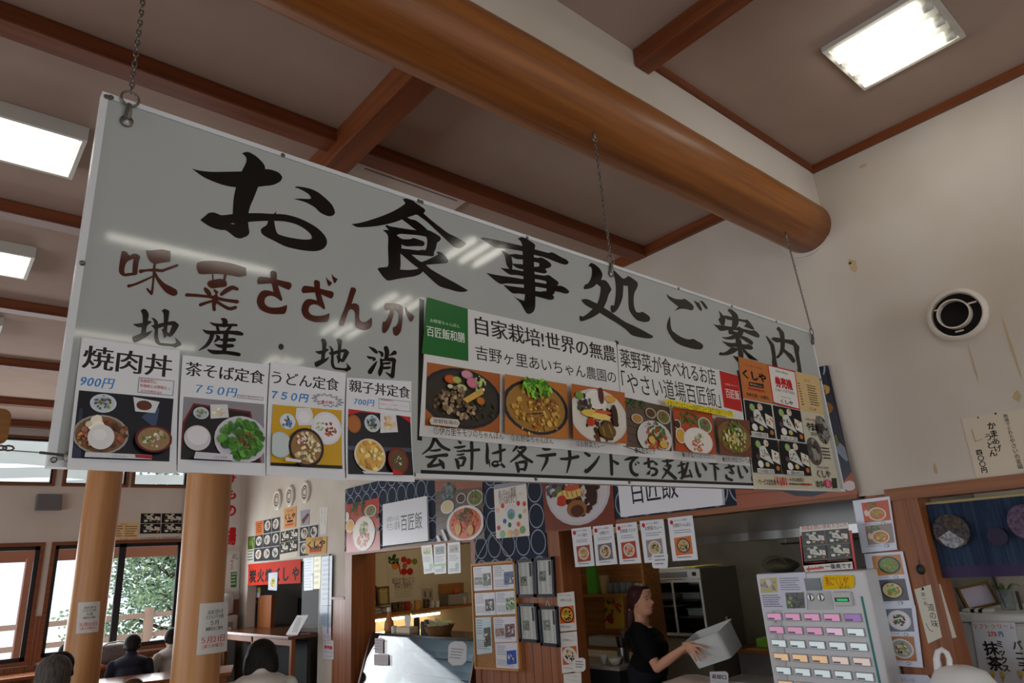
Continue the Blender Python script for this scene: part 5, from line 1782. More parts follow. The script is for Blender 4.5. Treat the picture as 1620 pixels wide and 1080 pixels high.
# strip of menu papers on the post between kitchen and doorway
STR = [([(60,165),(245,142),(285,410),(108,428)],((0.22,0.06,0.95,0.44,(190,80,40), 'pasta'),(0.22,0.5,0.95,0.86,(150,130,120), 'pizza')), 'two-picture menu paper at the top of the post beside the curtain'),
       ([(118,432),(312,418),(372,690),(165,700)],((0.18,0.05,0.92,0.42,(190,130,70), 'green'),(0.12,0.5,0.9,0.9,(84,84,90), 'noodle')), 'menu paper with two dark noodle bowls, second down on the post'),
       ([(168,700),(375,690),(415,1003),(222,990)],((0.16,0.04,0.9,0.42,(110,116,132), 'salad'),(0.14,0.5,0.86,0.9,(170,110,60), 'curry')), 'menu paper with a meat plate and a curry, third down on the post')]
for i,(q, pics, lb) in enumerate(STR):
    s = Sheet((XW - 0.0425 - 0.001 * (2 - i),1.6,1.4),(-1,0,0), Zf)
    s.paper(q,(212,218,236))
    P = bil(*q)
    for k,(u0, v0, u1, v1, col, kk) in enumerate(pics):
        c = s.photo([P(u0, v0), P(u1, v0), P(u1, v1), P(u0, v1)], col)
        cx, cy = P((u0 + u1) / 2 + 0.03,(v0 + v1) / 2)
        rx, ry = 58,40
        if kk in ('pasta', 'pizza'):
            s.blobs(*P(u0 + 0.25, v0 + 0.07),30,16,((70,100,44),(96,126,56)),20,0.3, k, c)
            s.oval(*P(u0 + 0.1, v0 + 0.2),12,16,(216,200,180), c)
            s.dish(cx, cy + 14,46,34,(214,208,200),(206,110,50),[(((196,80,30),(150,160,70)),24,0.25)],4, c)
            if kk == 'pizza':
                s.oval(cx - 12, cy + 20,8,9,(214,170,80), c)
                s.oval(cx + 20, cy + 24,8,9,(214,170,80), c)
        elif kk in ('green', 'noodle'):
            s.dish(cx, cy, rx, ry + 4,(38,46,60),(206,190,140) if kk == 'noodle' else (110,140,70),[(((100,150,60),(130,170,80),(196,110,50)),40,0.2)],5, c)
        elif kk == 'salad':
            s.dish(cx, cy, rx, ry + 10,(206,208,214),(216,216,220),[(((100,66,50),(80,52,40),(70,130,40)),44,0.18,0,0,0.55)],6, c)
        else:
            s.dish(cx, cy, rx, ry + 10,(196,200,206),(150,150,150),[(((60,48,36),(120,150,60),(214,200,150)),36,0.2,0,0,0.6)],7, c)
        s.text(('お野菜パスタ', 'お野菜ピザ', '伊万里牛もつちゃんぽん', 'お野菜ちゃんぽん', '焼肉サラダ', 'お野菜カレー')[i * 2 + k], P(u0 - 0.06, v1 + 0.015), P(u0 + 0.36, v1 + 0.045), INK)
        s.oval(*P(u1 - 0.22, v1 + 0.045),10,8,(60,62,70))
        s.oval(*P(u1 - 0.22, v1 + 0.045),8,6,(212,218,236))
    s.make('menu_paper', lb, 'menu', GLOSS, 'menu papers on the post beside the curtain')
s = Sheet((XW - 0.0425,1.6,1.0),(-1,0,0), Zf)
s.paper([(243,1032),(435,1040),(450,1055),(462,1240),(262,1240)],(206,212,228))
s.text('当店カレーは',(285,1050),(375,1076),(120,124,140))
s.make('paper_note', 'pale note below the menu papers on the post, cut by the picture edge', 'note')

# calligraphy strips and small cards beside the freezer
s = Sheet((XW - 0.045,1.46,1.3),(-1,0.15,0), Zf)
s.paper([(370,610),(452,585),(510,850),(440,882)],(216,214,200))
s.text('一期一会',(400,612),(430,690), HW,0.0, True)
s.text('道の味',(432,680),(462,800), HW,0.0, True)
s.line([(428,780),(446,812),(466,822)], HW,0.003)
s.oval(413,606,6,7,(40,40,44))
s.make('calligraphy_strip', 'paper strip with brush calligraphy pinned on the door jamb', 'calligraphy')
s = Sheet((XW - 0.038,1.40,1.3),(-1,0.15,0), Zf)
s.paper([(452,592),(500,583),(582,850),(520,868)],(206,204,196))
s.dashes((462,640),(520,790),2,(150,150,150),5,0.5, True)
s.poly([(520,810),(540,805),(546,860),(524,864)],(120,100,60))
s.make('calligraphy_strip', 'printed paper strip tucked behind the brush calligraphy', 'calligraphy')
# ------------------------------------------------------------------ ticket machine in the kitchen opening
WHITEP = mat('white_enamel',(206,208,212),0.3)
STAIN_S = mat('stainless',(150,150,148),0.28,0.9)
CLEARG = mat('case_glass',(235,245,248),0.03, trans=1.0, ior=1.12, spec=0.4)
TEAL = mat('teal_stripe',(0,120,116),0.4)
mx, my0, my1, mz = 4.0,1.735,2.40,1.535
root = thing('ticket_machine', 'white meal ticket vending machine with rows of lit buttons in the kitchen opening', 'ticket machine',(mx + 0.2,2.07,0))
MB().box((mx, my0,0.0),(mx + 0.42, my1, mz)).build('cabinet', WHITEP, root, bevel=0.012)


def onm(x, y, d=0.0):
    return onX(*Ze(x, y), mx - d)


def mrect(name, tl, br, m, d0, d1, parent, bevel=0.0):
    a, b = onm(*tl), onm(*br)
    return MB().box((mx - d1, a.y, a.z),(mx - d0, b.y, b.z)).build(name, m, parent, bevel=bevel)


PALE = {'p': (216,150,186), 'v': (150,110,176), 'l': (226,190,214), 'w': (214,228,230), 'o': (236,196,150), 'y': (226,214,90), 'k': (226,206,196)}
ROWS = ('ppppv', 'ppplw', 'wwwww', 'oookk', 'wwwww', 'oookk', 'yywww', 'wwwww', 'wwwww')
BF = mat('button_frame',(150,152,156),0.4)
TKT = mat('button_ticket_dark',(96,112,130),0.5)
for r, row in enumerate(ROWS):
    for k, ch in enumerate(row):
        yy = 2.318 - k * 0.117 - r * 0.0
        zz = 1.290 - r * 0.0735
        m = mat('button_face_' + {'p': 'pink', 'v': 'violet', 'l': 'lilac', 'w': 'white', 'o': 'orange', 'y': 'yellow', 'k': 'peach'}[ch], PALE[ch],0.3, emit=PALE[ch], estr=0.35)
        b = MB().box((mx - 0.008, yy - 0.048, zz - 0.022),(mx, yy + 0.048, zz + 0.022)).build('button', BF, root)
        MB().box((mx - 0.0105, yy - 0.043, zz - 0.017),(mx - 0.008, yy + 0.043, zz + 0.017)).build('button_face', m, b)
        MB().box((mx - 0.0115, yy - 0.000, zz - 0.015),(mx - 0.0105, yy + 0.040, zz - 0.006)).build('button_print', TKT, b)
# bill slot, coin slots, display
sl = mrect('bill_slot',(472,592),(580,668), mat('slot_plastic',(196,198,200),0.4),0.0,0.03, root,0.006)
a, b = onm(486,622), onm(566,644)
MB().box((mx - 0.0315, a.y, a.z),(mx - 0.03, b.y, b.z)).build('slot_mouth', mat('slot_dark',(40,44,46),0.5), sl)
a, b = onm(498,628), onm(558,640)
MB().box((mx - 0.0325, a.y, a.z),(mx - 0.0315, b.y, b.z)).build('slot_light', mat('slot_green',(40,160,90),0.4, emit=(40,180,100), estr=0.5), sl)
mrect('display',(312,522),(408,585), mat('display_glass',(56,60,66),0.15),0.0,0.006, root)
for (x, y, nm) in ((348,622, 'coin_slot'),(402,622, 'return_knob')):
    c = onm(x, y)
    k = MB().lathe(c,[(0.021,0),(0.021,0.006),(0.017,0.010),(0.0001,0.010)],20,(-1,0,0)).build(nm, STAIN_S, root, smooth='angle')
    MB().box(c + Vector((-0.012,-0.004,-0.015)), c + Vector((-0.0102,0.004,0.015))).build('slit', DARKM, k)
a, b = onm(585,660), onm(600,1080)
MB().box((mx - 0.0015,1.775,0.0),(mx,1.787,1.40)).build('stripe', TEAL, root)
mrect('coin_tray_panel',(318,590),(470,690), mat('panel_grey',(190,192,196),0.4),0.0,0.002, root)
MPAPER = [([(60,503),(318,488),(330,690),(92,690)], 'paper with a flower photo and a vegetable photo taped to the ticket machine', 'notice')]
s = Sheet((mx - 0.004,2.2,1.4),(-1,0,0), Ze)
s.paper(MPAPER[0][0],(206,208,226))
c = s.photo([(75,525),(165,515),(172,595),(82,600)],(196,180,110))
s.blobs(122,560,40,30,((206,190,90),(190,170,160),(120,130,140)),30,0.25,3, c)
s.oval(124,545,14,20,(206,206,216), c)
c = s.photo([(212,598),(310,595),(318,680),(222,682)],(90,100,80))
s.blobs(265,638,44,36,((70,110,60),(110,80,120),(140,160,90),(60,60,80)),40,0.25,5, c)
s.dashes((180,520),(300,590),6,(130,130,150),4,0.35)
s.dashes((90,610),(205,680),6,(120,120,140),6,0.4)
s.make('paper_notice', MPAPER[0][1], 'notice', GLOSS)
s = Sheet((mx - 0.006,2.0,1.4),(-1,0,0), Ze)
s.paper([(412,512),(420,505),(568,503),(580,520),(580,562),(566,576),(420,580),(412,570)],(236,196,30))
s.text('奥に"くしや"',(420,512),(555,560),(190,70,50),0.012)
s.text('あります。',(498,562),(560,578),(60,50,40),0.01)
s.make('paper_notice', 'yellow round-cornered notice with red handwriting on the ticket machine', 'notice', PAPER)
s = Sheet((mx - 0.004,2.35,1.2),(-1,0,0), Ze)
s.paper([(134,692),(182,690),(232,1150),(190,1150)],(196,198,202))
s.dashes((145,700),(170,760),2,(90,80,80),3,0.5, True)
s.dashes((160,790),(182,880),2,(90,80,80),5,0.5, True)
s.dashes((178,940),(210,970),2,(120,90,60),7,0.5)
s.make('paper_notice', 'narrow paper strip with small writing down the left edge of the ticket machine', 'notice', PAPER)
# poster standing on the machine
s = Sheet((mx + 0.02,1.9,1.6),(-1,0,0), Ze, thick=0.004)
q = [(285,295),(565,265),(592,470),(310,490)]
s.paper(q,(196,40,36))
q2 = [(289,245),(545,224),(580,470),(312,488)]
s.paper(q2,(214,212,206))
P = bil(*q2)
s.text('直接お買い求め下さい!!', P(0.03,-0.01), P(0.97,0.09),(170,40,44),0.015)
P2 = bil(P(0.02,0.12), P(0.99,0.12), P(1.0,0.88), P(0.03,0.88))
s.photo([P2(0,0), P2(1,0), P2(1,0.85), P2(0,0.85)],(120,112,104))
set_grid(s, P2, None)
s.text('サービス定食各¥1,100', P(0.06,0.775), P(0.47,0.825), RED,0.01)
s.dashes(P(0.5,0.77), P(0.95,0.83),2,(120,60,50),4,0.5)
s.poly([P(0.02,0.86), P(1.0,0.84), P(1.0,1.0), P(0.05,1.0)],(214,206,200))
s.poly([P(0.06,0.945), P(0.14,0.885), P(0.14,0.92), P(0.42,0.905), P(0.42,0.955), P(0.14,0.965), P(0.14,1.0)],(190,40,40))
s.text('「くしや」', P(0.13,0.875), P(0.42,0.93),(24,22,24),0.02)
s.text('一番奥です', P(0.45,0.86), P(0.98,0.98),(24,22,24),0.03)
s.make('notice_board', 'red-edged notice with four meal photos and an arrow standing on the ticket machine', 'notice', GLOSS)
root = thing('green_bag', 'folded dark green net bag lying on the left corner of the ticket machine', 'bag',(mx + 0.12,2.3, mz))
MB().ball((mx + 0.13,2.29, mz + 0.038),0.09,0.105,0.042,20,10, lambda d: 1 + 0.12 * math.sin(9 * d.x + 7 * d.y)).build('bag', mat('green_net',(70,66,46),0.8, noise=((90,90,90),(40,44,28),2)), root, smooth=True)
mb = MB()
mb.tube([(mx + 0.05,2.29 + 0.08 * math.cos(a * 0.3), mz + 0.04 + 0.055 * math.sin(a * 0.3)) for a in range(11)],0.006,6)
mb.build('strap', MATS['green_net'], root, smooth=True)

# ------------------------------------------------------------------ kitchen
root = thing('range_hood', 'stainless range hood across the top of the kitchen', 'range hood',(5.3,2.6,1.80))
mb = MB()
hx0, hx1 = 4.95,6.3
mb.prism([(hx0,1.72,1.76),(hx1,1.72,1.76),(hx1,1.72,2.5),(hx0 + 0.06,1.72,2.5)],(0,2.0,0))
mb.build('hood_shell', STAIN_S, root)
MB().box((hx0 - 0.012,1.715,1.74),(hx0 + 0.0,3.73,1.80)).build('hood_lip', STAIN_S, root)
for k in range(3):
    MB().box((hx0 + 0.1,1.85 + 0.62 * k,1.745),(hx1 - 0.1,2.40 + 0.62 * k,1.759)).build('grease_filter', mat('filter_metal',(96,92,84),0.5,0.6), root)
FRG = mat('fridge_side',(128,122,108),0.4)
fx = 5.62
root = thing('display_fridge', 'tall glass-fronted display fridge behind the woman', 'fridge',(fx + 0.3,4.27,0))
fy0, fy1, fz = 3.935,4.60,1.53
mb = MB().box((fx, fy0,0),(fx + 0.6, fy0 + 0.03, fz)).box((fx, fy1 - 0.03,0),(fx + 0.6, fy1, fz)).box((fx + 0.57, fy0 + 0.03,0),(fx + 0.6, fy1 - 0.03, fz)).box((fx, fy0 + 0.03, fz - 0.03),(fx + 0.57, fy1 - 0.03, fz)).box((fx, fy0 + 0.03,0),(fx + 0.57, fy1 - 0.03,0.92))
mb.build('cabinet', FRG, root)
MB().box((fx - 0.012, fy0, fz - 0.085),(fx, fy1, fz)).build('top_panel', ALUW, root)
MB().box((fx - 0.014, fy0 + 0.14, fz - 0.07),(fx - 0.012, fy1 - 0.2, fz - 0.02)).build('name_strip', mat('strip_grey',(130,140,146),0.4), root)
for yy in (fy0 + 0.04, fy1 - 0.1):
    MB().box((fx - 0.014, yy, fz - 0.06),(fx - 0.012, yy + 0.045, fz - 0.025)).build('vent_grille', DARKM, root)
for i,(a, b) in enumerate(((fy0,(fy0 + fy1) / 2 + 0.01),((fy0 + fy1) / 2 - 0.01, fy1))):
    d = MB()
    xx = fx - 0.010 + 0.006 * i
    d.box((xx, a,0.945),(xx + 0.005, a + 0.022, fz - 0.09)).box((xx, b - 0.022,0.945),(xx + 0.005, b, fz - 0.09)).box((xx, a + 0.022,0.945),(xx + 0.005, b - 0.022,0.97)).box((xx, a + 0.022, fz - 0.115),(xx + 0.005, b - 0.022, fz - 0.09))
    dd = d.build('door', ALUW, root)
    MB().box((xx + 0.001, a + 0.022,0.97),(xx + 0.004, b - 0.022, fz - 0.115)).build('door_glass', CLEARG, dd)
WSH = mat('fridge_shelf',(110,114,118),0.4,0.4)
for zz in (1.10,1.25,1.38):
    MB().box((fx + 0.03, fy0 + 0.03, zz),(fx + 0.55, fy1 - 0.03, zz + 0.008)).build('shelf', WSH, root)
PLA = mat('plastic_clear',(190,196,196),0.35, alpha=1.0)
PLD = mat('dark_container',(54,52,50),0.5)
for i,(yy, zz, r, h, m, lb) in enumerate(((4.12,1.108,0.09,0.06, PLA, 'clear food box on the lowest fridge shelf, right side'),(4.42,1.108,0.08,0.08, PLD, 'dark food box on the lowest fridge shelf, left side'),(4.15,1.258,0.10,0.05, PLA, 'clear food box on the middle fridge shelf, right side'),(4.42,1.258,0.09,0.05, WHITEP, 'white tray on the middle fridge shelf, left side'),(4.08,1.388,0.08,0.05, PLA, 'pale food box on the top fridge shelf'))):
    root = thing('food_box', lb, 'food box',(fx + 0.2, yy, zz), 'food boxes in the display fridge')
    MB().box((fx + 0.1, yy - r, zz),(fx + 0.32, yy + r, zz + h)).build('box', m, root, bevel=0.01)
    MB().box((fx + 0.09, yy - r - 0.008, zz + h),(fx + 0.33, yy + r + 0.008, zz + h + 0.008)).build('lid', WHITEP, root)
root = thing('food_tray', 'flat paper-covered tray lying on top of the display fridge', 'tray',(fx + 0.1,4.2, fz))
MB().box((fx + 0.02,4.0, fz),(fx + 0.36,4.42, fz + 0.018)).build('tray', WHITEP, root, bevel=0.004)
MB().box((fx + 0.01,3.95, fz + 0.018),(fx + 0.40,4.12, fz + 0.024)).build('yellow_sheet', mat('yellow_plastic',(206,190,60),0.5), root)

root = thing('stock_pot', 'tall stainless stock pot standing on the kitchen counter', 'pot',(6.38,3.62,0.82))
MB().lathe((6.38,3.62,0.82),[(0.11,0),(0.115,0.01),(0.115,0.37),(0.121,0.376),(0.121,0.385),(0.108,0.385),(0.108,0.02),(0.0001,0.02)],32).build('pot', STAIN_S, root, smooth='angle')
for sgn in (-1,1):
    MB().tube([(6.38,3.62 + sgn * 0.115,1.10),(6.38,3.62 + sgn * 0.15,1.11),(6.38,3.62 + sgn * 0.15,1.06),(6.38,3.62 + sgn * 0.115,1.05)],0.006,8).build('handle', STAIN_S, root, smooth=True)
CTW = wood('counter_wood',(150,98,52),(122,76,38), 'Y',0.35)
root = thing('kitchen_counter', 'back counter of the kitchen with a brown top', 'counter',(6.2,3.4,0))
MB().box((5.9,1.75,0.78),(6.6,3.90,0.82)).build('worktop', CTW, root, bevel=0.005)
MB().box((5.95,1.78,0),(6.58,3.88,0.78)).build('cabinet', KWALL, root)
root = thing('wall_outlet', 'small switch plate on the kitchen back wall above the pot', 'outlet', tuple(onX(*Zd(886,582),6.89)))
oc = onX(*Zd(886,582),6.898)
MB().box(oc + Vector((-0.008,-0.035,-0.05)), oc + Vector((0.0,0.035,0.05))).build('plate', WHITEP, root)
MB().box(oc + Vector((-0.012,-0.012,-0.02)), oc + Vector((-0.008,0.012,0.02))).build('switch', DARKM, root)
# dark ladles and pans hanging under the hood
PAN = mat('dark_pan',(48,44,42),0.4,0.5)
root = thing('utensil_rail', 'steel rail under the hood', 'rail',(6.2,2.6,1.7))
for yy in (1.8,3.35):
    MB().tube([(6.2, yy,1.70),(6.2, yy,1.762)],0.006,8).build('bracket', STAIN_S, root)
MB().tube([(6.2,1.75,1.70),(6.2,3.4,1.70)],0.008,8).build('rail', STAIN_S, root)
for k in range(7):
    yy = 1.95 + 0.17 * k
    root = thing('ladle', 'dark ladle hanging from the kitchen rail', 'ladle',(6.19, yy,1.70), 'ladles on the kitchen rail')
    MB().tube([(6.19, yy,1.70),(6.19, yy,1.43 - 0.03 * (k % 3))],0.009,8).build('handle', PAN, root)
    MB().ball((6.19, yy,1.40 - 0.03 * (k % 3)),0.03,0.05,0.045,14,8).build('bowl', PAN, root, smooth=True)

# front counter with tray stack
root = thing('serving_counter', 'dark serving counter just inside the kitchen opening', 'counter',(4.62,3.4,0))
MB().box((4.42,2.45,0.725),(4.86,3.54,0.755)).build('worktop', mat('counter_dark',(44,44,48),0.3), root, bevel=0.004)
for (x, y) in ((4.46,2.5),(4.46,3.5),(4.82,2.5),(4.82,3.5)):
    MB().tube([(x, y,0),(x, y,0.725)],0.016,10).build('leg', STAIN_S, root)
MB().tube([(4.46,2.5,0.40),(4.46,3.5,0.62)],0.010,8).build('brace', STAIN_S, root)
LM = mat('white_tray',(196,196,194),0.4)
for k,(n, col) in enumerate((('serving_tray', LM),)):
    for j in range(3):
        root = MB().box((4.50 + 0.002 * j,2.66,0.756 + j * 0.019),(4.80 + 0.002 * j,3.13,0.756 + j * 0.019 + 0.017)).build('serving_tray', LM, None, bevel=0.006, origin=(4.65,2.9,0.756 + j * 0.019))
        tag(root,('lowest', 'middle', 'topmost')[j] + ' white tray of the stack on the serving counter', 'tray', 'white trays on the serving counter')
o = MB().grid(lambda u, v: (4.47 + 0.3 * v,3.62 - 0.44 * u,0.764 + 0.010 * math.sin(6 * u) * v + 0.012 * v),16,8).build('wrapping_paper', mat('pink_paper',(206,190,186),0.6), None, smooth=True, origin=(4.6,3.5,0.757))
tag(o, 'crumpled pale paper sheet on the serving counter below the hands', 'paper')
s = Sheet((4.415,3.3,0.7),(-1,0,0), Zd)
s.paper([(752,1020),(838,1018),(852,1030),(852,1100),(758,1100)],(196,196,200))
s.text('返却口',(762,1032),(842,1062),(50,50,56),0.03)
s.dashes((765,1068),(840,1078),1,(90,90,96),3)
s.make('paper_notice', 'small white return counter notice on the edge of the serving counter', 'notice')
GB = mat('green_plastic',(110,170,50),0.4)
BB = mat('blue_plastic',(40,80,140),0.4)
o = MB().box((5.98,3.42,0.821),(6.2,3.70,0.90)).build('plastic_basket', GB, None, bevel=0.015, origin=(6.09,3.64,0.82))
tag(o, 'light green plastic basket on the brown back counter', 'basket')
o = MB().box((5.92,3.2,0.821),(6.1,3.40,0.845)).build('plastic_tray', BB, None, bevel=0.006, origin=(6.0,3.4,0.82))
tag(o, 'small blue plastic tray on the brown back counter', 'tray')
s = Sheet((5.90,3.60,0.90),(-1,0,0.1), Zd)
s.paper([(740,765),(818,742),(820,730),(846,724),(866,800),(868,850),(745,850)],(176,174,160))
s.dashes((748,775),(815,800),2,(90,90,84),3)
s.make('paper_bag', 'crumpled pale paper bag leaning behind the plastic box', 'bag')

# wooden shelf unit at the left of the kitchen
SHW = wood('shelf_wood',(166,108,50),(136,84,38), 'Y',0.4)
shx0, shx1, shy0, shy1 = 4.98,5.20,4.08,5.25
root = thing('shelf_unit', 'open wooden shelf with glasses at the left of the kitchen', 'shelf',(5.1,4.9,0.85))
for yy in (shy0, shy1 - 0.03):
    MB().box((shx0, yy,0.85),(shx1, yy + 0.03,1.9)).build('side_panel', SHW, root)
for zz in (0.88,1.34,1.87):
    MB().box((shx0, shy0 + 0.03, zz),(shx1, shy1 - 0.03, zz + 0.025)).build('shelf', SHW, root)
bp = MB().box((shx1 - 0.01, shy0 + 0.03,0.905),(shx1, shy1 - 0.03,1.87)).build('back_panel', SHW, root)
s = Sheet((shx1 - 0.012,4.6,1.1),(-1,0,0), Zd)
q = [(188,610),(290,610),(298,790),(196,790)]
s.paper(q,(206,170,70))
for (x, y, r, col) in ((262,680,20,(190,80,40)),(214,740,22,(170,50,44)),(240,650,12,(200,110,50))):
    s.blobs(x, y, r, r,(col,),14,0.5, x)
    s.oval(x, y,5,5,(80,50,30))
for (x, y) in ((205,690),(228,708),(214,655)):
    s.blobs(x, y,10,16,((90,110,40),),5,0.5, y)
s.make('flower_cloth', 'yellow cloth with red flowers hung inside the wooden shelf', 'cloth')
GL2 = mat('drinking_glass',(210,218,218),0.05, trans=0.85, ior=1.2)
gm = None
for k in range(8):
    x, y = 5.02 + 0.07 * (k % 2),4.30 + 0.036 * k
    if gm is None:
        gm = MB().lathe((x, y,1.365),[(0.024,0),(0.033,0.095),(0.031,0.095),(0.022,0.006),(0.0001,0.006)],16).build('drinking_glass', GL2, None, smooth='angle', origin=(x, y,1.365))
        o = gm
    else:
        o = gm.copy()
        COL.objects.link(o)
        o.location = (x, y,1.365)
    tag(o, 'clear drinking glass on the middle board of the wooden shelf', 'glass', 'drinking glasses on the wooden shelf')
o = MB().box((5.0,4.68,1.366),(5.03,4.80,1.64)).build('green_folder', mat('bright_green',(70,160,40),0.5), None, origin=(5.015,4.74,1.366))
tag(o, 'bright green board standing on the left of the wooden shelf', 'board')
o = MB().lathe((5.06,4.63,1.366),[(0.04,0),(0.05,0.16),(0.047,0.16),(0.038,0.01),(0.0001,0.01)],18).build('beige_cup', mat('beige_cup',(176,156,110),0.6), None, smooth='angle', origin=(5.06,4.63,1.366))
tag(o, 'tall beige cup beside the green board on the wooden shelf', 'cup')
o = MB().box((5.0,4.50,0.906),(5.16,4.86,0.99)).build('storage_box', PLA, None, bevel=0.01, origin=(5.08,4.68,0.906))
tag(o, 'low clear storage box on the bottom board of the wooden shelf', 'box')
o = MB().lathe((5.04,4.44,0.906),[(0.02,0),(0.026,0.16),(0.024,0.16),(0.018,0.008),(0.0001,0.008)],16).build('glass_vase', GL2, None, smooth='angle', origin=(5.04,4.44,0.906))
tag(o, 'tall clear glass at the right end of the bottom board of the wooden shelf', 'glass')
# low dark counter under it with bowls and chopstick holder
root = thing('side_counter', 'dark side counter with bowls left of the woman', 'counter',(4.75,4.7,0))
MB().box((4.55,4.10,0.80),(4.96,5.25,0.825)).build('worktop', mat('counter_pale',(150,146,136),0.5), root)
MB().box((4.58,4.13,0),(4.95,5.22,0.80)).build('cabinet', MATS['counter_dark'], root)
POR = mat('white_porcelain',(206,204,198),0.25)
for (y, r, h, lb) in ((4.235,0.062,0.055, 'small white bowl at the right on the side counter'),(4.36,0.035,0.07, 'white cup in the middle of the side counter')):
    o = MB().lathe((4.66, y,0.826),[(r * 0.5,0),(r * 0.85, h * 0.5),(r, h),(r * 0.94, h),(r * 0.8, h * 0.5),(0.0001,0.008)],22).build('bowl' if r > 0.05 else 'cup', POR, None, smooth=True, origin=(4.66, y,0.826))
    tag(o, lb, 'bowl' if r > 0.05 else 'cup')
root = thing('cutlery_holder', 'round holder full of dark chopsticks on the side counter', 'cutlery holder',(4.80,4.26,0.826))
MB().lathe((4.80,4.26,0.826),[(0.05,0),(0.05,0.12),(0.046,0.12),(0.046,0.006),(0.0001,0.006)],20).build('holder', STAIN_S, root, smooth='angle')
rnd = random.Random(3)
for k in range(12):
    a = rnd.random() * 6.28
    MB().tube([(4.80 + 0.02 * math.cos(a),4.26 + 0.02 * math.sin(a),0.84),(4.80 + 0.05 * math.cos(a),4.26 + 0.05 * math.sin(a),1.02 + 0.02 * rnd.random())],0.004,6).build('chopstick', DARKM, root)

# ------------------------------------------------------------------ drinks stall
root = thing('showcase', 'refrigerated glass showcase with a slanted front in the drinks stall', 'showcase',(4.5,6.5,0))
cy0, cy1 = 5.74,7.80
TOPM = mat('case_top',(40,42,44),0.15)
MB().box((4.36, cy0,0.985),(4.80, cy1,1.01)).build('top', TOPM, root, bevel=0.004)
MB().box((4.16, cy0,0),(4.80, cy1,0.42)).build('base', DARKM, root)
SIDEW = wood('case_side',(96,54,36),(70,40,28), 'Z',0.4)
for yy in (cy0 - 0.03, cy1):
    MB().prism([(4.16, yy,0.42),(4.80, yy,0.42),(4.80, yy,1.012),(4.345, yy,1.012)],(0,0.03,0)).build('side_panel', SIDEW, root)
MB().prism([(4.165, cy0 + 0.001,0.42),(4.17, cy0 + 0.001,0.42),(4.362, cy0 + 0.001,0.984),(4.352, cy0 + 0.001,0.984)],(0, cy1 - cy0 - 0.002,0)).build('front_glass', CLEARG, root)
for zz in (0.60,0.78):
    MB().box((4.42, cy0 + 0.01, zz),(4.76, cy1 - 0.01, zz + 0.008)).build('shelf', CLEARG, root)
MB().box((4.77, cy0 + 0.002,0.42),(4.795, cy1 - 0.002,0.984)).build('back_door', mat('case_back',(150,170,186),0.3), root)
for (tl, br, lb) in (((200,855),(242,930), 'small pink note at the upper left of the showcase glass'),((196,935),(268,990), 'white label with small print at the left of the showcase glass')):
    N = Vector((-0.9474,0,0.32))
    s = Sheet((4.250,6.5,0.71), N, Zb)
    s.paper([tl,(br[0], tl[1]), br,(tl[0], br[1])],(206,200,206))
    s.dashes((tl[0] + 5, tl[1] + 8),(br[0] - 4, br[1] - 6),4,(160,160,170), tl[0],0.25)
    s.make('price_label', lb, 'label')
s = Sheet((4.250,6.0,0.71), N, Zb)
s.paper([(580,880),(600,870),(645,872),(662,890),(660,970),(640,990),(590,992),(568,970),(570,895)],(206,208,212))
s.dashes((585,905),(645,970),4,(110,112,120),9,0.3)
s.make('price_label', 'large rounded handwritten label at the right of the showcase glass', 'label')
# shelf with under-light along the stall's side wall
YB = 8.699
root = thing('wall_shelf', 'wooden shelf with a light tube under it in the drinks stall', 'shelf',(5.4,8.55,1.13))
sz = 1.135
MB().box((4.40,8.40, sz),(6.36, YB, sz + 0.035)).build('board', SHW, root)
TUBE2 = mat('warm_tube',(255,240,200),0.5, emit=(255,226,168), estr=24.0)
for (x0, x1) in ((4.48,5.28),(5.32,5.78)):
    MB().box((x0 - 0.01,8.44, sz - 0.03),(x1 + 0.01,8.48, sz)).build('light_holder', POR, root)
    MB().tube([(x0,8.46, sz - 0.044),(x1,8.46, sz - 0.044)],0.016,10).build('light_tube', TUBE2, root, smooth=True)


def shp(px, py, y=8.52):
    c = onY(*Zb(px, py), y)
    c.z = sz + 0.0355
    return c


MUG = [('dark brown patterned mug, leftmost on the stall shelf',(70,56,44)),('brown patterned mug next to the red mug on the stall shelf',(96,74,52)),('red mug on the stall shelf',(170,52,36)),('tan mug on the stall shelf',(206,160,96)),('dark green mug at the right of the stall shelf',(60,60,48))]
for k,(lb, col) in enumerate(MUG):
    c = shp((298,326,362,415,458)[k],705,(8.52,8.56,8.50,8.50,8.58)[k])
    root = thing('mug', lb, 'mug', tuple(c), 'mugs on the stall shelf')
    m = mat('mug_%s' % ('umber', 'brown', 'red', 'tan', 'olive')[k], col,0.35, noise=((60,60,60),(120,100,74),1,0.5,0.55) if k in (0,1,4) else None)
    MB().lathe(c,[(0.036,0),(0.044,0.01),(0.046,0.115),(0.042,0.115),(0.040,0.012),(0.0001,0.012)],22).build('cup', m, root, smooth='angle')
    MB().tube([c + Vector((0.043 + 0.03 * math.sin(a * 0.45),0,0.058 + 0.036 * math.cos(a * 0.45))) for a in range(8)],0.007,8).build('handle', m, root, smooth=True)
for k,(px, lb) in enumerate(((489, 'white cup right of the mugs on the stall shelf'),(514, 'second white cup right of the mugs on the stall shelf'))):
    c = shp(px,695,8.5)
    o = MB().lathe(c,[(0.03,0),(0.04,0.08),(0.037,0.08),(0.028,0.006),(0.0001,0.006)],18).build('cup', POR, None, smooth='angle', origin=c)
    tag(o, lb, 'cup')
c = shp(252,718,8.5)
root = thing('tea_bowl', 'patterned white tea bowl left of the mugs on the stall shelf', 'bowl', tuple(c))
MB().lathe(c,[(0.03,0),(0.055,0.03),(0.066,0.095),(0.062,0.095),(0.05,0.03),(0.0001,0.008)],22).build('bowl', POR, root, smooth=True)
MB().lathe(c,[(0.0615,0.06),(0.0665,0.084)],22).build('band', mat('band_grey',(130,126,120),0.4), root, smooth=True)
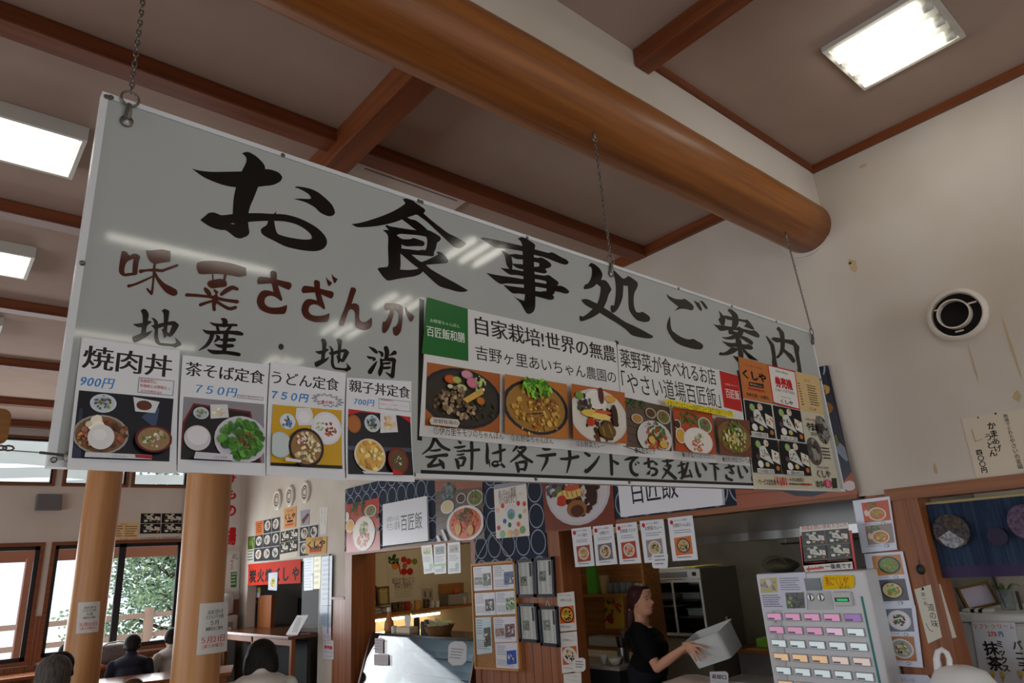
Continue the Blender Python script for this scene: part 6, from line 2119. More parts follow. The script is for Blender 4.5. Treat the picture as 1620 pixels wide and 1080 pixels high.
c = shp(180,716,8.5)
for k in range(4):
    o = MB().box((c.x - 0.15 + 0.012 * k,8.42, sz + 0.036 + 0.016 * k),(c.x + 0.13 - 0.01 * k,8.66, sz + 0.0515 + 0.016 * k)).build('magazine', mat('magazine_%s' % ('grey', 'white', 'dark', 'pale')[k],((140,140,140),(200,200,196),(90,90,96),(180,178,170))[k],0.5), None, origin=(c.x,8.54, sz + 0.036 + 0.016 * k))
    tag(o,('lowest', 'second lowest', 'second highest', 'topmost')[k] + ' magazine of the flat pile at the left end of the stall shelf', 'magazine', 'magazines on the stall shelf')
# certificates and wall poster
for (q, m, col, lb, yy) in (([(130,598),(206,590),(216,692),(134,700)], FRB,(206,200,180), 'dark framed certificate on the stall shelf',8.60),([(212,598),(270,592),(274,690),(218,692)], SHW,(196,186,120), 'yellowish framed certificate behind the dark framed one on the stall shelf',8.66)):
    pts = [onY(*Zb(*p), yy) for p in q]
    cc = sum(pts, Vector()) / 4
    root = thing('certificate', lb, 'certificate', tuple(cc))
    mb = MB()
    for k in range(4):
        a, b = pts[k], pts[(k + 1) % 4]
        d = (b - a).normalized()
        n = Vector((0,1,0)).cross(d)
        inw = n if (cc - a).dot(n) > 0 else -n
        mb.obox((a + b) / 2 + inw * 0.014, d * (b - a).length / 2, n * 0.014,(0,0.010,0))
    mb.build('frame', m, root)
    s = Sheet(cc,(0,-1,0), Zb)
    s.paper(q, col)
    P = bil(*q)
    s.text('表彰状' if col[0] == 206 else '感謝状', P(0.3,0.14), P(0.72,0.22),(60,50,44))
    s.dashes(P(0.18,0.3), P(0.85,0.85),6,(120,110,96),4,0.3)
    s.make('certificate_paper', None, None, PAPER, parent=root)
s = Sheet((5.2, YB - 0.001,1.6),(0,-1,0), Zb)
q = [(256,425),(418,408),(426,660),(272,672)]
s.paper(q,(216,206,186))
for (x, y, r, col) in ((345,460,14,(190,50,40)),(370,470,14,(200,60,44)),(300,492,16,(220,130,40)),(346,520,16,(186,40,36)),(376,520,16,(180,36,34)),(400,470,14,(130,130,60)),(350,490,12,(170,100,70))):
    s.oval(x, y, r, r * 1.1, col)
s.poly([(312,480),(322,480),(334,535),(328,536)],(200,80,50))
s.blobs(295,460,26,22,((50,80,44),(70,110,60),(40,60,36)),26,0.3,4)
s.text('毎日の"食べる"に',(286,552),(400,574),(110,60,50))
s.text('野菜と健康を!',(298,578),(388,600),(80,66,56))
s.dashes((300,612),(400,650),4,(176,166,150),3,0.3)
s.make('wall_poster', 'poster of painted vegetables on the side wall of the drinks stall', 'poster')
for k, px in enumerate((450,477)):
    c = onY(*Zb(px,634), YB)
    root = thing('wall_outlet',('left' if k == 0 else 'right') + ' one of two switch plates on the stall wall', 'outlet', tuple(c))
    MB().box(c + Vector((-0.045,-0.01,-0.08)), c + Vector((0.045,0,0.08))).build('plate', mat('outlet_beige',(176,164,144),0.5), root)
    MB().box(c + Vector((-0.015,-0.013,-0.04)), c + Vector((0.015,-0.01,0.04))).build('switch', mat('outlet_dark',(110,100,90),0.5), root)
# coffee machine and box at right of shelf
c = shp(600,670,8.5)
root = thing('coffee_machine', 'steel coffee machine at the right of the stall shelf', 'coffee machine',(c.x,8.53, sz + 0.036))
MB().box((c.x - 0.16,8.42, sz + 0.036),(c.x + 0.20,8.66, sz + 0.19)).build('body', STAIN_S, root, bevel=0.012)
MB().lathe((c.x + 0.02,8.47, sz + 0.19),[(0.04,0),(0.044,0.05),(0.0001,0.056)],16).build('red_cap', mat('red_cap',(190,70,60),0.4), root, smooth=True)
o = MB().box((c.x - 0.16,8.53, sz + 0.191),(c.x + 0.20,8.67, sz + 0.33)).build('wooden_box', SHW, None, bevel=0.006, origin=(c.x,8.6, sz + 0.191))
tag(o, 'wooden box standing on the coffee machine', 'box')
c = shp(640,668,8.46)
o = MB().lathe((6.20,8.46, sz + 0.036),[(0.04,0),(0.05,0.10),(0.047,0.10),(0.038,0.008),(0.0001,0.008)],18).build('cup', POR, None, smooth='angle', origin=(6.2,8.46, sz + 0.036))
tag(o, 'white cup right of the coffee machine on the stall shelf', 'cup')
# things on the showcase
c = onX(*Zb(272,830),4.5)
root = thing('drink_bottle', 'light brown bottle with a pale cap on the left of the showcase', 'bottle',(4.5, c.y,1.011))
MB().lathe((4.5, c.y,1.011),[(0.055,0),(0.058,0.02),(0.056,0.10),(0.03,0.16),(0.022,0.20),(0.022,0.22),(0.0001,0.22)],22).build('bottle', mat('amber_plastic',(176,116,60),0.3), root, smooth=True)
MB().lathe((4.5, c.y,1.231),[(0.026,0),(0.026,0.05),(0.0001,0.052)],16).build('cap', POR, root, smooth='angle')
c = onX(*Zb(365,830),4.5)
root = thing('tissue_box', 'tissue box with a white tissue sticking out on the showcase', 'tissue box',(4.5, c.y,1.011))
MB().box((4.43, c.y - 0.15,1.011),(4.55, c.y + 0.14,1.075)).build('box', mat('tissue_box_print',(206,190,160),0.6), root, bevel=0.004)
MB().grid(lambda u, v: (4.49 + 0.05 * (v - 0.5) * (1 - u) + 0.012 * math.sin(8 * v), c.y - 0.11 + 0.2 * v,1.074 + 0.13 * math.sin(1.57 * min(1,1.2 * u)) * (1 - 0.35 * abs(v - 0.45))),8,14).build('tissue', mat('tissue_white',(216,216,214),0.7), root, smooth=True)
c = onX(*Zb(515,815),4.5)
root = thing('wicker_basket', 'round wicker basket of sachets on the showcase', 'basket',(4.5, c.y,1.011))
MB().lathe((4.52, c.y,1.011),[(0.12,0),(0.17,0.09),(0.178,0.092),(0.165,0.088),(0.115,0.01),(0.0001,0.01)],30).build('basket', mat('wicker',(150,108,62),0.7, noise=((160,160,200),(96,66,36),1)), root, smooth='angle')
rnd = random.Random(12)
for k in range(16):
    a, r = rnd.random() * 6.28,0.13 * math.sqrt(rnd.random())
    o = MB().obox((4.52 + r * math.cos(a), c.y + r * math.sin(a),1.10 + 0.012 * (k % 4)), Vector((0.012,0.02,0.012)), Vector((-0.02,0.03,0.008)), Vector((0,0.0005,0.003))).build('sachet', mat('sachet_%s' % ('white', 'grey', 'green')[k % 3],((206,206,200),(140,146,140),(150,170,120))[k % 3],0.4), None, origin=(4.52, c.y,1.10))
    tag(o, 'flat sachet lying in the wicker basket on the showcase', 'sachet', 'sachets in the wicker basket')
for k,(px, h, col, lb) in enumerate(((438,0.11,(60,56,54), 'dark jar left of the wicker basket on the showcase'),(455,0.13,(90,84,78), 'taller dark jar beside the wicker basket on the showcase'),(404,0.15,(56,60,70), 'dark bottle between tissue box and wicker basket'),(298,0.07,(206,206,204), 'small white cup between bottle and tissue box'))):
    c = onX(*Zb(px,835),4.6 if k < 3 else 4.45)
    o = MB().lathe((4.62 if k < 3 else 4.45, c.y,1.011),[(0.035,0),(0.036, h * 0.8),(0.028, h),(0.0001, h)],18).build(('jar', 'jar', 'bottle', 'cup')[k], mat('jar_tone_%s' % ('black', 'grey', 'blue', 'white')[k], col,0.3), None, smooth='angle', origin=(4.62 if k < 3 else 4.45, c.y,1.011))
    tag(o, lb,('jar', 'jar', 'bottle', 'cup')[k])

# ------------------------------------------------------------------ grill stall
for k,(px, py) in enumerate(((255,160),(318,141),(396,121))):
    c = onX(*Zg(px, py), XW)
    root = thing('wall_vent',('leftmost', 'middle', 'rightmost')[k] + ' of the three round vents above the grill stall', 'vent', tuple(c), 'round vents above the grill stall')
    MB().lathe(c,[(0.155,0),(0.155,0.02),(0.14,0.035),(0.10,0.03),(0.10,0.0)],30,(-1,0,0)).build('rim', PVC, root, smooth='angle')
    MB().lathe(c,[(0.1,0.006),(0.0001,0.008)],24,(-1,0,0)).build('dark_hole', mat('vent_dark',(90,86,82),0.7), root)
    MB().lathe(c + Vector((-0.01,0,0)),[(0.075,0),(0.075,0.02),(0.06,0.022),(0.06,0)],24,(-1,0,0)).build('inner_ring', PVC, root, smooth='angle')
    MB().lathe(c + Vector((-0.01,0,0)),[(0.04,0),(0.04,0.02),(0.0001,0.022)],20,(-1,0,0)).build('cone', PVC, root, smooth='angle')


def gsheet(off=0.002, X=XW):
    return Sheet((X - off,10.0,2.2),(-1,0,0), Zg)


def skewer_grid(s, q, nu, nv, seed, first=None):
    P = bil(*q)
    rnd = random.Random(seed)
    for j in range(nv):
        for i in range(nu):
            cell = [P((i + 0.03) / nu,(j + 0.03) / nv), P((i + 0.97) / nu,(j + 0.03) / nv), P((i + 0.97) / nu,(j + 0.97) / nv), P((i + 0.03) / nu,(j + 0.97) / nv)]
            c = s.photo(cell,(54,54,56))
            cx, cy = P((i + 0.5) / nu,(j + 0.45) / nv)
            w = abs(P(0.35 / nu,0)[0] - P(0,0)[0])
            h = abs(P(0,0.36 / nv)[1] - P(0,0)[1])
            s.dish(cx, cy, w, h,(206,206,204),(196,190,180),[(rnd.choice([((150,84,40),(190,130,60)),((90,60,40),(140,100,60)),((220,170,80),(226,206,160)),((70,70,70),(120,120,110))]),10,0.4)], seed + i + 7 * j, c)


Q = [(102,345),(136,340),(134,470),(98,478)]
s = gsheet()
s.paper(Q,(196,196,186))
c = s.photo([(103,345),(136,341),(136,405),(102,410)],(70,90,40))
s.blobs(119,376,16,28,((90,120,50),(60,90,36),(120,150,70)),20,0.4,3, c)
s.dashes((104,416),(130,470),4,(110,110,100),3,0.4)
s.make('menu_photo_sheet', 'narrow sheet with a green vegetable photo, leftmost on the grill stall wall', 'poster')
s = gsheet()
Q = [(136,272),(265,243),(262,462),(132,474)]
s.paper(Q,(180,176,170))
s.poly([(142,270),(180,262),(178,334),(142,340)],(206,120,70))
s.dashes((148,280),(174,325),5,(90,50,36),3)
skewer_grid(s,[(180,262),(264,244),(264,316),(180,332)],2,1,3)
skewer_grid(s,[(138,340),(264,318),(262,462),(134,472)],3,2,11)
s.make('menu_photo_sheet', 'large grid of skewer photos at the left on the grill stall wall', 'poster')
s = gsheet(0.004)
Q = [(285,205),(346,192),(342,296),(284,306)]
s.paper(Q,(206,150,96))
P = bil(*Q)
s.text('くしや', P(0.08,0.30), P(0.92,0.56), INK,0.05)
s.poly([P(0.25,0.62), P(0.75,0.62), P(0.75,0.72), P(0.25,0.72)],(40,36,36))
s.text('下呂の恵み', P(0.2,0.12), P(0.8,0.2), INK)
s.dashes(P(0.1,0.8), P(0.9,0.88),1, RED,4,0.8)
s.make('shop_notice', 'tall orange notice paper below the middle vent of the grill stall', 'notice')
s = gsheet(0.004)
Q = [(366,214),(411,208),(410,284),(368,290)]
s.paper(Q,(150,150,160))
s.poly([(372,262),(404,226),(410,236),(380,282)],(90,50,36))
s.poly([(374,266),(400,236),(404,242),(380,276)],(120,70,46))
s.make('menu_photo_sheet', 'small photo of one grilled fish skewer below the rightmost vent', 'poster')
s = gsheet()
Q = [(264,318),(357,300),(352,446),(262,462)]
s.paper(Q,(206,200,186))
set_grid(s, bil((266,320),(355,302),(352,440),(264,456)), None)
s.make('set_meal_sheet', 'black sheet of four tray meals on the grill stall wall', 'poster')
s = gsheet()
Q = [(360,296),(460,280),(458,430),(360,448)]
s.paper(Q,(190,190,186))
skewer_grid(s,[(362,298),(458,282),(456,360),(362,372)],2,1,21)
skewer_grid(s,[(362,374),(410,368),(408,440),(362,446)],1,1,25)
s.make('menu_photo_sheet', 'photo sheet with pink meat at the right on the grill stall wall', 'poster')
s = gsheet(0.006)
Q = [(394,348),(500,344),(496,428),(392,432)]
s.paper(Q,(206,160,96))
P = bil(*Q)
s.text('くしや', P(0.1,0.3), P(0.92,0.56), INK,0.05)
s.text('下呂の恵み 炭火焼き', P(0.25,0.1), P(0.8,0.2), INK)
s.dashes(P(0.2,0.62), P(0.85,0.72),1,(60,40,36),4,0.8)
s.dashes(P(0.2,0.76), P(0.9,0.9),1, RED,6,0.8)
s.make('shop_notice', 'wide orange notice paper overlapping the photo sheet above the grill stall corner', 'notice')
s = gsheet()
s.paper([(462,200),(505,196),(495,330),(466,334)],(214,210,204))
s.text('ご注文は券売機で',(488,204),(498,292),(120,112,110),0, True)
s.text('お買い求め',(472,206),(482,272),(130,122,120),0, True)
s.make('handwritten_menu', 'pale vertical handwritten paper at the upper right of the grill stall wall', 'menu')
# red cloth banner with lettering
s = gsheet(0.02)
s.paper([(104,484),(368,458),(366,578),(104,590)],(190,46,24))
for t, x0, x1 in (('炭',112,142),('火',152,182),('焼',192,222),('く',236,262),('し',282,306),('や',328,356)):
    y0 = 512 - (x0 - 112) * 0.06
    s.text(t,(x0, y0),(x1, y0 + 62),(30,20,20),0.045)
s.make('cloth_banner', 'red cloth banner with black characters across the grill stall', 'banner')
s = gsheet(0.03)
s.paper([(206,528),(252,522),(248,616),(204,612)],(196,210,226))
s.dish(228,575,16,30,(226,226,220),(206,190,120),[(((226,206,110),(110,140,60)),10,0.3)],3)
s.make('menu_photo_sheet', 'small pale photo sheet hanging over the red banner', 'poster')
# counter with glass front
root = thing('stall_counter', 'wooden counter with dark glass front at the grill stall', 'counter',(4.1,10.3,0))
zt_ = 0.95
MB().box((XW - 0.40,8.95, zt_),(XW + 0.6,11.55, zt_ + 0.04)).build('worktop', wood('dark_counter_wood',(120,72,44),(90,52,32), 'Y',0.25), root, bevel=0.005)
for yy in (8.98,10.3,11.45):
    MB().box((XW - 0.34, yy,0),(XW - 0.29, yy + 0.06, zt_)).build('post', TRIMZ, root)
MB().box((XW - 0.34,9.04, zt_ - 0.08),(XW - 0.30,11.45, zt_)).build('rail', TRIMY, root)
MB().box((XW - 0.315,9.04,0.1),(XW - 0.31,11.45, zt_ - 0.08)).build('glass_front', CLEARG, root)
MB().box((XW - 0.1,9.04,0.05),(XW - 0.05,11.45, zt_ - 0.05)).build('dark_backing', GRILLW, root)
s = Sheet((XW - 0.22,9.5,1.1),(-1,0.0,0.35), Zg)
q = [(350,740),(407,738),(352,838),(292,838)]
s.paper(q,(206,206,208))
P = bil(*q)
s.dashes(P(0.1,0.1), P(0.9,0.9),4,(110,110,110),4,0.5, True)
s.make('menu_stand', 'white menu card propped on the grill stall counter', 'menu')
# leaflet rack panel at the right of the opening
root = thing('glass_partition', 'tall glass screen full of leaflets at the right edge of the grill stall', 'partition',(XW - 0.02,8.75,1.0))
a, b = onX(*Zg(462,440), XW - 0.03), onX(*Zg(525,800), XW - 0.03)
MB().box((XW - 0.03,8.60,1.0),(XW - 0.024,9.42,1.95)).build('glass_sheet', GLASS, root)
MB().box((XW - 0.036,8.585,1.0),(XW - 0.018,8.605,1.96)).build('edge_strip', DARKM, root)
for k,(q, col, lb) in enumerate((([(385,455),(432,448),(432,530),(384,535)],(180,196,214), 'pale blue leaflet at the upper left of the glass screen'),([(384,535),(430,532),(430,612),(384,616)],(196,206,220), 'white leaflet below the pale blue one on the glass screen'),([(434,448),(470,444),(466,606),(432,608)],(230,216,150), 'tall pale yellow leaflet on the glass screen'),([(472,446),(526,440),(522,690),(466,690)],(150,166,186), 'large printed leaflet at the right of the glass screen'),([(466,692),(522,692),(520,798),(468,800)],(130,150,170), 'dark printed leaflet below the large one on the glass screen'),([(478,800),(520,800),(520,862),(480,864)],(206,190,206), 'small pink leaflet at the foot of the glass screen'))):
    s = gsheet(0.033)
    s.paper(q, col)
    P = bil(*q)
    s.dashes(P(0.1,0.06), P(0.92,0.94),9 if k > 2 else 5,(100,120,150) if k != 2 else (150,140,90), k,0.5)
    s.make('leaflet', lb, 'leaflet', GLOSS, 'leaflets on the glass screen')
s = Sheet((XW - 0.021,8.4,0.8),(-1,0,0), Zg)
s.paper([(480,868),(533,866),(533,962),(478,958)],(206,206,214))
s.text('券売機',(487,890),(526,912), RED,0.05)
s.text('当店の商品は',(490,874),(520,882), INK)
s.text('にはいっておりません',(484,918),(530,930), INK)
s.text('くしや',(492,940),(522,952), INK)
s.make('shop_notice', 'small white notice with red characters on the wainscot beside the grill stall', 'notice')
# dark things seen inside
root = thing('black_board', 'dark board with chalk writing inside the grill stall', 'board',(5.0,10.2,1.1))
a, b = onX(*Zg(180,655),5.2), onX(*Zg(362,790),5.2)
MB().box((5.2, a.y, b.z),(5.23, b.y, a.z)).build('board', mat('chalk_board',(58,56,58),0.6), root)
s = Sheet((5.199,11,1.2),(-1,0,0), Zg)
s.paper([(190,668),(350,660),(350,780),(195,785)],(66,64,66))
s.dashes((200,680),(340,770),5,(110,104,100),4,0.4)
s.make('chalk_writing', None, None, PAPER, parent=root)
mbb = MB().box((5.215, a.y - 0.9,0),(5.225, b.y + 0.3, b.z))
mbb.build('stand', GRILLW, root)
s = Sheet((XW + 0.15,11.4,1.6),(-1,0,0), Zg)
s.paper([(100,592),(165,600),(165,650),(100,655)],(120,116,70))
s.poly([(104,625),(160,625),(160,650),(104,652)],(150,150,170))
s.make('small_poster', 'small dim yellow poster hanging inside the grill stall at the left', 'poster')
o = MB().box((XW + 0.16,10.95,0.99),(XW + 0.22,11.5,1.46)).build('standing_board', TRIMZ, None, origin=(XW + 0.19,11.2,0.99))
tag(o, 'brown wooden board standing at the left inside the grill stall', 'board')
s = Sheet((XW + 0.158,11.2,1.4),(-1,0,0), Zg)
s.paper([(118 + 14 + 15 * math.cos(k * 0.52),672 + 16 * math.sin(k * 0.52)) for k in range(12)][::-1],(206,206,200))
s.text('準',(125,662),(140,684),(60,90,60))
s.make('round_sign', 'small round white sign on the brown panel of the grill stall', 'sign')

# ------------------------------------------------------------------ doorway: freezer and things
root = thing('freezer', 'grey-white ice cream freezer behind the curtain', 'freezer',(4.9,1.0,0))
FZ = mat('freezer_grey',(176,178,176),0.35)
MB().box((4.60,0.45,0),(5.2,1.545,1.215)).build('body', FZ, root, bevel=0.02)
MB().box((4.585,0.44,1.215),(5.21,1.555,1.262)).build('lid', mat('freezer_lid',(196,198,194),0.3), root, bevel=0.012)
MB().box((4.58,0.7,1.225),(4.588,1.2,1.245)).build('handle', STAIN_S, root)
s = Sheet((4.597,1.0,1.0),(-1,0,0), Zf)
q = [(655,768),(872,760),(960,1240),(735,1240)]
s.paper(q,(196,200,206))
for k, ch in enumerate('ソフトクリーム'):
    x = 664 + 30.5 * k
    s.text(ch,(x,784 if ch != 'ー' else 792),(x + 23,808 if ch != 'ー' else 796),((206,80,60),(206,110,50),(206,170,60),(200,150,60),(206,120,60),(206,90,60),(206,80,70))[k],0.02)
s.text('270',(738,822),(786,846),(206,60,50),0.03)
s.text('円',(792,822),(820,847),(50,100,160),0.03)
s.text('バニラ',(858,866),(905,1018),(34,30,34),0.03, True)
s.text('ミックス',(780,868),(835,1022),(34,30,34),0.03, True)
s.text('抹茶',(712,870),(770,1016),(34,30,34),0.03, True)
for (x, y) in ((765,1030),(815,1038),(905,1030)):
    s.oval(x, y,12,14,(190,180,80))
    s.poly([(x - 10, y + 8),(x + 12, y + 8),(x + 4, y + 40)],(190,140,80))
s.make('price_sign', 'soft ice cream price sign taped to the front of the freezer', 'sign', GLOSS)
c = onX(*Zf(690,690),4.75)
root = thing('photo_frame', 'gilt photo frame leaning on top of the freezer', 'picture frame',(4.75, c.y,1.263))
ctr = Vector((4.78, c.y,1.263 + 0.075))
ux, uz = Vector((0.12,-0.10,0.02)).normalized(), Vector((0.25,0.1,0.95)).normalized()
mb = MB()
nn = ux.cross(uz).normalized()
uz = nn.cross(ux).normalized()
for (o_, a_, b_) in ((uz * 0.06, ux * 0.10, uz * 0.008),(-uz * 0.06, ux * 0.10, uz * 0.008),(ux * 0.092, ux * 0.008, uz * 0.06),(-ux * 0.092, ux * 0.008, uz * 0.06)):
    mb.obox(ctr + o_, a_, b_, nn * 0.008)
mb.build('frame', mat('gilt',(110,86,36),0.4,0.3), root)
MB().obox(ctr, ux * 0.088, uz * 0.056, nn * 0.003).build('picture', mat('picture_print',(180,170,186),0.2), root)
c = onX(*Zf(838,680),4.8)
root = thing('potted_plant', 'small green plant in a glass with a dark stick on the freezer', 'plant',(4.8, c.y,1.263))
MB().lathe((4.8, c.y,1.263),[(0.035,0),(0.042,0.11),(0.039,0.11),(0.033,0.008),(0.0001,0.008)],18).build('glass_pot', GL2, root, smooth='angle')
rnd = random.Random(4)
for k in range(9):
    a = rnd.random() * 6.28
    l = 0.05 + 0.05 * rnd.random()
    p0 = Vector((4.8, c.y,1.33))
    d = Vector((math.cos(a), math.sin(a),0))
    sd = Vector((-d.y, d.x,0))
    mb = MB()
    vs = []
    for j in range(6):
        t = j / 5
        q_ = p0 + d * l * 1.3 * t + Vector((0,0,0.07 * math.sin(2.4 * t)))
        w_ = 0.007 * math.sin(3.14 * min(0.97, t + 0.1)) + 0.001
        vs += [q_ + sd * w_, q_ - sd * w_]
    mb.add(vs,[(2 * j,2 * j + 1,2 * j + 3,2 * j + 2) for j in range(5)])
    mb.build('leaf', mat('leaf_green',(70,96,40),0.5), root, smooth=True)
MB().tube([(4.79, c.y + 0.01,1.275),(4.79, c.y + 0.035,1.45)],0.005,8).build('stick', DARKM, root)
o = MB().tube([(4.8, c.y - 0.06,1.263),(4.8, c.y - 0.06,1.36)],0.008,10).build('incense_holder', DARKM, None, origin=(4.8, c.y - 0.06,1.263))
tag(o, 'short dark upright rod right of the plant on the freezer', 'rod')
for k in range(3):
    c2 = onX(*Zf(650 + 40 * k,706),4.68)
    o = MB().box((4.64, c2.y - 0.03,1.2625),(4.72, c2.y + 0.03,1.278)).build('card_packet', mat('packet_white',(206,204,198),0.5), None, origin=(4.68, c2.y,1.2625))
    tag(o,('left', 'middle', 'right')[k] + ' white packet at the front edge of the freezer top', 'packet', 'white packets on the freezer')

# white pitcher with a loop handle, in front of the freezer
pc_ = onX(*Zf(600,1030),4.0)
root = thing('white_pitcher', 'big white plastic watering jug with a loop handle at the lower right', 'jug',(3.95, pc_.y,0.80))
yj = pc_.y
JW = mat('jug_white',(222,222,222),0.35)
MB().lathe((3.95, yj - 0.02,0.80),[(0.14,0),(0.155,0.02),(0.16,0.12),(0.15,0.20),(0.11,0.262),(0.05,0.285),(0.0001,0.288)],34, sx=0.85).build('body', JW, root, smooth=True)
hp = [onX(*Zf(x, y),3.95) for (x, y) in ((505,1062),(492,1010),(482,960),(488,925),(510,912),(534,930),(546,960),(548,992))]
hp = [Vector((3.95, p.y, p.z)) for p in hp]
MB().tube([hp[0] + Vector((0,-0.01,-0.05))] + hp + [hp[-1] + Vector((0,-0.02,-0.04))],[0.03,0.026,0.02,0.016,0.014,0.014,0.013,0.013,0.014,0.016],14).build('loop_handle', JW, root, smooth=True)
MB().tube([(3.95, yj - 0.12,0.96),(3.95, yj - 0.24,1.0),(3.95, yj - 0.30,0.98)],[0.03,0.02,0.018],14).build('spout', JW, root, smooth=True)
root = thing('low_stand', 'low stand under the white jug', 'stand',(3.95, yj,0))
MB().box((3.77, yj - 0.32,0.76),(4.14, yj + 0.22,0.80)).build('top', TRIMY, root)
for (dx, dy) in ((3.80,-0.3),(4.1,-0.3),(3.80,0.19),(4.1,0.19)):
    MB().box((dx - 0.015, yj + dy - 0.015,0),(dx + 0.015, yj + dy + 0.015,0.76)).build('leg', TRIMZ, root)

# added fill lights, out of sight behind the lintels, to brighten the rooms behind
KT = mat('kitchen_fill_tube',(255,255,250),0.5, emit=(255,248,232), estr=45.0)
for nm, lb, x0, x1, y, z, m in (('kitchen_fill_light', 'added fill light on the kitchen ceiling, out of sight behind the lintel',4.85,5.85,4.2,2.619, KT),('stall_fill_light', 'added fill light out of sight on the ceiling of the drinks stall',4.9,5.7,7.2,2.619, mat('stall_fill_tube',(255,250,230),0.5, emit=(255,236,196), estr=40.0)),('pantry_fill_light', 'added fill light out of sight on the pantry ceiling behind the curtain',4.7,5.3,0.6,2.619, mat('pantry_fill_tube',(255,255,250),0.5, emit=(255,250,240), estr=45.0))):
    root = thing(nm, lb, 'ceiling light',((x0 + x1) / 2, y, z))
    MB().box((x0, y - 0.1, z - 0.05),(x1, y + 0.1, z)).build('housing', LBOX, root)
    MB().tube([(x0 + 0.05, y, z - 0.07),(x1 - 0.05, y, z - 0.07)],0.016,10).build('tube', m, root, smooth=True)
# ------------------------------------------------------------------ window wall
def farsheet(R, Y=YW, off=0.002, **k):
    return Sheet((2.0, Y - off,2.0),(0,-1,0), R, **k)


Zi = reg(0,640,2.455)
sp_ = [onY(*Zi(*p), YW - 0.12) for p in ((145,345),(244,348),(240,408),(137,408))]
root = thing('wall_speaker', 'grey box loudspeaker on the wall between the upper and lower windows', 'speaker',(sum(p.x for p in sp_) / 4, YW, sp_[2].z))
MB().prism(sp_,(0,0.10,0)).build('box', mat('speaker_grey',(120,120,124),0.6), root, bevel=0.012)
MB().prism([p + (sum(sp_, Vector()) / 4 - p) * 0.1 + Vector((0,-0.004,0)) for p in sp_],(0,0.004,0)).build('grille', mat('speaker_grille',(106,106,110),0.8), root)
cc = sum(sp_, Vector()) / 4
MB().box(cc + Vector((-0.03,0.09,-0.03)), cc + Vector((0.03,0.119,0.03))).build('bracket', DARKM, root)
s = farsheet(Zi)
q = [(425,455),(541,457),(536,530),(420,532)]
s.paper(q,(226,196,146))
P = bil(*q)
s.text('メニュー', P(0.38,0.05), P(0.64,0.16), RED,0.02)
s.dashes(P(0.06,0.2), P(0.46,0.8),5,(90,70,50),4,0.4)
s.dashes(P(0.54,0.2), P(0.95,0.8),5,(90,70,50),8,0.4)
s.text('くしや', P(0.4,0.84), P(0.64,0.95), INK)
s.make('menu_sheet', 'beige price list above the far window beside the black meal sheet', 'menu')
s = farsheet(Zi)
q = [(545,420),(709,420),(705,527),(538,530)]
s.paper(q,(206,206,196))
set_grid(s, bil((546,421),(708,421),(704,515),(540,517)), None)
s.text('サービス定食各¥1,100',(546,514),(620,525), RED)
s.dashes((630,514),(700,524),2,(120,70,60),3)
s.make('set_meal_sheet', 'black sheet of four tray meals above the far window', 'poster')
# navy banner strip
root = thing('banner_strip', 'narrow navy cloth strip hanging beside the far window', 'banner',(3.30, YW - 0.06,2.27))
a, b = onY(*Zi(722,275), YW - 0.06), onY(*Zi(737,550), YW - 0.06)
MB().grid(lambda u, v: (3.24 + 0.10 * u, YW - 0.06 + 0.008 * math.sin(9 * v + 3 * u),3.42 - (3.42 - 2.27) * v),4,20).build('cloth', mat('navy_cloth',(24,54,104),0.8), root, smooth=True)
MB().tube([(3.22, YW - 0.055,3.43),(3.36, YW - 0.055,3.43)],0.008,8).build('rod', DARKM, root)
MB().tube([(3.29, YW - 0.055,3.43),(3.29, YW - 0.001,3.43)],0.005,8).build('hook', DARKM, root)
# white banner with red letters and the green-lettered board, right of the near pillar
s = farsheet(Zi)
q = [(858,200),(932,200),(932,552),(862,552)]
s.paper(q,(214,208,206))
for t, y0, y1 in (('つ',220,262),('け',272,306),('も',326,366),('の',392,430),('揚',478,542)):
    s.text(t,(876, y0),(914, y1),(196,40,44),0.05)
s.make('cloth_banner', 'white vertical banner with red characters in the far corner behind the near pillar', 'banner')
s = farsheet(Zi, off=0.024)
q = [(860,572),(931,570),(928,722),(860,726)]
s.paper(q,(214,212,206))
s.poly([(864,578),(927,576),(924,716),(864,720)],(196,206,196))
s.poly([(867,582),(924,580),(921,712),(867,716)],(220,218,212))
s.text('のし',(904,580),(924,600), INK,0.02)
s.text('サイズ',(896,604),(912,640), INK,0.02, True)
s.poly([(896,650),(920,648),(918,708),(896,710)],(60,130,60))
s.dashes((899,654),(916,704),4,(200,214,190),3,0.5)
s.make('wall_board', 'white board with a green patch in the far corner behind the near pillar', 'board')
# water cooler
root = thing('water_cooler', 'pale water cooler standing in the far corner behind the near pillar', 'water cooler',(3.9,11.7,0))
MB().box((3.72,11.57,0),(4.08,11.86,1.20)).build('body', mat('cooler_grey',(176,172,164),0.5), root, bevel=0.02)
MB().lathe((3.90,11.715,1.20),[(0.06,0),(0.14,0.03),(0.14,0.06),(0.14,0.26),(0.12,0.31),(0.0001,0.33)],24).build('bottle', mat('cooler_bottle',(186,190,190),0.2, alpha=1.0), root, smooth=True)
MB().box((3.80,11.555,0.85),(4.0,11.57,1.1)).build('tap_panel', mat('cooler_dark',(120,118,112),0.5), root)
for i, xx in enumerate((3.85,3.95)):
    MB().box((xx - 0.02,11.52,0.98),(xx + 0.02,11.555,1.03)).build('tap', mat('tap_white',(210,210,206),0.4), root)

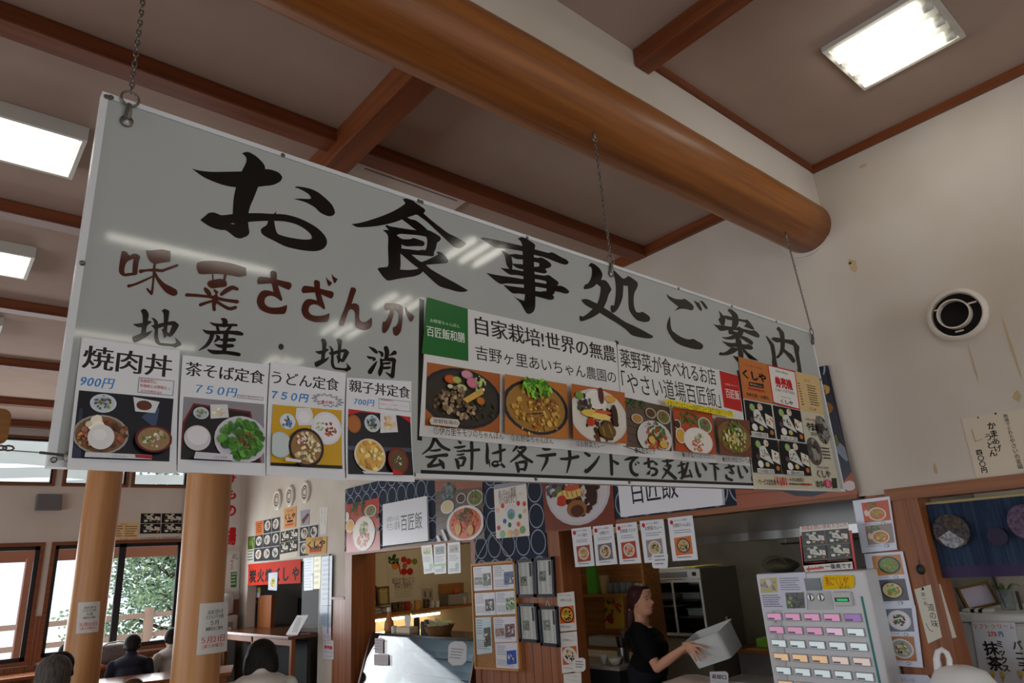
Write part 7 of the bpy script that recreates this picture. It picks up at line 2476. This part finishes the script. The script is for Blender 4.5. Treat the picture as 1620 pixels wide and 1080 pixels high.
# notices on the pillars
def pillar_notice(q, px, py, r, label):
    az = math.atan2(py, px)
    N = Vector((-math.cos(az),-math.sin(az),0))
    O = Vector((px, py,1.2)) + N * r
    U = Vector((0,0,1)).cross(N)
    s = Sheet(O, N, Zi, bend=lambda u, v: -u * u / (2 * r))
    P = bil(*q)
    for i in range(8):                         # the sheet follows the round of the pillar
        a0, a1 = i / 8,(i + 1) / 8
        uv = [s.p(*P(a0,0)), s.p(*P(a1,0)), s.p(*P(a1,1)), s.p(*P(a0,1))]
        s._add([s.w(c,0.0035) for c in uv],[(0,1,2,3)],(222,220,214))
    s.d = 0.005
    s.text('道の駅 吉野ヶ里', P(0.3,0.14), P(0.82,0.22),(60,92,70))
    s.text('さざんか千坊館', P(0.24,0.24), P(0.84,0.31),(60,92,70))
    s.text('５月', P(0.42,0.35), P(0.68,0.44),(40,36,36),0.01)
    s.text('休館日のご案内', P(0.26,0.47), P(0.82,0.54),(40,36,36),0.01)
    s.text('５月21日', P(0.14,0.66), P(0.9,0.78),(206,70,50),0.01)
    s.text('(第３水曜日)', P(0.18,0.81), P(0.86,0.89),(206,70,50))
    s.make('closing_day_notice', label, 'notice', PAPER)


pillar_notice([(776,772),(888,766),(884,962),(762,972)],1.53,5.06,0.150, 'closing day notice taped to the nearer pillar')
pillar_notice([(304,768),(390,763),(382,882),(294,890)],1.50,8.70,0.177, 'closing day notice taped to the farther pillar in front of the window')

# window counter with a bag on it and table
CT2 = wood('table_wood',(150,88,44),(116,62,30), 'X',0.18)
root = thing('window_counter', 'wooden counter along the far windows', 'counter',(1.5,11.5,0))
MB().box((-3.0,11.20,0.69),(3.6, YW - 0.025,0.73)).build('top', CT2, root, bevel=0.004)
for xx in (-2.9,-0.8,1.45,3.5):
    MB().box((xx - 0.03,11.3,0),(xx + 0.03, YW - 0.03,0.69)).build('support', TRIMZ, root)
c = onZ(*Zh(545,990),0.80)
root = thing('handbag', 'grey shoulder bag lying on the window counter beside the pillar', 'bag',(2.35,11.45,0.731))
BAG = mat('bag_grey',(112,104,100),0.7, noise=((40,40,40),(84,78,76),2))
MB().ball((2.36,11.45,0.86),0.24,0.09,0.129,24,12, lambda d: 1.0 / max(abs(d.x), abs(d.z),0.75) ** 0.6).build('bag_body', BAG, root, smooth=True)
MB().tube([(2.18,11.40,0.95),(2.25,11.38,1.0),(2.38,11.37,1.01),(2.5,11.38,0.99),(2.54,11.40,0.95)],0.010,8).build('strap', mat('strap_pale',(176,168,160),0.6), root, smooth=True)
o = MB().box((2.62,11.28,0.731),(2.85,11.42,0.737)).build('paper_sheet', mat('sheet_white',(216,214,210),0.6), None, origin=(2.73,11.35,0.731))
tag(o, 'white paper lying on the window counter beside the bag', 'paper')
root = thing('dining_table', 'long shiny wooden table between the pillars', 'table',(2.2,9.35,0))
d_ = Vector((0.935,-0.354,0))
n_ = Vector((0.354,0.935,0))
tc_ = Vector((2.10,9.34,0.70))
MB().obox(tc_, d_ * 1.1, n_ * 0.38,(0,0,0.02)).build('tabletop', CT2, root, bevel=0.005)
for sx_ in (-1,1):
    for sy_ in (-1,1):
        p = tc_ + d_ * 1.0 * sx_ + n_ * 0.3 * sy_
        MB().box((p.x - 0.03, p.y - 0.03,0),(p.x + 0.03, p.y + 0.03,0.68)).build('leg', TRIMZ, root)

# ------------------------------------------------------------------ outside: rail fence, chairs, shrubs, trees
FW = mat('fence_wood',(150,122,108),0.7)
FY = 17.0
root = thing('rail_fence', 'brown two-rail fence at the edge of the terrace outside', 'fence',(0.5, FY,-0.15))
for zz in (1.13,0.74):
    MB().box((-7.0, FY - 0.04, zz - 0.05),(11.0, FY + 0.04, zz + 0.05)).build('rail', FW, root)
for k in range(9):
    xx = -6.2 + 2.06 * k
    MB().tube([(xx, FY,-0.15),(xx, FY,1.28)],0.10,12).build('post', FW, root, smooth='angle')
root = thing('porch_post', 'brown square post of the porch outside the left window', 'post',(0.9,13.3,-0.15))
pp = onY(*Zi(118,760),13.3)
MB().box((pp.x - 0.13,13.2,-0.15),(pp.x + 0.13,13.4,2.25)).build('shaft', MATS['porch_wood'], root)
MB().box((pp.x - 0.17,13.16,-0.15),(pp.x + 0.17,13.44,-0.02)).build('foot', mat('post_foot',(120,110,104),0.8), root)
GCH = mat('garden_white',(236,236,236),0.4)


def garden_chair(x, y, rot, label):
    root = thing('garden_chair', label, 'chair',(x, y,-0.15), 'white garden chairs outside')
    c, s_ = math.cos(rot), math.sin(rot)
    T_ = lambda a, b, z: Vector((x + a * c - b * s_, y + a * s_ + b * c,-0.15 + z))
    MB().obox(T_(0,0,0.43), Vector((c, s_,0)) * 0.24, Vector((-s_, c,0)) * 0.22,(0,0,0.02)).build('seat', GCH, root, bevel=0.008)
    MB().obox(T_(0,0.23,0.68), Vector((c, s_,0)) * 0.22, Vector((-s_, c,0.25)) * 0.02, Vector((-s_ * 0.2, c * 0.2,1)) * 0.25).build('backrest', GCH, root, bevel=0.02)
    for i in (-1,1):
        MB().tube([T_(0.24 * i,-0.22,0.66), T_(0.25 * i,0.2,0.68)],0.022,8).build('armrest', GCH, root, smooth=True)
        for j in (-1,1):
            MB().tube([T_(0.22 * i,0.2 * j,0.43 if j > 0 else 0.66), T_(0.25 * i,0.24 * j,0)],0.02,8).build('leg', GCH, root, smooth=True)


garden_chair(3.92,14.6,0.3, 'white garden chair nearest the right jamb outside the far window')
garden_chair(3.0,14.9,-0.4, 'white garden chair in the middle outside the far window')
garden_chair(2.35,14.5,2.6, 'white garden chair on the left outside the far window')
root = thing('garden_table', 'round white garden table between the chairs outside', 'table',(3.2,14.3,-0.15))
MB().lathe((3.15,14.25,-0.15),[(0.24,0),(0.03,0.05),(0.03,0.68),(0.42,0.69),(0.42,0.72),(0.0001,0.725)],26).build('table_body', GCH, root, smooth='angle')


def leaves(mb, centres, n, size, seed, rad):
    rnd = random.Random(seed)
    for i in range(n):
        c = rnd.choice(centres)
        v = Vector((rnd.gauss(0,1), rnd.gauss(0,1), rnd.gauss(0,1))).normalized() * rad * rnd.random() ** 0.4
        v.z *= 0.5
        p = Vector(c) + v
        a = Vector((rnd.gauss(0,1), rnd.gauss(0,1), rnd.gauss(0,0.5))).normalized()
        b = a.cross(Vector((rnd.gauss(0,1), rnd.gauss(0,1), rnd.gauss(0,1)))).normalized()
        l, w = size * (0.7 + 0.6 * rnd.random()), size * 0.5
        mb.add([p - a * l, p + b * w, p + a * l, p - b * w],[(0,1,2,3)])


LEAFD = mat('leaf_dark',(92,118,96),0.6, noise=((2,2,2),(140,160,120),2))  # tree leaf colours are paled to carry the haze and sky glow
LEAFL = mat('leaf_light',(150,172,116),0.6, noise=((2,2,2),(186,200,140),2))
BARK = mat('bark',(78,60,48),0.9)


def tree(label, x, y, h, spread, lf, seed, n, z0=-1.5, rad=1.0):
    root = thing('tree', label, 'tree',(x, y, z0))
    rnd = random.Random(seed)
    mb = MB().tube([(x, y, z0),(x + 0.15, y, z0 + h * 0.4),(x - 0.1, y + 0.1, z0 + h * 0.75),(x, y, z0 + h * 0.95)],[0.28,0.2,0.13,0.04],10)
    cs = []
    for k in range(26):
        t = 0.25 + 0.72 * k / 25
        a = k * 2.4
        r = spread * (1.05 - 0.75 * t) * (0.6 + 0.5 * rnd.random())
        tip = Vector((x + r * math.cos(a), y + r * math.sin(a), z0 + h * t + 0.15))
        mb.tube([(x, y, z0 + h * (t - 0.08)),(x + 0.5 * r * math.cos(a), y + 0.5 * r * math.sin(a), z0 + h * t), tip],[0.07,0.04,0.015],6)
        cs += [tip, Vector((x, y, z0 + h * t)).lerp(tip,0.55)]
    mb.build('trunk', BARK, root, smooth=True)
    m2 = MB()
    leaves(m2, cs, n,0.075, seed, rad)
    m2.build('crown', lf, root)


tc1 = onY(252,930,24)
tree('tall layered dark green pine outside the far window', tc1.x + 0.6,24,6.6,3.4, LEAFD,3,16000,-1.6)
tree('lighter green broad tree outside at the right of the far window', tc1.x + 4.0,19.9,3.6,1.9, LEAFL,9,11000,-1.4,0.8)
mb = MB()
leaves(mb,[(-2 + 0.5 * k,17.6 + 0.2 * (k % 3),0.0 + 0.12 * (k % 2)) for k in range(26)],5000,0.07,4,0.45)
o = mb.build('shrubbery', LEAFL, None, origin=(3,17.6,0))
tag(o, 'light green undergrowth along the fence outside', 'shrubs', kind='stuff')
mb = MB()
for (x0, x1, y, z, sag) in ((-0.7,1.40,12.35,3.52,0.10),(-0.7,1.40,12.5,3.36,0.14),(1.5,3.3,12.4,3.40,0.10),(1.5,3.3,12.6,3.62,0.12)):
    pass
# rolled pale awning cloth outside the high windows, daylight showing through its gaps
AWN = mat('awning_cloth',(232,234,232),0.8)
tb_ = AWN.node_tree.nodes.new('ShaderNodeBsdfTranslucent')
tb_.inputs[0].default_value = (0.86,0.88,0.88,1)
mx_ = AWN.node_tree.nodes.new('ShaderNodeMixShader')
mx_.inputs[0].default_value = 0.42
AWN.node_tree.links.new(AWN.node_tree.nodes['Principled BSDF'].outputs[0], mx_.inputs[1])
AWN.node_tree.links.new(tb_.outputs[0], mx_.inputs[2])
AWN.node_tree.links.new(mx_.outputs[0], AWN.node_tree.nodes['Material Output'].inputs[0])
root = thing('awning', 'pale sagging awning cloth outside the high windows', 'awning',(1.2, YW + 0.5,3.2))
for k,(z0, z1) in enumerate(((3.10,3.30),(3.325,3.48),(3.52,3.70),(3.725,3.95))):
    MB().grid(lambda u, v: (-3.2 + 7.0 * u, YW + 0.45 + 0.02 * math.sin(14 * u), z0 + (z1 - z0) * v + 0.035 * math.sin(11 * u + k) + 0.015 * math.sin(27 * u + 2 * k)),60,3).build('cloth_strip', AWN, root, smooth=True)
for xx in (-3.2,3.8):
    MB().tube([(xx, YW + 0.46,3.0),(xx, YW + 0.46,4.3)],0.03,8).build('awning_post', FW, root, smooth=True)
# ------------------------------------------------------------------ people
SKIN = mat('skin',(206,152,124),0.5, spec=0.3)
SKINB = mat('skin_warm',(190,138,112),0.5, spec=0.3)
EYEW = mat('eye_white',(220,214,208),0.3)
LIPS = mat('lips',(160,84,76),0.4)

HEADP = [  # height over chin, front, back, half width, nose bump
    (-0.012,0.052,0.030,0.034,0),(0.0,0.080,0.040,0.040,0),(0.012,0.090,0.055,0.048,0.002),(0.028,0.088,0.064,0.055,0),(0.040,0.090,0.070,0.059,0.009),(0.048,0.086,0.074,0.062,0.002),(0.056,0.090,0.078,0.064,0.010),
    (0.068,0.090,0.083,0.067,0.010),(0.078,0.091,0.087,0.069,0.034),(0.090,0.091,0.091,0.071,0.027),(0.104,0.088,0.094,0.072,0.015),(0.116,0.084,0.096,0.073,0.007),(0.130,0.092,0.098,0.074,0.002),(0.150,0.094,0.098,0.074,0),(0.175,0.086,0.094,0.070,0),(0.198,0.066,0.080,0.058,0),(0.214,0.040,0.054,0.038,0),(0.222,0.006,0.008,0.006,0)]


def head_mesh(mb, chin, f, up=Vector((0,0,1)), k=1.0, n=36, grow=0.0):
    """chin = point under the chin on the head's axis; f = facing"""
    side = f.cross(up).normalized()
    up = side.cross(f).normalized()
    vs, fs = [],[]
    for (h, fr, bk, w, nb) in HEADP:
        for i in range(n):
            t = 2 * math.pi * i / n
            tt = t if t <= math.pi else t - 2 * math.pi
            c, s = math.cos(t), math.sin(t)
            ex = (fr if c > 0 else bk) + grow
            a = ex * (abs(c) ** 0.9) * (1 if c >= 0 else -1) + nb * math.exp(-(tt / 0.2) ** 2)
            # eye sockets
            if 0.104 <= h <= 0.118:
                a -= 0.005 * math.exp(-((abs(tt) - 0.42) / 0.16) ** 2)
            b = (w + grow) * (abs(s) ** 0.92) * (1 if s >= 0 else -1)
            vs.append(chin + (f * a + side * b + up * h) * k)
    m = len(HEADP)
    for j in range(m - 1):
        for i in range(n):
            fs.append((j * n + i, j * n + (i + 1) % n,(j + 1) * n + (i + 1) % n,(j + 1) * n + i))
    fs.append(tuple(range(n - 1,-1,-1)))
    fs.append(tuple((m - 1) * n + i for i in range(n)))
    mb.add(vs, fs)
    for sg in (-1,1):                         # ears
        c = chin + (f * -0.008 + side * 0.072 * sg + up * 0.092) * k
        mb.obox(c, f * 0.014 * k, side * 0.008 * k, up * 0.03 * k)


def limb(mb, pts, rad, n=14):
    mb.tube(pts, rad, n)
    for p, r in zip(pts, rad):
        mb.ball(p, r, r, r, n,8)


def fused(mb, name, m, parent, voxel, smooth=4):
    o = mb.build(name, m, parent)
    md = o.modifiers.new('fuse', 'REMESH')
    md.mode = 'VOXEL'
    md.voxel_size = voxel
    md.use_smooth_shade = True
    sm = o.modifiers.new('soften', 'SMOOTH')
    sm.iterations = smooth
    sm.factor = 0.5
    return o


# --- the woman in the kitchen -------------------------------------------------
Zw = reg(960,900,6.0)
XM = 4.65


def W_(x, y, X=XM):
    return onX(*Zw(x, y), X)


woman_root = thing('person', 'woman in a black T-shirt with dark red tied hair holding a clear plastic box', 'person',(XM,3.88,0))
F_ = Vector((0.06,-1,0.02)).normalized()
S_ = F_.cross(Vector((0,0,1))).normalized()      # her right side (towards the hall)
chin = W_(345,425)
mb = MB()
head_mesh(mb, chin, F_, Vector((0,0.05,1)),1.02)
limb(mb,[chin + Vector((0,0.03,0.06)), W_(325,480), W_(330,560)],[0.052,0.052,0.062])
# torso, hips and legs
ck = W_(385,640)
hip = Vector((XM, ck.y + 0.05,0.86))
for (p, rx, ry, rz) in ((W_(330,590),0.10,0.06,0.05),(W_(400,600),0.05,0.035,0.05),(W_(390,700),0.15,0.095,0.13),(W_(420,860),0.14,0.10,0.14),(Vector((XM, ck.y + 0.02,0.86)),0.16,0.115,0.14)):
    mb.ball(p, rx, ry, rz,24,14)
for sg in (-1,1):
    limb(mb,[Vector((XM + 0.085 * sg, hip.y,0.82)), Vector((XM + 0.09 * sg, hip.y - 0.02,0.47)), Vector((XM + 0.09 * sg, hip.y + 0.01,0.07))],[0.085,0.056,0.038])
    mb.ball(Vector((XM + 0.09 * sg, hip.y - 0.06,0.035)),0.042,0.115,0.034,16,8)
# arms: right arm towards the hall, left arm behind
shR, elR, wrR = W_(330,640, XM - 0.17), W_(478,935, XM - 0.20), W_(742,742, XM - 0.19)
shL, elL, wrL = W_(360,640, XM + 0.17), W_(520,900, XM + 0.22), W_(735,770, XM + 0.12)
for a, b, c in ((shR, elR, wrR),(shL, elL, wrL)):
    limb(mb,[a, a.lerp(b,0.5), b],[0.047,0.042,0.036])
    limb(mb,[b, b.lerp(c,0.35), c],[0.035,0.036,0.023])
# right hand: palm and five fingers laid along the side of the box
pk = W_(800,748, XM - 0.20)
mb.obox((wrR + pk) / 2 + Vector((0,-0.012,0)),(pk - wrR) * 0.62, Vector((0.013,0,0)), Vector((0,0.02,0.036)))
mb.ball(pk,0.017,0.036,0.036,14,10)
FING = [([(815,720),(870,728),(910,742),(948,752)],0.0088),([(822,745),(868,775),(905,808),(935,832)],0.0088),([(815,765),(845,805),(868,840),(886,868)],0.0084),([(800,775),(824,815),(838,845),(852,872)],0.0076)]
for i,(pts, r) in enumerate(FING):
    pp_ = [W_(x, y, XM - 0.205 - 0.004 * math.sin(j)) for j,(x, y) in enumerate(pts)]
    limb(mb, pp_,[r * 1.12, r * 1.05, r, r * 0.85],10)
th = [W_(770,712, XM - 0.20), W_(805,690, XM - 0.185), W_(840,690, XM - 0.168), W_(868,700, XM - 0.155)]
limb(mb, th,[0.013,0.012,0.010,0.0085],10)
# left hand under the far edge of the box
pl = W_(800,800, XM + 0.09)
mb.ball((wrL + pl) / 2,0.034,0.045,0.016,14,10)
for i in range(4):
    b0 = pl + Vector((0.03 - 0.02 * i,-0.01,0))
    limb(mb,[b0, b0 + Vector((0,-0.03,0.004)), b0 + Vector((0,-0.05,0.012)), b0 + Vector((0,-0.062,0.024))],[0.0092,0.0088,0.008,0.007],10)
limb(mb,[pl + Vector((-0.03,0.02,0.01)), pl + Vector((-0.045,0.0,0.028)), pl + Vector((-0.042,-0.02,0.045))],[0.012,0.010,0.008],10)
body = fused(mb, 'body', SKIN, woman_root,0.0045,2)
# T-shirt with V neck
mb = MB()
for (p, rx, ry, rz) in ((W_(322,620),0.178,0.092,0.075),  (W_(390,705),0.176,0.120,0.13),(W_(470,745),0.12,0.085,0.085),(W_(415,860),0.158,0.120,0.16),(Vector((XM, ck.y + 0.02,0.84)),0.175,0.135,0.15),(W_(300,570),0.10,0.05,0.045)):
    mb.ball(p, rx, ry, rz,24,14)
limb(mb,[shR + Vector((0.02,0,0.03)), W_(290,556, XM - 0.075), W_(262,548), W_(290,556, XM + 0.075), shL + Vector((-0.02,0,0.03))],[0.056,0.046,0.040,0.046,0.056])
for a, b in ((shR, elR),(shL, elL)):
    limb(mb,[a, a.lerp(b,0.45), a.lerp(b,0.58)],[0.068,0.066,0.064])
fused(mb, 't_shirt', mat('black_cotton',(17,17,20),0.9, spec=0.15), woman_root,0.008,5)
mb = MB()
for sg in (-1,1):
    limb(mb,[Vector((XM + 0.085 * sg, hip.y,0.80)), Vector((XM + 0.09 * sg, hip.y - 0.02,0.47)), Vector((XM + 0.09 * sg, hip.y + 0.01,0.10))],[0.105,0.075,0.06])
mb.ball(Vector((XM, ck.y + 0.03,0.80)),0.185,0.14,0.10,20,12)
fused(mb, 'trousers', mat('dark_trousers',(30,30,36),0.9, spec=0.15), woman_root,0.012,4)
# hair: cap of dark red hair, tied tail at the nape
HAIR = mat('dark_red_hair',(62,26,24),0.55, spec=0.3, noise=((90,90,6),(40,18,18),2))
mb = MB()
up = Vector((0,0.05,1)).normalized()


def HP(f, s, h):
    return chin + F_ * f + S_ * s + up * h


mb.ball(HP(-0.022,0,0.150),0.086,0.096,0.094,26,16)
mb.ball(HP(-0.055,0,0.110),0.078,0.070,0.085,22,14)
mb.ball(HP(0.030,0,0.185),0.066,0.055,0.048,20,12)
for sg in (-1,1):
    limb(mb,[HP(0.052,0.052 * sg,0.175), HP(0.034,0.071 * sg,0.14), HP(0.006,0.076 * sg,0.11), HP(-0.03,0.072 * sg,0.075)],[0.018,0.016,0.016,0.02])
limb(mb,[HP(-0.085,0,0.09), HP(-0.108,0,0.04), HP(-0.122,0.01,-0.03), HP(-0.130,0.015,-0.09), HP(-0.128,0.015,-0.15)],[0.055,0.048,0.046,0.04,0.02])
fused(mb, 'hair', HAIR, woman_root,0.008,4)
MB().tube([HP(-0.10 + 0.0,0.044 * math.cos(a * 0.52),0.04 + 0.018 * math.sin(a * 0.52)) for a in range(12)],0.007,8, closed=True).build('hair_tie', mat('pale_hair_tie',(170,150,120),0.6), woman_root, smooth=True)
for sg in (-1,1):
    e = MB().ball(HP(0.074,0.033 * sg,0.112),0.010,0.011,0.005,14,10).build('eye', EYEW, woman_root, smooth=True)
    MB().ball(HP(0.083,0.033 * sg,0.112),0.005,0.005,0.006,12,8).build('iris', DARKM, e, smooth=True)
    MB().tube([HP(0.092,0.016 * sg,0.131), HP(0.088,0.034 * sg,0.136), HP(0.074,0.052 * sg,0.131)],[0.003,0.0035,0.002],8).build('eyebrow', HAIR, woman_root, smooth=True)
MB().tube([HP(0.080,-0.022,0.047), HP(0.0945,0,0.049), HP(0.080,0.022,0.047)],[0.003,0.0065,0.003],10).build('lips', LIPS, woman_root, smooth=True)

# --- the clear plastic box she holds ------------------------------------------
c0 = W_(985,745, XM - 0.03)
ax = (W_(1165,620, XM - 0.03) - W_(885,720, XM - 0.03)).normalized()      # along the long side
dn = (W_(1185,770, XM - 0.03) - W_(1150,600, XM - 0.03)).normalized()      # towards the bottom
zx = ax.cross(dn).normalized()
dn = zx.cross(ax).normalized() * (1 if dn.dot(zx.cross(ax)) > 0 else -1)
zx = Vector((1,0,0))
CLR = mat('clear_plastic',(236,240,240),0.25, trans=0.35, ior=1.1, spec=0.4)
L, Wd, D = 0.170,0.120,0.095
tilt = 0.30
bz = (zx - dn * tilt).normalized()
b3 = ax.cross(bz).normalized()
if b3.dot(dn) < 0:
    b3 = -b3
cb = W_(1010,715, XM - 0.04)


def rr(l, w, k=6, r=0.03):
    out = []
    for (sx_, sy_, a0) in ((1,1,0),(-1,1,90),(-1,-1,180),(1,-1,270)):
        for j in range(k):
            a = math.radians(a0 + 90 * j / (k - 1))
            out.append((sx_ * (l - r) + r * math.cos(a), sy_ * (w - r) + r * math.sin(a)))
    return out


mb = MB()
prof = [(0.0,-0.012, D),(0.0,0.0, D),(1.0,0.0,-D),(1.0,0.010,-D),(1.0,0.010,-D + 0.006),(1.0,-0.006,-D + 0.004),(0.0,-0.006, D - 0.004)]
rings = []
for (o_, gx, h) in prof:
    rg = rr(L * (0.92 + 0.08 * o_) + gx, Wd * (0.92 + 0.08 * o_) + gx)
    rings.append([cb + ax * p[0] + bz * p[1] + b3 * h for p in rg])
n = len(rings[0])
vs = [p for r_ in rings for p in r_]
fs = [(j * n + i, j * n + (i + 1) % n,(j + 1) * n + (i + 1) % n,(j + 1) * n + i) for j in range(len(rings) - 1) for i in range(n)]
fs += [tuple(range(n)), tuple((len(rings) - 1) * n + i for i in range(n))]
mb.add(vs, fs)
o = mb.build('plastic_box', CLR, None, origin=cb)
for p in o.data.polygons:
    p.use_smooth = True
md = o.modifiers.new('smooth', 'EDGE_SPLIT')
tag(o, 'open clear plastic food box held tilted in both hands of the woman', 'box')

# --- seated guests, seen from behind ------------------------------------------


def guest(label, px, py, dist, face, hairc, shirt, shirt_name, hair='short', lean=0.06, seat=0.42, width=1.0, bow=0.05):
    """px, py = top of the head in the view; dist = ground distance; face = heading (radians)"""
    d = ray(px, py)
    hd = math.hypot(d.x, d.y)
    top = EYE + d * (dist / hd)
    f = Vector((math.cos(face), math.sin(face),0))
    s = f.cross(Vector((0,0,1)))
    U = Vector((0,0,1))
    chin_ = top - U * 0.235 + f * 0.0
    root = thing('person', label, 'person',(top.x - f.x * lean, top.y - f.y * lean,0))
    hipz = seat + 0.10
    neck = chin_ - f * (0.035 + bow * 0.3) + U * (bow - 0.03)
    hip_ = Vector((neck.x, neck.y,0)) - f * (0.03 + lean) + U * hipz
    mb = MB()
    head_mesh(mb, chin_, f)
    limb(mb,[chin_ + U * 0.05 - f * 0.02, neck - U * 0.05],[0.055,0.06])
    sh = neck - U * 0.10
    mid = sh.lerp(hip_,0.45)
    def torso(m, g):
        m.ball(sh,0.17 * width + g,0.17 * width + g,0.07 + g,18,10)
        limb(m,[sh - U * 0.04, mid, hip_],[0.125 * width + g,0.135 * width + g,0.15 * width + g],18)
    torso(mb,-0.01)
    arms = []
    for sg in (-1,1):
        a = sh + s * 0.185 * width * sg - U * 0.025
        b = a - U * 0.25 + f * 0.06 + s * 0.05 * sg
        c = b + f * 0.24 - s * 0.08 * sg + U * 0.03
        arms.append((a, b, c))
        limb(mb,[a, b],[0.045,0.037])
        limb(mb,[b, c],[0.036,0.026])
        mb.ball(c + f * 0.05,0.04,0.04,0.02,12,8)
        for k in range(4):
            h0 = c + f * 0.08 + s * (0.024 - 0.016 * k)
            limb(mb,[h0, h0 + f * 0.03, h0 + f * 0.055 - U * 0.012],[0.009,0.0085,0.0075],8)
        limb(mb,[c + f * 0.03 - s * 0.03 * sg, c + f * 0.06 - s * 0.05 * sg],[0.011,0.009],8)
    legs = []
    for sg in (-1,1):
        h = hip_ + s * 0.09 * sg - U * 0.03
        kn = h + f * 0.40 + s * 0.03 * sg + U * 0.0
        ft = Vector((kn.x, kn.y,0.06)) - f * 0.03
        legs.append((h, kn, ft))
        limb(mb,[h, kn],[0.08,0.058])
        limb(mb,[kn, ft],[0.055,0.04])
        mb.obox(ft + f * 0.06 - U * 0.025, f * 0.11, s * 0.04, U * 0.033)
    fused(mb, 'body', SKINB, root,0.011,3)
    mb = MB()
    torso(mb,0.012)
    for a, b, c in arms:
        limb(mb,[a, b],[0.062,0.054])
        limb(mb,[b, b.lerp(c,0.85)],[0.052,0.042])
    limb(mb,[neck - U * 0.02, neck - U * 0.06],[0.068,0.085])
    fused(mb, 'top', mat(shirt_name, shirt,0.9, spec=0.15), root,0.014,4)
    mb = MB()
    for h, kn, ft in legs:
        limb(mb,[h, kn],[0.095,0.07])
        limb(mb,[kn, ft + U * 0.06],[0.068,0.055])
    fused(mb, 'trousers', mat('guest_trousers',(36,38,46),0.9, spec=0.15), root,0.016,4)
    def hp(a, b, h):
        return chin_ + f * a + s * b + U * h
    mb = MB()
    mb.ball(hp(-0.018,0,0.150),0.098,0.098,0.093,20,14)
    mb.ball(hp(-0.045,0,0.10),0.078,0.078,0.085,18,12)
    for sg in (-1,1):
        limb(mb,[hp(0.05,0.05 * sg,0.18), hp(0.02,0.074 * sg,0.13), hp(-0.02,0.076 * sg,0.08)],[0.022,0.02,0.024])
    if hair == 'long':
        for sg in (-1,0,1):
            limb(mb,[hp(-0.05,0.05 * sg,0.10), hp(-0.07,0.062 * sg,0.06), hp(-0.075,0.060 * sg,0.02)],[0.065,0.056,0.036])
        for sg in (-1,1):
            limb(mb,[hp(0.0,0.08 * sg,0.12), hp(-0.01,0.086 * sg,0.06), hp(-0.02,0.078 * sg,0.02)],[0.032,0.032,0.02])
    fused(mb, 'hair', mat('hair_' + hairc[0], hairc[1],0.62, spec=0.25, noise=((80,80,8), hairc[2],2)), root,0.011,4)
    # stool
    st = thing('stool', 'low wooden stool under the person: ' + label.split(' seated')[0], 'stool',(hip_.x, hip_.y,0))
    MB().lathe((hip_.x, hip_.y,0),[(0.17, hipz - 0.195),(0.18, hipz - 0.185),(0.18, hipz - 0.165),(0.17, hipz - 0.155),(0.0001, hipz - 0.155)],24).build('seat', TRIMY, st, smooth='angle')
    for k in range(4):
        a = math.pi / 4 + k * math.pi / 2
        MB().tube([(hip_.x + 0.12 * math.cos(a), hip_.y + 0.12 * math.sin(a), hipz - 0.19),(hip_.x + 0.16 * math.cos(a), hip_.y + 0.16 * math.sin(a),0)],0.015,8).build('leg', TRIMZ, st, smooth=True)


BLK = ('black',(20,18,18),(34,30,28))
guest('grey-haired person seated nearest at the lower left, seen from behind',88,1036,5.4,1.45,('grey',(58,54,52),(96,88,82)),(52,54,60), 'slate_jacket')
guest('dark-haired person seated just beyond the grey-haired one',96,1031,6.4,1.5,('soot',(16,16,18),(26,26,28)),(40,42,48), 'charcoal_coat', width=1.1)
guest('person in a dark sweater seated at the window counter beside the bag',211,1003,10.5,1.35, BLK,(44,46,58), 'dark_sweater', width=1.05)
guest('person in a light grey jacket seated at the window counter beside the near pillar',273,993,10.85,1.75, BLK,(176,170,162), 'pale_jacket')
guest('dark-haired person almost hidden behind the farther pillar',108,1016,10.4,1.5, BLK,(40,42,48), 'charcoal_coat')
guest('brown-haired person seated low before the shiny table, cut by the picture edge',211,1073,7.7,1.4,('brown',(70,46,30),(96,66,44)),(70,60,56), 'brown_cardigan', seat=0.36)
guest('woman with shoulder-length black hair in a white blouse seated before the grill stall',415,1011,5.4,1.2, BLK,(214,208,200), 'white_blouse', hair='long', bow=0.09)
